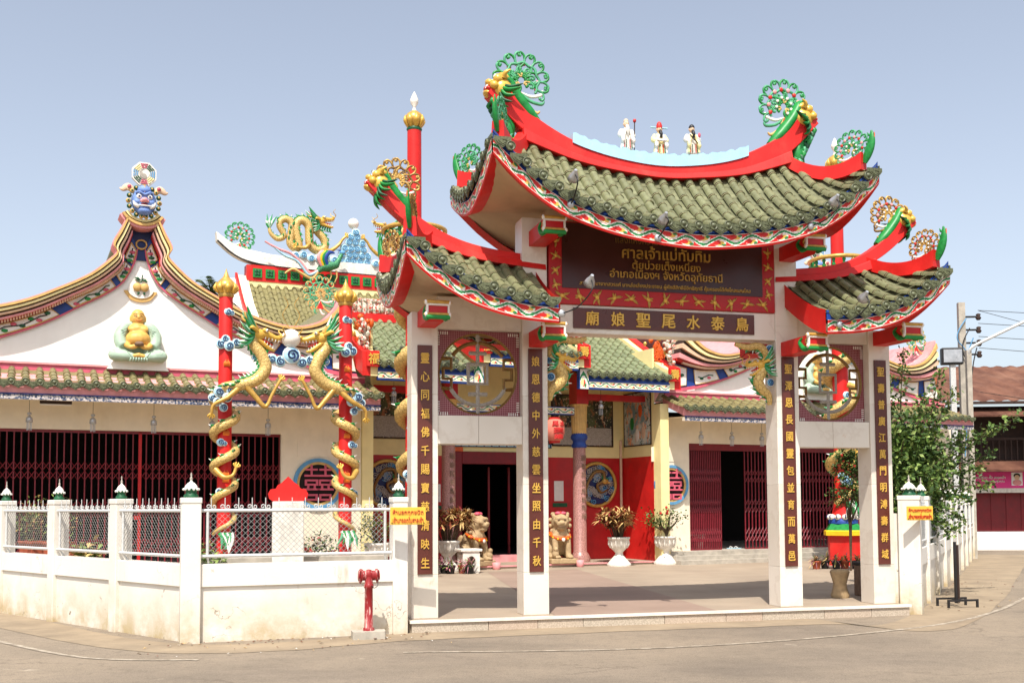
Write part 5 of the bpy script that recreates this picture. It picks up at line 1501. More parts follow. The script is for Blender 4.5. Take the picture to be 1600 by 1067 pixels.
# ridge: cream fillet, red band with green openwork tiles, white crest ending in swallow-tails
m = MB(); m.box((-3.75, RV - .2, 8.75), (3.75, RV + .2, 9.02), 'cream_yellow'); m.build('ridge_fillet', high)
m = MB(); m.box((-3.75, RV - .22, 9.02), (3.75, RV + .22, 9.56), 'red'); rb_ = m.build('ridge_band', high)
m = MB(); fl = MB()
m.box((-.15, -.03, -.15), (.15, .02, .15), 'green')
for a in range(4): m.ball((.07 * math.cos(R_(45 + 90 * a)), -.035, .07 * math.sin(R_(45 + 90 * a))), (.055, .02, .055), 'green_dark', seg=8, rings=5)
GT = m.mesh('openwork_tile')
for k in range(17): link('openwork_tile', GT, rb_, Matrix.Translation((-3.4 + k * .425, RV - .235, 9.29)))
b = resamp(smooth_table(sym([(0, 9.56), (2.5, 9.57), (3.6, 9.66), (4.2, 9.88), (4.72, 10.3)])), 50); tp = resamp(smooth_table(sym([(0, 9.95), (2.5, 9.97), (3.4, 10.05), (4.1, 10.2), (4.75, 10.6)])), 50)
ridge_band(b, tp, .3, 'white_dirty', 'ridge_crest', high, RV)
m = MB(); m.tube([(u, RV - .2, z - .01) for u, z in b], .03, 'steel_black', 5); m.build('crest_edge', high)
for s in (-1, 1): link('crest_scroll', curl_mesh(.5, 'green_pale', 'green', 'crest_scroll'), high, Matrix.Translation((s * 3.95, RV, 9.95)) @ (Matrix.Rotation(math.pi, 4, 'Z') if s > 0 else Matrix.Identity(4)))
# ================================================================== dragons
def dragon_head(name='dragon_head', horn='gold', mane='green'):
    """open-jawed dragon head facing +X, neck joint at the origin, about 0.5 long"""
    m = MB(); g = 'gold_bright'
    m.ball((.08, 0, .03), (.13, .1, .1), g, seg=12, rings=8)
    m.tube(spline([(.1, 0, .05), (.22, 0, .06), (.34, 0, .04), (.42, 0, .06)], 5), [.095, .085, .07, .05], g, 9, flat=.75)
    m.ball((.41, 0, .075), (.045, .055, .035), g); 
    m.tube(spline([(.06, 0, -.03), (.18, 0, -.09), (.3, 0, -.15), (.37, 0, -.15)], 5), [.075, .065, .05, .025], g, 8, flat=.65)
    m.tube(spline([(.1, 0, -.01), (.22, 0, -.05), (.33, 0, -.075)], 4), [.05, .045, .02], 'scale_red', 7, flat=.5)
    for s in (-1, 1):
        m.ball((.17, s * .075, .11), (.045, .035, .04), g); m.ball((.19, s * .1, .11), .026, 'white', seg=8, rings=5); m.ball((.2, s * .118, .11), .013, 'black', seg=6, rings=4)
        m.ball((.41, s * .04, .09), .024, g, seg=7, rings=5)
        for k in range(5): m.cone((.2 + k * .05, s * .055, .01), (.2 + k * .05, s * .055, -.03 - .012 * (k % 2)), .012, .001, 'white', 5)
        for k in range(4): m.cone((.2 + k * .045, s * .045, -.085 - k * .018), (.2 + k * .045, s * .045, -.045 - k * .016), .01, .001, 'white', 5)
        m.tube(spline([(.06, s * .06, .1), (-.04, s * .1, .19), (-.14, s * .12, .22), (-.2, s * .13, .3)], 5), [.03, .026, .02, .005], horn, 6)
        m.tube(spline([(.06, s * .09, .06), (-.03, s * .16, .09), (-.07, s * .17, .06)], 4), [.03, .035, .006], g, 6)
        m.tube(spline([(.4, s * .05, .05), (.46, s * .1, .12), (.4, s * .16, .2), (.46, s * .2, .26)], 5), [.012, .01, .004], g, 5)
        for k in range(9):
            a = R_(-75 + k * 20); d = V((-.62, s * .55, .0)) + V((0, 0, math.sin(a)))
            p = V((.02, s * .06, .02 + .07 * math.sin(a))); L = .26
            m.tube(spline([p, p + d * L * .5 + V((0, 0, -.02)), p + d * L + V((-.04, 0, .05))], 4), [.035, .04, .03, .004], mane if k % 2 else 'green_pale', 6, flat=.6)
            m.tube([p + d * L * .55, p + d * L + V((-.045, 0, .055))], [.018, .003], 'white', 5)
    for k in range(5): m.tube(spline([(.28 - k * .05, 0, -.17 + k * .02), (.26 - k * .06, 0, -.25 + k * .02), (.3 - k * .06, 0, -.3 + k * .02)], 4), [.025, .022, .003], mane, 5)
    return m.mesh(name)
HEAD = dragon_head()
def dragon_body(path, radii, name='dragon_body', spines=True, seg=10, up_out=None, skip=0):
    """scaled tube with a red-white belly line and green back fins"""
    m = MB(); P = [V(p) for p in path]; n = len(P)
    rr = [lerp_list(radii, i / (n - 1)) for i in range(n)]
    m.tube(P, rr, 'scales', seg, uv=True)
    if spines:
        for i in range(2 + skip, n - 2, 2):
            t = (P[i + 1] - P[i - 1]).normalized()
            o = up_out(P[i], i) if up_out else V((0, 0, 1))
            o = (o - t * o.dot(t))
            if o.length < 1e-4: continue
            o.normalize(); b = P[i] + o * rr[i] * .85
            m.tube([b - t * rr[i] * .5, b + o * rr[i] * .35 - t * .0, b + t * rr[i] * .6], [rr[i] * .18, rr[i] * .3, rr[i] * .18], 'green', 4)
            m.cone(b, b + o * rr[i] * 1.0 - t * rr[i] * .5, rr[i] * .26, .003, 'white' if i % 4 else 'green_pale', 5)
    return m.mesh(name)
def dragon_leg(pts, r=.05, name='dragon_leg', M=None):
    m = MB(); P = spline(pts, 6)
    m.tube(P, [r * 1.5, r * 1.15, r * .8, r * .7], 'gold', 8, M)
    e, d = P[-1], (P[-1] - P[-3]).normalized(); side = d.cross(V((0, 1, 0)))
    if side.length < .1: side = V((1, 0, 0))
    side.normalize()
    for k, a in enumerate((-.9, -.3, .3, .9)):
        q = e + (d * math.cos(a) + side * math.sin(a)) * r * 1.9
        m.tube(spline([e, q, q + (d * .6 - side * a * .4) * r * 1.3], 4), [r * .5, r * .4, r * .1], 'gold_bright', 6, M)
    return m.mesh(name)
def cloud_mesh(blobs, curl='blue_dark', name='cloud', col='sky_blue'):
    """white-blue cloud puffs with dark spirals on the front"""
    m = MB()
    for x, y, z, r in blobs:
        m.ball((x, y, z), (r, r * .6, r), col, seg=12, rings=8)
        m.tube(spiral((x, y - r * .6, z), r * .72, r * .12, 1.6, rnd.uniform(0, 6), 16), r * .1, curl, 5)
        m.tube([(x + r * .93 * math.cos(R_(a)), y - r * .25, z + r * .93 * math.sin(R_(a))) for a in range(0, 360, 24)], r * .07, 'white', 4, closed=True)
    return m.mesh(name)
def helix(R, z0, z1, turns, phase=0, n=None, grow=1.0):
    n = n or int(turns * 14); out = []
    for i in range(n + 1):
        t = i / n; f = 2 * math.pi * turns * t + phase; r = R * (1 + (grow - 1) * t)
        out.append(V((-r * math.cos(f), -r * math.sin(f), z0 + (z1 - z0) * t)))
    return out

def dragon_pillar(u, q, label):
    t = thing('dragon_pillar', label, 'pillar', TW(u, -2.55), TEMP_A, 'pair of dragon pillars facing each other over the pearl')
    m = MB(); m.lathe([(.125, 0), (.125, 5.32), (.118, 5.34)], 'red', 20); m.build('shaft', t)
    m = MB(); m.lathe([(.13, 5.3), (.15, 5.34), (.13, 5.38), (.19, 5.46), (.2, 5.52), (.14, 5.6), (.06, 5.68), (.02, 5.78), (.004, 5.84)], 'gold', 16)
    for k in range(8):
        a = R_(k * 45); d = V((math.cos(a), math.sin(a), 0)); m.tube(spline([d * .14 + V((0, 0, 5.38)), d * .21 + V((0, 0, 5.47)), d * .17 + V((0, 0, 5.58))], 4), [.04, .06, .008], 'gold_bright', 6, flat=.5)
    m.build('lotus_finial', t)
    mir = Matrix.Diagonal((q, 1, 1, 1))
    h = helix(.185, .95, 3.42, 4.0, 0, grow=1.08)
    neck = spline([(-.2, -.08, 3.48), (-.05, -.24, 3.6), (.22, -.3, 3.66), (.5, -.3, 3.76), (.67, -.3, 3.98), (.6, -.28, 4.22), (.46, -.27, 4.42), (.45, -.27, 4.6)], 6)
    path = [mir @ p for p in h[:-1] + neck]
    def outw(p, i):
        if p.z < 3.5: return V((p.x, p.y, .35))
        c = V((q * .28, -.3, 4.15)); return p - V((q * .55, -.3, 3.7)) if p.z < 3.72 else V((-q * 1.0, 0, .3))
    body = link('dragon', dragon_body(path, [.03, .06, .075, .085, .09, .095, .105, .115, .115, .09], up_out=outw, skip=3), t)
    hm = Matrix.Translation((q * .42, -.27, 4.6)) @ (Matrix.Rotation(math.pi, 4, 'Z') if q < 0 else Matrix.Identity(4)) @ Matrix.Rotation(R_(12), 4, 'Y') @ Matrix.Diagonal((1.25, 1.15, 1.15, 1))
    link('head', HEAD, body, hm)
    for pts in ([(.3, -.34, 3.66), (.5, -.38, 3.42), (.66, -.4, 3.27), (.78, -.4, 3.5), (.93, -.4, 3.78)], [(.2, -.32, 3.62), (-.02, -.4, 3.42), (-.26, -.4, 3.28), (-.3, -.38, 3.12)], [(-.18, -.14, 2.12), (-.05, -.3, 1.98), (.1, -.3, 2.02), (.16, -.28, 2.16)]):
        link('leg', dragon_leg([mir @ V(p) for p in pts], .04), body)
    m = MB()
    for k in range(9):
        a = rnd.uniform(-.6, .6); d = V((a, -.25, -1)).normalized(); p = V((q * (-.12 + .03 * k), -.17, .98))
        m.tube(spline([p, p + d * .14 + V((.03, 0, 0)), p + d * (.26 + .06 * (k % 3))], 4), [.03, .035, .004], ('green', 'green_pale', 'white')[k % 3], 5)
    m.build('tail_tuft', body)
    link('cloud_ring', cloud_mesh([(q * -.1, -.1, 4.42, .095), (q * .04, -.14, 4.39, .1), (q * .18, -.12, 4.45, .085), (q * -.02, -.12, 4.51, .08)]), t)
    link('cloud_cluster', cloud_mesh([(q * -.16, -.28, 3.52, .1), (q * -.02, -.32, 3.42, .09), (q * -.18, -.28, 3.34, .085), (q * -.08, -.3, 3.24, .08), (q * .05, -.31, 3.56, .09), (q * -.26, -.2, 3.42, .08)], col='blue_pale'), t)
    for z, dx in ((2.62, -.09), (1.72, -.1), (5.02, .02)): link('cloud_puff', cloud_mesh([(q * dx, -.1, z, .075), (q * dx + .07, -.11, z - .02, .05)]), t)
    for z in (2.75, 1.9, 4.02, 2.0):
        m = MB()
        for k in range(5): m.tube(spline([(q * (-.04 + .022 * k), -.125, z), (q * (-.045 + .024 * k), -.145, z + .05), (q * (-.03 + .018 * k), -.13, z + .09 + .03 * (k % 2))], 3), [.016, .014, .003], 'flame', 5)
        m.build('flame', t)
    return t
dragon_pillar(-7.19, 1, 'red pillar with coiled gold dragon, left of the pair, dragon facing right')
dragon_pillar(-4.92, -1, 'red pillar with coiled gold dragon, right of the pair, dragon facing left')
pb = thing('pearl_ornament', 'white pearl on blue cloud bar between the two dragon heads', 'ornament', TW(-6.04, -2.82, 4.15), TEMP_A)
m = MB(); m.ball((0, 0, .42), .175, 'pearl', seg=20, rings=12); m.build('pearl', pb)
link('cloud_bar', cloud_mesh([(-.52, 0, 0, .09), (-.36, 0, .02, .1), (-.2, 0, -.02, .11), (0, -.02, .1, .17), (.2, 0, -.02, .11), (.36, 0, .02, .1), (.52, 0, 0, .09), (-.66, 0, .02, .07), (.66, 0, .02, .07)]), pb)
m = MB()
for s in (-1, 1): m.tube(spline([(s * .02, 0, .6), (s * .16, 0, .85), (s * .06, 0, 1.05), (s * .14, 0, 1.2)], 5), .006, 'gold', 4)
m.tube([(-.7, .02, -.03), (.7, .02, -.03)], .02, 'blue_pale', 6)
m.build('antenna', pb)

def lamp_column(loc, label, turn):
    t = thing('dragon_lamp_column', label, 'column', loc, R_(20), 'tall lamp columns in the courtyard')
    m = MB(); m.lathe([(.46, 0), (.46, .05), (.4, .07), (.4, .7)], 'red', 6, smooth=False); m.build('pedestal', t)
    m = MB(); m.lathe([(.5, .7), (.5, .8), (.46, .82)], 'yellow', 6, smooth=False); m.build('yellow_tier', t)
    m = MB(); m.lathe([(.46, .82), (.36, .97), (.3, .98)], 'green', 6, smooth=False); m.build('green_tier', t)
    m = MB(); m.lathe([(.34, .97), (.34, 1.08), (.3, 1.1)], 'blue', 12)
    for k in range(12):
        a = R_(k * 30); d = V((math.cos(a), math.sin(a), 0)); p = d * .31
        m.ball(p + V((0, 0, 1.13)), (.075, .075, .07), 'white', seg=8, rings=5); m.tube([p * 1.18 + V((0, 0, 1.1)), p * 1.26 + V((0, 0, 1.14)), p * 1.18 + V((0, 0, 1.18))], .014, 'blue_dark', 5)
    m.build('wave_base', t)
    m = MB(); m.lathe([(.3, 1.08), (.24, 1.3), (.19, 1.6), (.18, 7.05)], 'red', 20); m.build('shaft', t)
    h = helix(.29, 1.45, 6.4, 4.6, turn)
    b = link('dragon', dragon_body(h, [.05, .11, .14, .15, .15, .15, .13], up_out=lambda p, i: V((p.x, p.y, .3))), t)
    link('head', HEAD, b, Matrix.Translation(h[-1] + V((0, 0, .05))) @ Matrix.Rotation(math.atan2(h[-1].y - h[-2].y, h[-1].x - h[-2].x), 4, 'Z') @ Matrix.Diagonal((1.3, 1.3, 1.3, 1)))
    for k in range(5):
        a = R_(230 + 25 * k); z = 2.0 + .95 * k
        link('cloud_puff', cloud_mesh([(0, 0, 0, .13), (.14, 0, -.05, .1), (-.1, 0, .1, .09)]), t, Matrix.Translation((.2 * math.cos(a), .2 * math.sin(a) - .1, z)))
        link('leg', dragon_leg([(.0, 0, 0), (.1, -.18, -.05), (.22, -.2, .1), (.25, -.22, .25)], .05), b, Matrix.Translation((.25 * math.cos(a), .25 * math.sin(a), z + .35)))
    m = MB()
    for k in range(8): m.tube(spline([(.1 * math.cos(k), -.3, 1.5), (.14 * math.cos(k * 1.3), -.36, 1.3), (.2 * math.cos(k * 1.3), -.36, 1.12)], 4), [.04, .05, .004], ('green', 'white', 'green_pale')[k % 3], 5)
    m.build('tail_tuft', b)
    # round gallery
    m = MB(); m.lathe([(.2, 6.75), (.45, 6.92), (.62, 6.98), (.62, 7.04), (.2, 7.06)], 'gold', 24); g = m.build('gallery', t)
    m = MB(); m.tube([(.66 * math.cos(R_(k * 12)), .66 * math.sin(R_(k * 12)), 7.26) for k in range(30)], .05, 'gold', 6, closed=True); m.build('handrail', g)
    bal = MB(); bal.lathe([(.035, 0), (.05, .05), (.025, .09), (.045, .15), (.03, .2)], 'green', 8); bm = bal.mesh('baluster')
    for k in range(16): link('baluster', bm, g, Matrix.Translation((.6 * math.cos(R_(k * 22.5)), .6 * math.sin(R_(k * 22.5)), 7.04)))
    m = MB(); m.lathe([(.155, 7.06), (.15, 9.42)], 'red', 20); m.build('upper_shaft', t)
    m = MB(); m.lathe([(.15, 9.42), (.17, 9.46), (.14, 9.5)], 'green_dark', 16); m.lathe([(.12, 9.5), (.2, 9.62), (.21, 9.7), (.15, 9.8), (.06, 9.86)], 'gold', 16)
    for k in range(8):
        a = R_(k * 45); d = V((math.cos(a), math.sin(a), 0)); m.tube(spline([d * .13 + V((0, 0, 9.5)), d * .21 + V((0, 0, 9.64)), d * .19 + V((0, 0, 9.76))], 4), [.04, .07, .01], 'gold_bright', 6, flat=.5)
    m.build('lotus_finial', t)
    m = MB(); m.lathe([(.05, 9.86), (.03, 9.95), (.085, 10.03), (.09, 10.1), (.05, 10.2), (.01, 10.28)], 'pearl', 12); m.build('lamp_bulb', t)
    return t
lamp_column((-2.05, 22.8, 0), 'tall red lamp column with gold lotus finial rising behind the gate, left one', 1.2)
lamp_column((7.86, 25.9, 0), 'red dragon column on red, yellow and green pedestal seen through right side opening', .3)

# dragons, phoenixes and pearl on the high ridge
def rz(x, y):   # zoomed tracing -> ridge plane metres
    return V((-2.98 + (x / 6.667 - 21) * .0228, 0, 11.37 - (y / 6.667 - 20) * .0228))
def ridge_dragon(q, label):
    t = thing('ridge_dragon', label, 'statue', TW(0, RV - .05), TEMP_A, 'gold dragons on the high ridge')
    mir = Matrix.Diagonal((q, 1, 1, 1))
    tr = [(140, 270), (160, 325), (225, 370), (290, 330), (245, 240), (255, 185), (310, 160), (365, 200), (360, 300), (352, 400), (400, 445), (440, 420), (420, 310), (410, 210), (450, 160), (500, 165), (540, 215), (545, 310), (555, 400), (620, 450), (690, 430), (710, 380), (680, 310), (630, 265), (610, 220), (640, 160)]
    P = [mir @ p for p in spline([rz(*a) for a in tr], 4)]
    b = link('body', dragon_body(P, [.05, .1, .12, .13, .14, .145, .15, .15, .14, .13, .1], up_out=lambda p, i: V((0, 0, 1)) if 0 else V((0, -.2, 1))), t)
    hp_ = mir @ rz(628, 165)
    link('head', HEAD, b, Matrix.Translation(hp_) @ (Matrix.Rotation(math.pi, 4, 'Z') if q < 0 else Matrix.Identity(4)) @ Matrix.Rotation(R_(-12), 4, 'Y') @ Matrix.Diagonal((1.45, 1.3, 1.35, 1)))
    link('leg', dragon_leg([mir @ (rz(*a) + V((0, -.12, 0))) for a in ((690, 450), (760, 445), (840, 380), (880, 320), (915, 285))], .06), b)
    link('leg', dragon_leg([mir @ (rz(*a) + V((0, -.15, 0))) for a in ((540, 400), (500, 440), (430, 445), (410, 440))], .06), b)
    m = MB()
    for k in range(9):
        d = V((-.5 + .13 * k, 0, 1)).normalized(); p = rz(140, 270); L = .28 + .1 * (k % 3)
        m.tube([mir @ p, mir @ (p + d * L * .6), mir @ (p + d * L + V((.04, 0, .03)))], [.04, .05, .004], ('green', 'white', 'green_pale')[k % 3], 5)
    m.build('tail_tuft', b)
    link('cloud_base', cloud_mesh([(q * (-2.1 + .27 * k), -.1, 10.02 + .06 * math.sin(k * 2), .15) for k in range(6)], 'blue_mid'), t)
    return t
ridge_dragon(1, 'gold dragon on the high temple ridge left of the pearl, looking right')
ridge_dragon(-1, 'gold dragon on the high ridge right of the pearl, mostly behind the gate roof')
pr = thing('pearl_pyramid', 'white pearl on a pyramid of blue curled clouds on the high ridge', 'ornament', TW(-.02, RV - .05, 9.9), TEMP_A)
m = MB(); m.ball((0, 0, 1.46), .19, 'pearl', seg=20, rings=12); m.build('pearl', pr)
bl = []
for row, (n_, z) in enumerate(((5, .12), (5, .33), (4, .55), (3, .76), (2, .95), (1, 1.13))):
    for k in range(n_): bl.append(((k - (n_ - 1) / 2) * .235 + (.05 if row % 2 else 0), -.02 * row, z, .15))
link('cloud_pyramid', cloud_mesh(bl, 'blue_mid', 'cloud_pyramid'), pr)
def phoenix(q, label):
    t = thing('phoenix', label, 'statue', TW(0, RV - .5), TEMP_A, 'phoenixes on the high ridge')
    mir = Matrix.Diagonal((q, 1, 1, 1)); F = lambda a, d=0: mir @ (rz(*a) + V((0, d, 0)))
    m = MB(); m.tube([F(a) for a in ((600, 690), (640, 650), (720, 630), (790, 610), (820, 550), (850, 490))], [.08, .15, .17, .13, .08, .06], 'scales_green', 9, uv=True); b = m.build('body', t)
    m = MB(); m.ball(F((855, 480)), (.1, .08, .09), 'blue_mid'); m.cone(F((870, 485)), F((905, 500)), .035, .003, 'ochre', 6)
    for k in range(4): m.tube([F((850, 470)), F((820 - k * 12, 440 + k * 5))], [.02, .004], 'blue', 5)
    m.build('head', b)
    m = MB()
    for k, (c, dx) in enumerate((('yellow', 0), ('green', 20), ('blue', 45), ('pink_pale', -20))):
        m.tube(spline([F((650 + dx, 640), -.12), F((620 + dx, 560), -.16), F((660 + dx, 500), -.14), F((720 + dx, 500), -.12)], 5), [.05, .09, .08, .02], c, 7, flat=.5, up=(0, 1, 0))
    m.build('wing', b)
    for c, pts in (('pink_pale', ((600, 690), (520, 720), (430, 620), (330, 540), (200, 500), (70, 440))), ('blue_pale', ((600, 690), (510, 735), (440, 660), (380, 600), (260, 560), (140, 470))), ('ochre', ((600, 700), (540, 770), (440, 730), (350, 690), (270, 740)))):
        m = MB(); m.tube(spline([F(a, -.03) for a in pts], 6), [.06, .055, .05, .045, .03], c, 6); m.build('tail_feather', b)
    m = MB()
    for dx in (0, 60): m.tube([F((730 + dx, 670)), F((740 + dx, 730)), F((715 + dx, 790))], [.04, .025, .015], 'ochre', 6)
    m.build('legs', b)
    return t
phoenix(1, 'green and yellow ceramic phoenix with long trailing tail below the ridge dragon')

# dragon corbels in the upper corners of the gate opening
def corbel(q, label):
    t = thing('dragon_corbel', label, 'corbel', GW(0, .1, 0), GATE_A, 'dragon corbels of the gate opening')
    mir = Matrix.Diagonal((q, 1, 1, 1))
    P = [mir @ p for p in spline([(1.12, 0, 3.72), (1.3, 0, 3.68), (1.48, 0, 3.7), (1.6, 0, 3.6), (1.61, 0, 3.45), (1.52, 0, 3.32), (1.46, 0, 3.2), (1.52, 0, 3.08), (1.62, 0, 3.0), (1.645, 0, 2.86)], 4)]
    b = link('body', dragon_body(P, [.03, .05, .06, .075, .08, .085, .08, .06, .03], up_out=lambda p, i: V((-q, 0, -.4))), t)
    link('head', HEAD, b, Matrix.Translation((q * 1.56, -.02, 3.42)) @ (Matrix.Rotation(math.pi, 4, 'Z') if q > 0 else Matrix.Identity(4)) @ Matrix.Rotation(R_(8), 4, 'Y') @ Matrix.Diagonal((.66, .66, .7, 1)))
    link('cloud', cloud_mesh([(q * 1.64, -.03, 3.66, .065), (q * 1.65, -.03, 3.4, .055), (q * 1.64, -.03, 3.18, .06)], 'blue_dark', col='blue_mid'), t)
    m = MB(); m.prism([(q * 1.28, 3.74), (q * 1.69, 3.74), (q * 1.69, 3.3), (q * 1.58, 3.4), (q * 1.5, 3.6)], .02, .06, 'red_deep'); m.build('backing', t)
    return t
corbel(-1, 'gold dragon corbel in upper left corner of the main gate opening')
corbel(1, 'gold dragon corbel in upper right corner of the main gate opening')

# three ceramic elders on the gate ridge
def elder(u, label, kind):
    z = table(hi, u) + .1
    t = thing('deity_figurine', label, 'statue', GW(u, VC, z), GATE_A, 'three robed elders on the gate ridge'); t.scale = (.86, .9, .95)
    robe = ('white', 'cream_yellow', 'white_dirty')[kind]; coat = ('white', 'white', 'cream_yellow')[kind]
    m = MB(); m.ball((0, 0, .02), (.12, .1, .035), 'stone_dark'); m.build('base', t)
    m = MB()
    m.lathe([(.1, .03), (.105, .1), (.085, .22), (.09, .3), (.05, .36), (.03, .38)], robe, 14, Matrix.Diagonal((1, .75, 1, 1)))
    for s in (-1, 1): m.tube(spline([(s * .07, 0, .34), (s * .115, -.02, .26), (s * .06, -.09, .22)], 4), [.04, .045, .035], robe, 8)
    body = link('body', organic(m, 'body', .012, 2), t)
    m = MB()
    for s in (-1, 1):
        m.tube(spline([(s * .03, -.07, .33), (s * .075, -.07, .2), (s * .09, -.075, .06)], 5), [.02, .03, .025], coat, 6)
        m.tube(spline([(s * .07, -.06, .24), (s * .09, -.1, .16), (s * .08, -.08, .1)], 4), [.03, .035, .01], coat, 6)
    for k in range(5): m.tube([(-.06 + k * .03, -.085, .18), (-.065 + k * .033, -.09, .05)], .008, ('scale_red', 'green_dark', 'white')[k % 3], 4)
    m.build('robe', body)
    m = MB(); m.ball((0, -.005, .43), (.045, .045, .055), 'peach', seg=12, rings=8); m.ball((0, -.05, .425), (.012, .014, .014), 'peach', seg=6, rings=4)
    for s in (-1, 1): m.ball((s * .018, -.043, .44), .006, 'black', seg=6, rings=4); m.ball((s * .046, 0, .43), (.01, .015, .02), 'peach', seg=6, rings=4)
    m.tube(spline([(0, -.04, .4), (0, -.075, .34), (0, -.08, .24 if kind == 0 else .28)], 4), [.025, .03, .006], 'white' if kind == 0 else 'steel_black', 7)
    hd = m.build('head', body)
    m = MB()
    if kind == 0: m.ball((0, .005, .475), (.042, .042, .04), 'peach'); m.tube([(.11, -.07, .0), (.12, -.07, .46)], .009, 'wood_dark', 6); m.ball((.12, -.07, .47), .03, 'scale_red', seg=8, rings=5)
    elif kind == 1:
        m.lathe([(.05, .45), (.052, .48), (.035, .53), (.01, .55)], 'scale_red', 10); m.tube([(-.15, .01, .46), (.15, .01, .46)], .013, 'blue_pale', 6); m.tube([(-.09, -.1, .24), (.09, -.1, .24)], .02, 'white', 6)
    else: m.lathe([(.047, .445), (.05, .47), (.03, .5), (.01, .51)], 'steel_black', 10); m.tube([(-.08, -.09, .33), (.09, -.1, .17)], .01, 'wood_dark', 6); m.ball((.09, -.1, .32), (.025, .02, .04), 'pink', seg=8, rings=5)
    stuff(m.build('headdress', hd))
    return t
elder(-.47, 'white bearded elder with staff, leftmost figurine on the gate ridge', 0)
elder(.03, 'elder with winged red hat, middle figurine on the gate ridge', 1)
elder(.53, 'elder in dark cap holding a peach, rightmost figurine on the gate ridge', 2)
# ================================================================== perimeter fences
def post_cap(mbd, p, w):
    M0 = Matrix.Translation(p)
    mbd.lathe([(w * .42, 0), (w * .44, .03), (w * .32, .05), (w * .32, .075), (w * .42, .095), (w * .4, .11)], 'green_dark', 12, M0)
    mbd.lathe([(w * .4, .1), (w * .4, .115), (w * .34, .145), (w * .2, .175), (w * .09, .187), (w * .05, .21)], 'white', 14, M0)
    for k in range(10):
        a = R_(36 * k); mbd.ball((p[0] + w * .43 * math.cos(a), p[1] + w * .43 * math.sin(a), p[2] + .1), (w * .09, w * .09, .016), 'white', seg=6, rings=4)
    mbd.lathe([(w * .05, .2), (w * .1, .225), (w * .05, .245), (w * .03, .25), (w * .06, .275), (w * .02, .3)], 'carved_grey', 8, M0)
def fence(origin, direction, length, posts, label, first_w=.21, wires=True, stop=None):
    """masonry wall with posts and chain-link frames; local x runs along the wall, -y faces the road"""
    ang = math.atan2(direction.y, direction.x)
    t = thing('perimeter_fence', label, 'fence', (origin.x, origin.y, 0), ang)
    m = MB(); m.box((0, .03, ROAD - .05), (length, .17, .5), 'limewash'); m.build('lower_wall', t)
    m = MB(); m.box((0, 0, .5), (length, .19, .77), 'limewash'); bevel(m.build('upper_band', t), .008, 1)
    for i, x in enumerate(posts):
        w = first_w if i == 0 else .19
        m = MB(); m.box((x - w / 2, .085 - w / 2 - .02, ROAD - .05), (x + w / 2, .085 + w / 2 + .02, 1.53), 'limewash'); m.box((x - w / 2 - .008, .085 - w / 2 - .028, 1.49), (x + w / 2 + .008, .085 + w / 2 + .028, 1.56), 'limewash')
        po = bevel(m.build('post', t), .012, 2)
        m = MB(); post_cap(m, (x, .085, 1.56), w * .86); m.build('finial', po)
    stops = posts + ([stop] if stop else [])
    for a, b in zip(stops, stops[1:]):
        x0, x1 = a + .13, b - .13
        m = MB(); y = .02
        for z in (.865, 1.405): m.tube([(x0 - .02, y, z), (x1 + .02, y, z)], .021, 'galv', 8)
        for x in (x0 + .06, x1 - .06): m.tube([(x, y, .865), (x, y, 1.405)], .018, 'galv', 8)
        for x in (x0 + .06, x1 - .06): m.tube([(x, y, .865), (x + .02, .08, .76)], .014, 'galv', 6)
        fr = m.build('frame', t)
        m = MB(); n = int((x1 - x0) / .155)
        for k in range(n):
            x = x0 + .1 + (x1 - x0 - .2) * k / max(1, n - 1)
            m.tube([(x, y, 1.42), (x, y, 1.56)], .006, 'galv', 4)
            for s in (-1, 1): m.tube(spiral((x + s * .032, y, 1.452), .03, .008, 1.15, R_(200 if s > 0 else -20), 9), .0055, 'galv', 4)
        stuff(m.build('spear_cresting', fr))
        if wires:
            m = MB(); xa, xb = x0 + .07, x1 - .07; za, zb_ = .885, 1.385; h = zb_ - za; st = .068; k = xa - h
            while k < xb:
                s0, s1 = max(k, xa), min(k + h, xb)
                if s1 - s0 > .01:
                    m.tube([(s0, y, za + (s0 - k)), (s1, y, za + (s1 - k))], .003, 'wire', 3, cap=False); m.tube([(s0, y + .004, zb_ - (s0 - k)), (s1, y + .004, zb_ - (s1 - k))], .003, 'wire', 3, cap=False)
                k += st
            stuff(m.build('chain_link', fr))
    return t
LA = 13.1
fence(FA + FADIR * LA, -FADIR, LA, [LA - 1.87 * k for k in (7, 6, 5, 4, 3, 2, 1)], 'white masonry fence with chain link panels running off to the left edge', stop=LA)
dB = (FB - FA); LB = dB.length
fence(FA, dB.normalized(), LB, [.02, LB - .1], 'white masonry fence panel with wire mesh between corner post and gate', first_w=.23)
fence(FC, FCDIR, 17.2, [.02 + 1.9 * k for k in range(10)], 'white masonry fence receding along the side road right of the gate', first_w=.26)
m = MB(); a = GW(3.56, .1); b = FC + V((.0, .12, 0))
m.prism([(a.x, a.y - .06), (b.x, b.y - .06), (b.x, b.y + .1), (a.x, a.y + .1)], ROAD, 1.3, 'limewash', 'z'); o = m.build('wall_stub'); tag(o, 'narrow white wall filling the gap between the gate and the right fence post', 'wall')

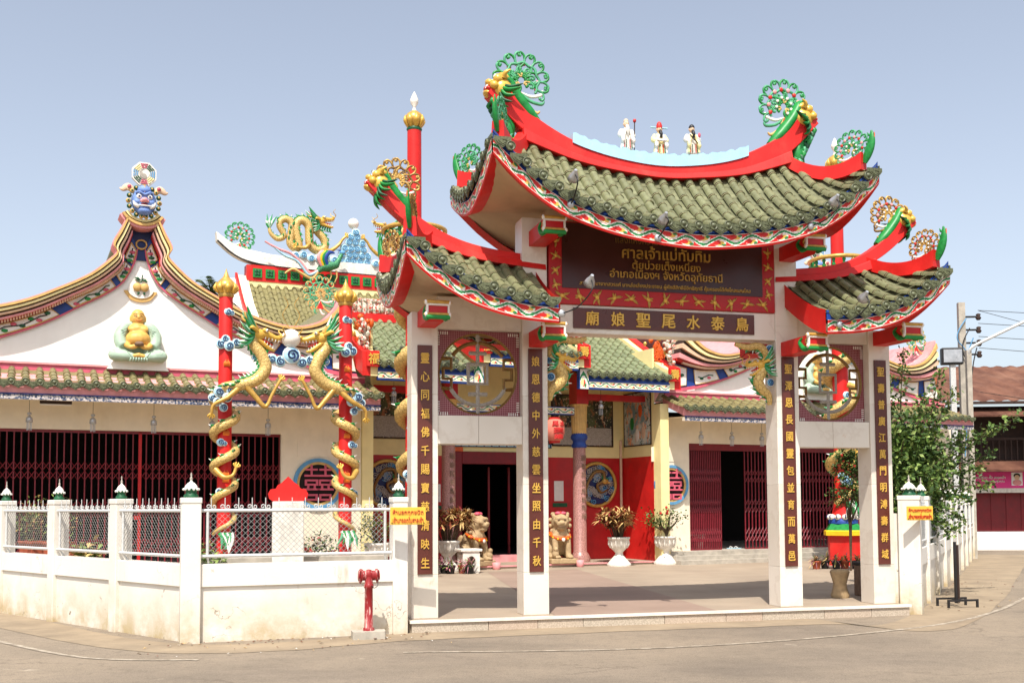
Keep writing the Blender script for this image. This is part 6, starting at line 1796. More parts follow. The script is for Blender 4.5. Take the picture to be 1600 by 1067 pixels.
# ================================================================== standpipe hydrant
t = thing('standpipe_hydrant', 'worn red twin outlet standpipe hydrant in front of white fence', 'hydrant', (-1.75, 13.3, ROAD), R_(16)); t.scale = (.7, .7, .97)
m = MB(); m.prism([(-.3, -.2), (.26, -.22), (.3, .16), (-.28, .2)], 0, .1, 'concrete', 'z'); bevel(m.build('concrete_base', t), .02, 2)
m = MB(); m.lathe([(.1, .1), (.1, .13), (.075, .14), (.07, .62), (.085, .63), (.085, .67), (.07, .68), (.07, .78)], 'hydrant_worn', 16); m.build('pipe', t)
m = MB(); m.tube([(-.13, 0, .78), (.13, 0, .78)], .062, 'hydrant_worn', 12); m.ball((0, 0, .79), (.09, .075, .07), 'hydrant_worn'); m.build('head', t)
for s in (-1, 1):
    m = MB(); m.tube([(s * .12, 0, .78), (s * .16, -.01, .785)], .082, 'hydrant_worn', 12); m.tube([(s * .16, -.01, .785), (s * .185, -.01, .787)], .06, 'hydrant_worn', 12)
    for k in range(3): m.ball((s * .15, .082 * math.cos(R_(120 * k + 20)), .783 + .082 * math.sin(R_(120 * k + 20))), .02, 'hydrant_worn', seg=7, rings=5)
    m.build('outlet_cap', t)
m = MB(); m.tube(spline([(.15, -.06, .72), (.14, -.1, .66), (.08, -.1, .63), (.03, -.075, .66)], 6), .005, 'steel_black', 4); m.build('chain', t)

# ================================================================== yellow notice plates
def plate(loc, rz_, w, h, label):
    t = thing('notice_plate', label, 'sign', loc, rz_, 'yellow notices on the gateposts')
    m = MB(); m.box((-w / 2, 0, -h / 2), (w / 2, .012, h / 2), 'sign_yellow'); p = bevel(m.build('plate', t), .004, 1)
    for body, z in (('ห้ามรถทุกชนิด', h * .2), ('เข้ามาจอดในศาลเจ้า', -h * .22)):
        link('lettering', text_mesh(body, 'sign_red', width=w * .86, height=h * .34, depth=.0015, bold=.006, name='lettering'), p, Matrix.Translation((0, -.004, z)))
    for s in (-1, 1):
        m = MB(); m.ball((s * w * .45, -.003, -h * .4), .008, 'steel_black', seg=6, rings=4); m.build('bolt', p)
plate((-1.29, 13.48, 1.325), R_(10), .44, .215, 'yellow plate with red lettering wired to the fence post left of the gate')
plate((5.83, 15.6, 1.305), R_(8), .40, .2, 'yellow plate with red lettering on the fence post right of the gate')

# ================================================================== guardian lions
def lion(u, v, yaw, label, s):
    t = thing('guardian_lion', label, 'statue', TW(u, v, PF), TEMP_A + yaw, 'stone guardian lions at the temple door')
    m = MB(); m.box((-.33, -.42, 0), (.33, .42, .12), 'stone'); bevel(m.build('plinth', t), .02, 2)
    m = MB(); g = 'stone'; T = Matrix.Translation((0, 0, .1))
    m.ball((0, .16, .26), (.25, .26, .24), g, T); m.tube([(0, .16, .28), (0, .02, .5), (0, -.1, .68)], [.22, .22, .19], g, 10, T); m.ball((0, -.13, .58), (.2, .17, .2), g, T)
    for k in (-1, 1):
        m.ball((k * .21, .12, .2), (.12, .22, .18), g, T); m.ball((k * .24, -.08, .06), (.09, .14, .065), g, T)
        m.tube([(k * .14, -.16, .56), (k * .16, -.22, .32), (k * .155, -.25, .06)], [.1, .075, .07], g, 9, T); m.ball((k * .155, -.31, .055), (.085, .11, .06), g, T)
        for f in range(3): m.ball((k * .155 + (f - 1) * .045, -.4, .05), (.028, .04, .04), g, T)
    m.tube(spline([(0, .36, .15), (0, .44, .3), (0, .38, .48), (0, .3, .56)], 5), [.06, .07, .08, .05], g, 8, T)
    H_ = T @ Matrix.Translation((0, -.15, .86)) @ Matrix.Rotation(R_(12) * s, 4, 'Z')
    m.ball((0, 0, .02), (.19, .19, .2), g, H_); m.ball((0, -.17, -.04), (.13, .11, .075), g, H_); m.ball((0, -.17, .1), (.16, .08, .05), g, H_); m.ball((0, -.26, -.005), (.065, .045, .04), g, H_)
    m.ball((0, -.14, -.14), (.11, .1, .05), g, H_); m.ball((0, .06, .0), (.22, .17, .24), g, H_)
    for k in (-1, 1): m.ball((k * .16, 0, .14), (.05, .04, .07), g, H_); m.ball((k * .11, -.15, .03), (.07, .07, .06), g, H_)
    body = link('body', organic(m, 'body', .022, 3), t)
    m = MB()
    for a in range(-150, 151, 25):
        for j, (r, z) in enumerate(((.235, .06), (.24, -.08), (.2, -.2), (.18, .19))):
            if abs(a) > 95 and j == 0: pass
            d = V((math.sin(R_(a + 180)), -math.cos(R_(a + 180)), 0))
            if d.y < -.15: continue
            m.ball(d * r + V((0, .03, z)), .055, 'stone', H_, seg=7, rings=5)
    m.build('mane', body)
    m = MB()
    for k in (-1, 1): m.ball((k * .075, -.215, .07), (.032, .025, .028), 'stone_dark', H_, seg=8, rings=5)
    m.ball((0, -.235, -.095), (.1, .03, .012), 'stone_dark', H_, seg=8, rings=5); stuff(m.build('face', body))
    m = MB(); ring = [T @ V((.225 * math.sin(R_(a)), -.1 - .2 * math.cos(R_(a)), .57 - .09 * math.cos(R_(a)))) for a in range(0, 360, 15)]
    m.tube(ring, .045, 'orange', 7, closed=True)
    for a in range(0, 360, 30): m.ball(T @ V((.25 * math.sin(R_(a)), -.11 - .225 * math.cos(R_(a)), .565 - .1 * math.cos(R_(a)))), .026, 'yellow', seg=6, rings=4)
    m.ball(T @ V((0, -.345, .46)), (.045, .02, .045), 'pearl', seg=10, rings=6); m.build('collar', t)
    m = MB()
    for k in (-1, 1): m.ball((k * .06, -.02, .215), (.08, .07, .045), 'pink', H_)
    m.ball((0, -.03, .225), .04, 'lantern_red', H_); m.build('ribbon_bow', t)
    m = MB(); c = T @ V((s * .2, -.33, .12)); m.ball(c, (.085, .085, .1), 'stone'); m.ball(c + V((0, -.03, .12)), .06, 'stone'); link('cub', organic(m, 'cub', .018, 2), t)
lion(-1.12, .28, R_(28), 'stone guardian lion with orange collar left of the temple door, facing right', 1)
lion(1.08, .28, R_(-6), 'stone guardian lion with orange collar right of the door, behind a gate pillar', -1)
for (u, v, lab) in ((-.72, -.16, 'small pink cup on the porch edge by the left lion'), (1.42, -.16, 'small pink cup on the porch edge by the right lion')):
    m = MB(); m.lathe([(.07, 0), (.09, .04), (.095, .16), (.08, .16), (.07, .03)], 'pink_pale', 12); o = m.build('offering_cup'); o.location = TW(u, v, 0); tag(o, lab, 'cup')

# ================================================================== planters
def leaf_blade(m, p, d, L, w, mat, droop=.35, twist=0):
    d = d.normalized(); side = d.cross(V((0, 0, 1)))
    if side.length < .05: side = V((1, 0, 0))
    side.normalize(); n = 4; a, b = [], []
    for i in range(n + 1):
        t = i / n; q = p + d * L * t + V((0, 0, -droop * L * t * t)); ww = w * math.sin(math.pi * (.12 + .86 * t)) * .5
        a.append(q - side * ww); b.append(q + side * ww + V((0, 0, ww * .4)))
    m.grid([a, b], mat, True)
def spiky_plant(loc_m, seed, crowns, L, w, mats, spread=.3, base=0.0, hgt=.5, blades=26):
    r = random.Random(seed); m = MB(); st = MB()
    for c in range(crowns):
        a = r.uniform(0, 6.28); rad = spread * math.sqrt(r.random()); top = V((rad * math.cos(a), rad * math.sin(a), base + hgt * r.uniform(.55, 1.0)))
        st.tube([(rad * .2 * math.cos(a), rad * .2 * math.sin(a), base - .08), top * .5 + V((0, 0, base * .5)), top], [.016, .012, .008], 'bark', 5)
        for k in range(blades):
            az = r.uniform(0, 6.28); el = r.uniform(-.35, 1.25); d = V((math.cos(az) * math.cos(el), math.sin(az) * math.cos(el), math.sin(el)))
            leaf_blade(m, top - V((0, 0, r.uniform(0, .1))), d, L * r.uniform(.7, 1.15), w, r.choice(mats), r.uniform(.1, .6))
    return m, st
def urn_mesh(kind=0):
    m = MB(); mt = 'white_dirty'
    m.lathe([(.28, 0), (.29, .05), (.24, .1), (.1, .26), (.085, .3), (.11, .34), (.19, .42), (.235, .5), (.245, .62), (.27, .64), (.27, .68), (.22, .68), (.2, .6)], mt, 16)
    for k in range(12):
        a = R_(30 * k); m.tube([(.2 * math.cos(a), .2 * math.sin(a), .43), (.245 * math.cos(a), .245 * math.sin(a), .52), (.25 * math.cos(a), .25 * math.sin(a), .6)], [.02, .028, .012], mt, 5)
    m.lathe([(.01, .6), (.21, .605), (.21, .61)], 'bark', 12)
    return m.mesh('urn')
URN = urn_mesh()
def urn(loc, label, plant, seed, sc=1.0):
    t = thing('urn_planter', label, 'planter', loc, rnd.uniform(0, 6), 'white concrete urn planters')
    link('urn', URN, t, Matrix.Diagonal((sc, sc, sc, 1)))
    if plant == 'croton':
        m, st = spiky_plant(None, seed, 30, .25, .04, ['leaf_bronze', 'leaf_straw', 'leaf_straw', 'leaf_bronze', 'leaf_straw', 'maroon'], .5, .62 * sc, .72, 34)
    elif plant == 'bonsai':
        m, st = MB(), MB(); r = random.Random(seed)
        for k in range(7):
            a = r.uniform(0, 6.28); e = V((.33 * math.cos(a), .33 * math.sin(a), .66 * sc + r.uniform(.25, .6)))
            st.tube(spline([(0, 0, .6 * sc), (.05 * math.cos(a + 1), .05 * math.sin(a + 1), .78 * sc), e * .8 + V((0, 0, .1)), e], 4), [.05, .035, .02, .008], 'bark', 6)
            for j in range(60):
                p = e + V((r.gauss(0, .12), r.gauss(0, .12), r.gauss(.02, .08))); leaf_blade(m, p, V((r.uniform(-1, 1), r.uniform(-1, 1), r.uniform(-.3, 1))), .07, .045, r.choice(['leaf', 'leaf_dark']), .2)
        for j in range(5): m.ball((-.25 + r.uniform(-.1, .1), r.uniform(-.1, .1), 1.3 + r.uniform(-.08, .08)), .035, 'bloom_red', seg=6, rings=4)
    elif plant == 'shrub':
        m, st = MB(), MB(); r = random.Random(seed)
        for k in range(9):
            a = r.uniform(0, 6.28); e = V((.3 * math.cos(a), .3 * math.sin(a), .7 + r.uniform(.1, .6))); st.tube([(0, 0, .6), e * .6 + V((0, 0, .3)), e], [.02, .012, .005], 'bark', 5)
            for j in range(45): leaf_blade(m, e + V((r.gauss(0, .1), r.gauss(0, .1), r.gauss(-.05, .12))), V((r.uniform(-1, 1), r.uniform(-1, 1), r.uniform(-.2, 1))), .09, .035, r.choice(['leaf', 'leaf_light', 'leaf_dark']), .3)
    stuff(m.build('foliage', t)); st.build('stems', t)
    return t
urn(TW(2.42, -.25), 'white urn with bronze and straw coloured croton right of the pink column', 'croton', 3)
urn(TW(-1.95, -.3), 'white urn with dark bronze croton just right of the leftmost gate pillar', 'croton', 5)
urn(TW(3.72, -.25), 'weathered white urn with small bonsai tree by the red porch wall', 'bonsai', 9)
urn(TW(-4.05, -1.9), 'white urn with straggly green shrub behind the fence mesh', 'shrub', 12, 1.05)
urn(TW(-3.3, -2.0), 'white urn with green shrub half hidden by the end fence post', 'shrub', 14, 1.0)

ORD = ('first', 'second', 'third', 'fourth', 'fifth', 'sixth', 'seventh')
def pots(points, label, seed, mats, group):
    for i, (x, y) in enumerate(points):
        t = thing('potted_plant', ORD[i] + ' from the left: ' + label, 'potted plant', (x, y, 0), rnd.uniform(0, 6), group)
        m = MB(); m.lathe([(.075, 0), (.1, .15), (.11, .155), (.11, .18), (.095, .18), (.09, .15), (.01, .15)], 'plastic_black' if i % 3 else 'terracotta', 12); m.build('pot', t)
        mm, st = spiky_plant(None, seed + i, 3, .2, .022, mats, .06, .16, .1, 22); stuff(mm.build('foliage', t))
pots([(-1.72 + .2 * k + .05 * (k % 2), 23.3 + .12 * (k % 2)) for k in range(5)], 'small pot of spiky pink bromeliads beside the white stool', 40, ['leaf_purple', 'leaf_purple', 'leaf_light', 'pink_pale'], 'bromeliad pots beside the white stool')
pots([(6.75 + .22 * k, 24.3 + .1 * (k % 2)) for k in range(7)], 'small pot of spiky purple plants in front of the red pedestal', 60, ['leaf_purple', 'leaf', 'leaf_straw'], 'pots in front of the red pedestal')

# planter boxes and bush seen through the fence mesh
for k, (px_, lab) in enumerate((((-8.15, 18.6), 'terracotta box planter with sparse shrub behind fence, left of two'), ((-7.5, 18.05), 'terracotta box planter with sparse shrub behind fence, right of two'))):
    t = thing('planter_box', lab, 'planter', (px_[0], px_[1], 0), R_(-43), 'terracotta boxes behind the fence')
    m = MB(); m.box((-.24, -.15, .55), (.24, .15, .88), 'terracotta'); m.box((-.26, -.17, .84), (.26, .17, .89), 'terracotta'); bevel(m.build('box', t), .01, 1)
    m = MB(); m.box((-.2, -.12, 0), (.2, .12, .55), 'concrete'); m.build('stand', t)
    m, st = MB(), MB(); r = random.Random(80 + k)
    for j in range(14):
        e = V((r.uniform(-.3, .3), r.uniform(-.2, .2), .9 + r.uniform(.2, .65))); st.tube([(e.x * .4, e.y * .4, .85), e], [.01, .005], 'bark', 4)
        for q in range(26): leaf_blade(m, e + V((r.gauss(0, .08), r.gauss(0, .08), r.gauss(-.1, .12))), V((r.uniform(-1, 1), r.uniform(-1, 1), r.uniform(-.2, 1))), .08, .03, r.choice(['leaf', 'leaf_light', 'leaf_straw']), .3)
    stuff(m.build('foliage', t)); st.build('stems', t)
def bush(loc, label, seed, rx, rzz, n, mats, base=.2, L=.08, flowers=0, trunk=True, name='bush', cat='bush'):
    t = thing(name, label, cat, loc, 0)
    m, st = MB(), MB(); r = random.Random(seed)
    for k in range(n):
        a = r.uniform(0, 6.28); el = r.uniform(-.3, 1.4); rad = r.random() ** .4
        e = V((rx * rad * math.cos(a) * math.cos(el), rx * rad * math.sin(a) * math.cos(el), base + rzz * .45 + rzz * .55 * rad * math.sin(el)))
        if trunk and k % (3 if n < 100 else 10) == 0: st.tube([(0, 0, 0), V((e.x * .1, e.y * .1, e.z * .6)), e], [.02, .013, .004], 'bark', 5)
        for j in range(22): leaf_blade(m, e + V((r.gauss(0, .07), r.gauss(0, .07), r.gauss(0, .07))), V((r.uniform(-1, 1), r.uniform(-1, 1), r.uniform(-.3, 1))), L * r.uniform(.7, 1.3), L * .5, r.choice(mats), .3)
        if flowers and k % flowers == 0: m.ball(e, .03, 'bloom_red', seg=6, rings=4)
    stuff(m.build('foliage', t)); st.build('stems', t)
    return t
bush((-3.05, 16.4, 0), 'dark leafy bush with red flowers behind the fence mesh', 91, .5, .95, 46, ['leaf_dark', 'leaf_dark', 'leaf', 'leaf_bronze'], .1, .07, 6)
bush((-4.35, 15.4, 0), 'low green bush just behind the fence corner post', 92, .3, .8, 22, ['leaf', 'leaf_light'], .2, .08)
bush((-6.4, 16.4, 0), 'yellowish grassy clump behind the second fence panel', 93, .3, .55, 18, ['leaf_light', 'leaf_straw'], .3, .14)
bush((7.3, 23.6, 0), 'dark leafy potted tree in front of the dragon column pedestal', 95, .42, 2.0, 110, ['leaf_dark', 'leaf_dark', 'leaf'], .75, .08, 14, True, 'small_tree', 'tree')

# ================================================================== stools, bench, slippers, bollards
t = thing('concrete_stool', 'white concrete block stool with oval hole beside the bromeliad pots', 'stool', (-.95, 23.6, 0), R_(20))
def holed_plate(m, w, h, y0, y1, mat):
    N = 36; hole, outer = [], []
    for k in range(N):
        a = 2 * math.pi * k / N; c, s = math.cos(a), math.sin(a)
        hole.append((w * .24 * c, h * .58 + h * .22 * s))
        dx, dz = c, s; f = min((w / 2) / abs(dx) if abs(dx) > 1e-6 else 9, ((h - h * .58) if dz > 0 else h * .58) / abs(dz) if abs(dz) > 1e-6 else 9)
        x, z = dx * f, h * .58 + dz * f
        if z < .02 and abs(x) < w * .24: z = h * .16 * math.sqrt(max(0, 1 - (x / (w * .24)) ** 2))
        outer.append((x, z))
    vs = [(x, y0, z) for x, z in hole] + [(x, y0, z) for x, z in outer] + [(x, y1, z) for x, z in hole] + [(x, y1, z) for x, z in outer]
    for k in range(N):
        j = (k + 1) % N
        m.add([vs[i] for i in (k, j, j + N, k + N)], [(0, 1, 2, 3)], mat); m.add([vs[i] for i in (k + 2 * N, j + 2 * N, j + 3 * N, k + 3 * N)], [(3, 2, 1, 0)], mat)
        m.add([vs[i] for i in (k, j, j + 2 * N, k + 2 * N)], [(3, 2, 1, 0)], mat); m.add([vs[i] for i in (k + N, j + N, j + 3 * N, k + 3 * N)], [(0, 1, 2, 3)], mat)
for y in (-.2, .14):
    m = MB(); holed_plate(m, .38, .46, y, y + .06, 'white_dirty'); m.build('side_plate', t)
for x in (-.19, .15):
    m = MB(); m.box((x, -.14, .06), (x + .04, .14, .4), 'white_dirty'); m.build('cross_plate', t)
m = MB(); m.box((-.24, -.23, .462), (.24, .23, .52), 'white_dirty'); bevel(m.build('seat', t), .012, 2)
t = thing('concrete_bench', 'small white concrete bench on the steps beside the right grille', 'bench', TW(4.95, .42, .3), TEMP_A)
m = MB(); m.box((-.32, -.15, .36), (.32, .15, .43), 'white_dirty'); bevel(m.build('seat', t), .015, 2)
for s in (-1, 1): m = MB(); m.prism([(s * .2 - .09, 0), (s * .2 + .09, 0), (s * .2 + .06, .2), (s * .2 + .1, .36), (s * .2 - .1, .36), (s * .2 - .06, .2)], -.11, .11, 'white_dirty'); m.build('leg', t)
for s, lab in ((-1, 'left'), (1, 'right')):
    m = MB(); m.prism([(.045 * math.cos(R_(a)) * (1 if math.sin(R_(a)) < 0 else 1.15), .13 * math.sin(R_(a))) for a in range(0, 360, 24)], 0, .02, 'blue_pale', 'z')
    for k in (-1, 1): m.tube(spline([(0, .06, .02), (k * .03, .02, .055), (k * .045, -.03, .02)], 4), .008, 'white', 5)
    o = m.build('slipper'); o.matrix_world = Matrix.Translation(TW(6.28 + s * .08, .5, .3)) @ Matrix.Rotation(TEMP_A + R_(70), 4, 'Z'); tag(o, lab + ' slipper of the pale blue pair on the threshold of the dark doorway', 'slipper', 'pair of slippers')
t = thing('stone_stool', 'waisted brown stone stool standing beside the rightmost gate pillar', 'stool', (5.05, 16.9, 0), .3)
m = MB(); m.lathe([(.13, 0), (.14, .04), (.11, .14), (.1, .22), (.14, .36), (.15, .4), (.13, .43), (.01, .44)], 'stone', 10, smooth=True); m.build('body', t)
t = thing('dark_planter_block', 'dark stone block behind the waisted stool', 'block', (5.62, 17.2, 0), .25)
m = MB(); m.box((-.17, -.2, 0), (.2, .2, .48), 'stone_dark'); m.box((-.19, -.22, .48), (.22, .22, .53), 'steel_black'); bevel(m.build('body', t), .015, 2)

# red spade shaped board on a white pillar
t = thing('spirit_board', 'plain red spade shaped board on a white pillar behind the fence', 'sign', (-3.15, 15.3, 0), R_(14))
m = MB(); m.box((-.215, -.15, 0), (.215, .15, 1.52), 'white_dirty'); bevel(m.build('pillar', t), .01, 1)
m = MB(); pts = [(-.2, 1.52), (-.26, 1.56), (-.275, 1.63), (-.24, 1.69), (-.17, 1.7), (-.14, 1.75), (-.08, 1.79), (0, 1.87)]
m.prism(pts + [(-x, z) for x, z in pts[::-1][1:]], -.06, .06, 'red'); bevel(m.build('board', t), .008, 1)
m = MB(); m.box((-1.2, -.1, 0), (1.7, .2, .72), 'concrete'); o = m.build('low_ledge'); o.location = (-3.5, 15.75, 0); o.rotation_euler = (0, 0, R_(16)); tag(o, 'low grey concrete ledge behind the fence panel', 'ledge')

# ================================================================== red lantern
t = thing('paper_lantern', 'pale red barrel lantern with red characters hanging beside the pink column', 'lantern', (.98, 25.0, 2.9), R_(24)); t.scale = (.86, .86, .86)
m = MB(); rows = []
for k in range(13):
    a = math.pi * k / 12; rows.append((.15 + .13 * math.sin(a) ** .6, .02 + .58 * k / 12))
m.lathe(rows, 'lantern_paper', 20); m.build('body', t)
for z in (0, .6): m = MB(); m.lathe([(.15, z - .03), (.155, z + .05)], 'scale_red', 16); m.build('rim', t)
for k, (ch, x, z) in enumerate((('水', .1, .47), ('尾', -.1, .47), ('聖', 0, .29), ('娘', 0, .13))):
    me = text_mesh(ch, 'lantern_red', height=.15, width=.17 if k < 2 else .3, size=.15, depth=.002, bold=.01, name='lantern_character')
    for v in me.vertices: v.co.y = -math.sqrt(max(.0, .288 ** 2 - (v.co.x + x) ** 2)) + v.co.y * .5
    link('lantern_character', me, t, Matrix.Translation((x, 0, z)))
m = MB(); m.tube([(0, 0, .62), (0, 0, 1.1)], .006, 'steel_black', 4); m.build('cord', t)

# ================================================================== flood lamps on the gate
def gate_lamp(u, v, z, base, label):
    t = thing('gooseneck_lamp', label, 'lamp', GW(*base), GATE_A, 'silver gooseneck lamps on the gate')
    b = V(base); e = V((u, v, z)) - b
    m = MB(); m.tube(spline([(0, 0, 0), (e.x * .5, -.18, e.z * .15), (e.x * .9, e.y - .12, e.z * .6), (e.x, e.y - .03, e.z)], 6), .009, 'steel_black', 6); m.ball((0, 0, 0), (.05, .03, .05), 'silver'); m.build('arm', t)
    M0 = Matrix.Translation(e) @ Matrix.Rotation(R_(235), 4, 'X') @ Matrix.Diagonal((.8, .8, .8, 1))
    m = MB(); m.lathe([(.025, -.1), (.04, -.05), (.075, .02), (.095, .09), (.09, .09), (.07, .02), (.03, -.04)], 'silver', 14, M0); m.ball((0, 0, .05), (.055, .055, .06), 'pearl', M0); m.build('reflector', t)
for px, bx, lab in (((-1.75, -1.35, 5.52), (-1.72, -1.11, 5.22), 'silver gooseneck lamp on the left part of the upper eave'),
                    ((-.58, -1.4, 5.05), (-.55, -1.11, 4.86), 'silver gooseneck lamp near the middle of the upper eave'),
                    ((1.88, -1.35, 5.46), (1.65, -1.11, 5.15), 'silver gooseneck lamp on the right part of the upper eave'),
                    ((2.25, -1.4, 4.18), (2.05, -1.11, 3.84), 'silver gooseneck lamp above the eave of the right side roof'),
                    ((-1.55, -1.35, 4.22), (-1.85, -1.11, 3.83), 'silver gooseneck lamp at the inner end of the left side roof')):
    gate_lamp(*px, bx, lab)

# wind chimes under the eaves
def chime(loc, label, group):
    t = thing('wind_chime', label, 'wind chime', loc, 0, group)
    m = MB(); m.tube([(0, 0, 0), (0, 0, -.34)], .004, 'steel_black', 4); m.build('cord', t)
    m = MB(); m.lathe([(.02, -.34), (.06, -.38), (.065, -.46), (.03, -.46)], 'silver', 10); m.ball((0, 0, -.3), (.045, .045, .03), 'silver', seg=8, rings=5)
    for k in range(4): m.tube([(.04 * math.cos(k * 1.57), .04 * math.sin(k * 1.57), -.46), (.04 * math.cos(k * 1.57), .04 * math.sin(k * 1.57), -.62)], .008, 'silver', 5)
    m.build('bell', t)
for k in range(5): chime(TW(-10.45 + 1.12 * k, -.5, 3.52), ('leftmost', 'second from left', 'middle', 'second from right', 'rightmost')[k] + ' of five small silver wind chimes above the left folding grille', 'chimes over the left grille')
for k in range(3): chime(TW(4.7 + .92 * k, -.4, 3.52), ('left', 'middle', 'right')[k] + ' one of three small silver wind chimes above the right grille', 'chimes over the right grille')
chime(TW(-3.2, -.3, 4.3), 'small white wind chime at the left end of the porch eave', 'porch chimes'); chime(TW(2.0, -.2, 4.2), 'small white wind chime beside the yellow capital of the porch', 'porch chimes')

# ================================================================== right-hand street side
t = thing('sign_stand', 'empty black metal stand on two feet beside the right fence', 'stand', (6.85, 16.9, ROAD), R_(12))
m = MB(); m.box((-.03, -.02, .06), (.0, .02, 1.0), 'steel_black'); m.box((.05, .03, .06), (.075, .06, .95), 'wood_dark'); m.build('post', t)
for y, x0 in ((-.18, -.28), (.2, -.22)):
    m = MB(); m.box((x0, y - .015, .1), (x0 + .52, y + .015, .13), 'steel_black')
    for x in (x0, x0 + .49): m.box((x, y - .015, 0), (x + .03, y + .015, .1), 'steel_black')
    m.build('foot', t)
m = MB(); m.box((-.02, -.18, .105), (.01, .2, .128), 'steel_black'); m.build('tie_bar', t)

# tree spilling over the right fence
def street_tree():
    t = thing('street_tree', 'leafy green tree spilling over the right fence beside the gate', 'tree', (6.9, 18.9, 0), 0)
    r = random.Random(21); st = MB(); m = MB()
    st.tube(spline([(0, 0, 0), (.04, .05, .6), (-.05, .0, 1.3), (.0, .05, 1.9)], 5), [.09, .075, .06, .05], 'bark', 8)
    tips = []
    def limb(p, e, r0, n):
        mid = (V(p) + V(e)) * .5 + V((r.uniform(-.1, .1), r.uniform(-.1, .1), .12)); pts = spline([p, mid, e], 6)
        st.tube(pts, [r0, r0 * .6, r0 * .25], 'bark', 5)
        for k in range(n): tips.append((pts[int(len(pts) * (.25 + .75 * k / n)) - 1], .16))
    for k in range(52):
        a = r.uniform(0, 6.28); rad = r.uniform(.35, 1.05); z = r.uniform(.95, 2.95)
        w = .95 * (1 - abs(z - 1.9) / 2.0)
        limb((r.uniform(-.04, .04), 0, min(1.9, z * .7)), (-.15 + rad * w * math.cos(a), rad * w * math.sin(a), z), .03, 5)
    shoots = [((-.1, 0, 2.2), (-.0, .1, 4.1)), ((-.4, 0, 2.2), (-.5, .1, 3.5)), ((-.2, 0, 2.4), (-.28, .1, 3.55)), ((.3, 0, 2.0), (.62, .1, 3.75)), ((.1, 0, 2.2), (.3, .0, 3.3)),
              ((.3, -.1, 1.9), (1.45, -.1, 2.75)), ((.3, 0, 1.8), (1.5, .1, 2.3)), ((.3, -.1, 1.7), (1.15, -.2, 2.05)), ((.2, -.1, 1.5), (.95, -.3, 1.5)), ((.2, -.2, 1.5), (.75, -.4, 1.15)), ((.1, -.2, 1.3), (.55, -.5, .95)), ((.2, 0, 1.9), (.9, -.2, 2.6)), ((.4, -.1, 1.9), (1.9, -.1, 2.95)), ((.3, .0, 2.2), (.85, .1, 3.4)), ((.3, -.1, 1.6), (1.3, -.2, 1.75)), ((-.5, 0, 2.2), (-.75, 0, 3.2))]
    thin = []
    for p, e in shoots:
        mid = (V(p) + V(e)) * .5 + V((-.05, 0, .06)); pts = spline([p, mid, e], 10); st.tube(pts, [.018, .012, .004], 'bark', 5); thin += [(q, .055) for q in pts[4:]]
    def leaf(p, L):
        d = V((r.uniform(-1, 1), r.uniform(-1, 1), r.uniform(-.6, .8))).normalized(); sd = d.cross(V((r.uniform(-1, 1), r.uniform(-1, 1), r.uniform(-1, 1)))).normalized() * L * .3
        q = p + d * L; mdl = p + d * L * .5; up_ = d.cross(sd).normalized() * L * .06
        m.add([p, mdl + sd + up_, q, mdl - sd + up_], [(0, 1, 2), (0, 2, 3)], r.choice(['leaf', 'leaf_dark', 'leaf_dark', 'leaf', 'leaf_light']), False)
    for p, s in tips:
        for k in range(40): leaf(p + V((r.gauss(0, s), r.gauss(0, s), r.gauss(0, s))), r.uniform(.07, .12))
    for p, s in thin:
        for k in range(12): leaf(p + V((r.gauss(0, s), r.gauss(0, s), r.gauss(0, s))), r.uniform(.06, .1))
    st.build('trunk', t); stuff(m.build('crown', t))
street_tree()

# palm behind the left wing
t = thing('palm_tree', 'palm crown showing above the left temple roof', 'tree', (-8.5, 30.5, .55), 0)
st = MB(); st.tube(spline([(0, 0, -1), (.1, 0, 3), (0, 0, 6.9)], 6), [.2, .15, .12], 'bark', 8); st.build('trunk', t)
m = MB(); r = random.Random(5)
for k in range(16):
    a = k * 2.4; el = r.uniform(-.1, 1.2); d = V((math.cos(a) * math.cos(el), math.sin(a) * math.cos(el), math.sin(el))); L = r.uniform(.75, 1.1)
    pts = [V((0, 0, 6.9)) + d * L * s_ + V((0, 0, -.55 * L * s_ * s_)) for s_ in [i / 8 for i in range(9)]]
    m.tube(pts, [.02, .012, .004], 'palm_leaf', 4)
    side = d.cross(V((0, 0, 1))).normalized()
    for i in range(1, 9):
        for s in (-1, 1):
            for h in (0, .5):
                q = pts[i - 1].lerp(pts[i], h); leaf_blade(m, q, side * s + d * .7, .34 * (1 - abs(i - 4) / 9), .045, 'palm_leaf', .5)
stuff(m.build('crown', t))

# poles and wires
t = thing('utility_pole', 'concrete utility pole with insulators and wires at the far end of the fence', 'pole', (13.75, 33.0, ROAD), 0)
m = MB(); m.prism([(-.1, -.09), (.1, -.09), (.085, .09), (-.085, .09)], 0, 7.7, 'concrete', 'z'); m.build('shaft', t)
for k, z in enumerate((7.25, 6.85, 6.45, 6.1)):
    m = MB(); m.tube([(.1, -.1, z), (.45, -.12, z)], .03, 'steel_black', 6); m.lathe([(.05, 0), (.09, .06), (.05, .12), (.08, .17), (.03, .2)], 'wood_dark', 8, Matrix.Translation((.48, -.12, z - .1))); m.build('insulator', t)
for k in range(4):
    m = MB(); m.tube(spline([(.1 + .1 * k, -.14, 7.2 - .3 * k), (-.2 + .15 * k, -.16, 6.6 - .3 * k), (.15, -.14, 5.8 - .4 * k), (-.05 + .08 * k, -.13, 3.0)], 6), .018, 'steel_black' if k % 2 else 'blue_mid', 4); m.build('drop_cable', t)
t = thing('floodlight', 'black square floodlight clamped to the brown post by the utility pole', 'lamp', (13.1, 32.2, 0), R_(-8))
m = MB(); m.box((-.3, -.12, 5.55), (.32, .14, 6.05), 'steel_black'); bevel(m.build('housing', t), .03, 2)
m = MB(); m.box((-.25, -.135, 5.61), (.27, -.122, 5.99), 'silver'); m.build('glass', t)
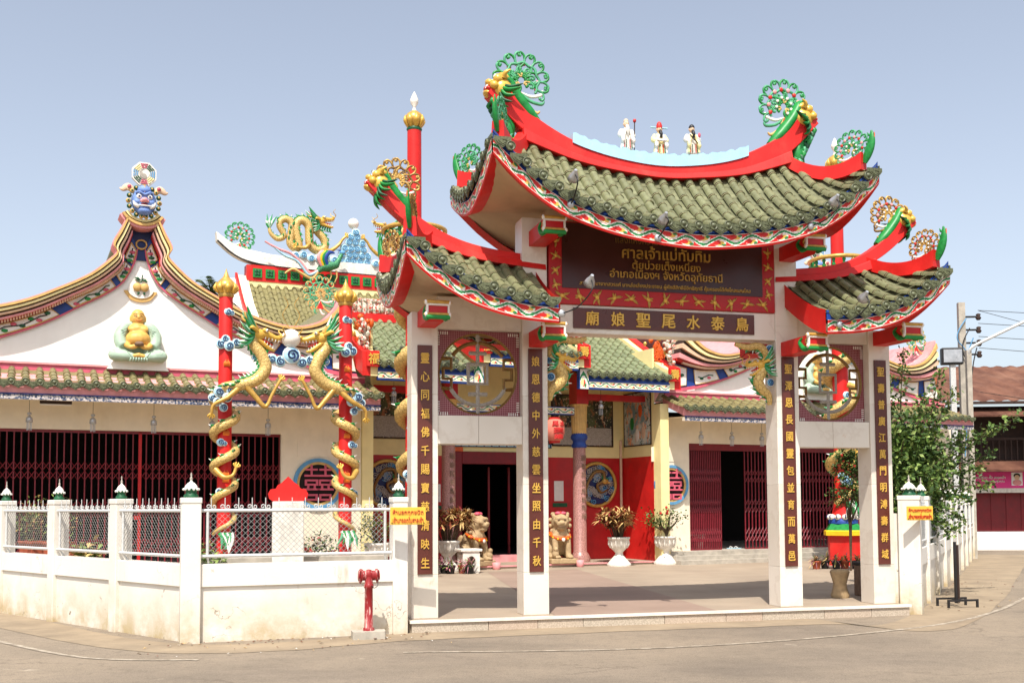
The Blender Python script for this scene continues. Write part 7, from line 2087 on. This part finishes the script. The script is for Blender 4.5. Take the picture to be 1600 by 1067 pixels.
m = MB(); m.box((-.05, -.05, 0), (.1, .1, 5.55), 'galv'); m.build('post', t)
t = thing('street_light', 'slim pale concrete post with long street light arm reaching right', 'street light', (13.22, 31.3, ROAD), 0)
m = MB(); m.prism([(-.07, -.07), (.07, -.07), (.07, .07), (-.07, .07)], 0, 6.0, 'concrete', 'z'); m.build('shaft', t)
m = MB(); m.tube(spline([(0, 0, 5.8), (.05, -.1, 6.05), (.5, -.2, 6.3), (1.9, -.5, 6.95), (3.2, -.8, 7.4)], 6), .045, 'galv', 8); m.build('arm', t)
m = MB(); m.ball((3.5, -.85, 7.45), (.4, .14, .09), 'silver'); m.build('lamp_head', t)
for k, (z0, x1, y1, z1) in enumerate(((7.3, 40, 30, 8.6), (6.9, 40, 29, 7.9), (6.5, 40, 28, 7.2), (6.15, 40, 27, 6.3), (7.3, 60, 70, 9), (4.8, 40, 30, 3.6))):
    a = V((14.23, 32.9, z0)); b = V((x1, y1, z1)); pts = [a.lerp(b, i / 20) + V((0, 0, -1.1 * math.sin(math.pi * i / 20))) for i in range(21)]
    m = MB(); m.tube(pts, .009, 'steel_black', 4); o = m.build('overhead_wire'); tag(o, ('topmost', 'second', 'third', 'lowest straight')[k] + ' thin overhead wire running right from the utility pole' if k < 4 else ('thin overhead wire slanting away behind the shophouse' if k == 4 else 'low slack wire crossing in front of the shophouse roof'), 'wire', 'overhead wires')

# ================================================================== wooden shophouse on the right
t = thing('shophouse', 'old wooden shophouse with rusty roof, balcony and dark red shutter', 'building', (15.2, 37.0, ROAD), R_(-4))
W = 14
m = MB(); m.box((-.6, 0, 0), (W, .2, .62), 'wall_white'); m.build('base_wall', t)
m = MB(); m.box((0, .12, .62), (W, .2, 1.95), 'maroon')
sh = m.build('shutter', t)
for k in range(18): m = MB(); m.box((.05 + k * .5, .1, .64), (.07 + k * .5 + .38, .118, 1.93), 'maroon'); m.build('shutter_slat', sh)
m = MB(); m.box((-.75, -.1, 0), (-.3, .25, 2.6), 'white_dirty'); m.build('corner_pier', t)
m = MB(); m.box((-.1, -.1, 2.7), (W, .25, 2.95), 'peach'); m.build('floor_beam', t)
m = MB(); m.prism([(-1.1, 2.62), (.1, 2.98), (.1, 3.04), (-1.1, 2.68)], -.3, W, 'rust', 'x'); m.build('awning', t)
m = MB(); m.box((0, 1.2, 2.95), (W, 1.35, 4.6), 'wood_dark'); m.box((0, -.05, 2.95), (W, 1.3, 3.0), 'wood_dark'); m.build('upper_wall', t)
for k in range(7): m = MB(); m.box((k * 2.2, -.05, 3.0), (k * 2.2 + .12, .07, 4.6), 'wood_dark'); m.build('balcony_post', t)
m = MB(); m.box((0, -.02, 3.72), (W, .05, 3.8), 'wood_dark'); rail = m.build('balcony_rail', t)
bm = MB(); bm.box((-.02, 0, 3.02), (.02, .03, 3.72), 'wood_dark'); bme = bm.mesh('baluster')
for k in range(46): link('baluster', bme, rail, Matrix.Translation((.15 + k * .2, 0, 0)))
m = MB(); m.prism([(-.9, 4.45), (.2, 4.82), (.2, 4.88), (-.9, 4.51)], -.6, W, 'rust', 'x'); m.build('porch_roof', t)
m = MB(); n = 120; lo_ = []; hi_ = []
for k in range(n + 1):
    x = -1.2 + (W + 1.2) * k / n; dz = .03 * math.sin(k * 1.6); lo_.append((x, -.6, 5.0 + dz)); hi_.append((max(x, .6), 5.5, 6.9 + dz))
m.grid([lo_, hi_], 'rust', True); m.build('main_roof', t)
m = MB(); m.box((-1.2, -.6, 4.9), (W, -.5, 4.99), 'wood_dark'); m.build('eave_board', t)
m = MB(); m.add([(-1.2, -.6, 5.0), (.6, 5.5, 6.9), (-1.2, 9, 5.0)], [(0, 1, 2)], 'rust'); m.build('roof_hip', t)
m = MB(); m.box((-.9, .3, 2.9), (-.55, .6, 5.9), 'terracotta'); m.build('brick_pier', t)
m = MB(); m.box((-.3, .4, 0), (W, 6, 4.9), 'wood_dark'); m.build('house_body', t)
t = thing('vinyl_banner', 'pink vinyl banner with white lettering and portraits on the shophouse', 'banner', (15.4, 36.7, ROAD + 1.95), R_(-4))
m = MB(); m.box((-.1, -.02, 0), (5.5, 0, .72), 'banner_pink'); bn = m.build('sheet', t)
m = MB(); m.box((-.1, -.026, -.02), (5.5, -.021, .13), 'white_dirty'); m.build('lower_strip', bn)
m = MB(); m.box((-.1, -.026, .68), (5.5, -.021, .86), 'steel_black'); m.build('upper_strip', bn)
link('lettering', text_mesh('ร้านสวยสะอาด', 'banner_white', width=.9, depth=.002, bold=.01, name='lettering'), bn, Matrix.Translation((.6, -.03, .77)))
link('lettering', text_mesh('สวนเหี่ยว กับ สลอกป้า', 'banner_white', width=1.0, depth=.002, bold=.02, name='lettering'), bn, Matrix.Translation((.68, -.03, .5)))
link('lettering', text_mesh('ใสสดชื่นทุกๆวัน', 'banner_white', width=.6, depth=.002, bold=.01, name='lettering'), bn, Matrix.Translation((.85, -.03, .36)))
for x in (1.38, 1.95):
    m = MB(); m.box((x, -.03, .22), (x + .36, -.022, .66), 'banner_white'); m.ball((x + .18, -.034, .5), (.09, .006, .1), 'peach'); m.ball((x + .18, -.033, .55), (.11, .005, .08), 'black'); m.ball((x + .18, -.034, .32), (.15, .006, .1), 'pink_pale'); m.build('portrait', bn)

# fluorescent tube under the left eave
t = thing('tube_light', 'dark fluorescent tube fitting under the left wing eave', 'lamp', TW(-10.0, -.75, 3.4), TEMP_A)
m = MB(); m.box((-.28, -.03, 0), (.28, .03, .05), 'wood_dark'); m.build('fitting', t)
m = MB(); m.tube([(-.27, 0, -.02), (.27, 0, -.02)], .016, 'pearl', 6); m.build('tube', t)

# a little street litter and leaf fall
r = random.Random(77)
m = MB()
for k in range(140):
    d_ = r.random() ** 2
    base = (FA.lerp(FB, r.uniform(-.2, 1.1)) if k % 3 else FC + FCDIR * r.uniform(0, 8)) + (V((.3, -.95, 0)) if k % 3 else V((.9, -.43, 0))) * (.1 + 1.2 * d_)
    a = r.uniform(0, 6.28); L = r.uniform(.015, .035); dx, dy = math.cos(a) * L, math.sin(a) * L; z = ROAD + .014 + r.uniform(0, .01)
    m.add([(base.x - dx, base.y - dy, z - .003), (base.x + dy * .4, base.y - dx * .4, z + .004), (base.x + dx, base.y + dy, z), (base.x - dy * .4, base.y + dx * .4, z + .006)], [(0, 1, 2), (0, 2, 3)], r.choice(['leaf_straw', 'leaf_bronze', 'paper', 'bark', 'leaf_bronze']))
o = stuff(m.build('fallen_leaves')); tag(o, 'dry fallen leaves and scraps scattered along the foot of the fences', 'litter')
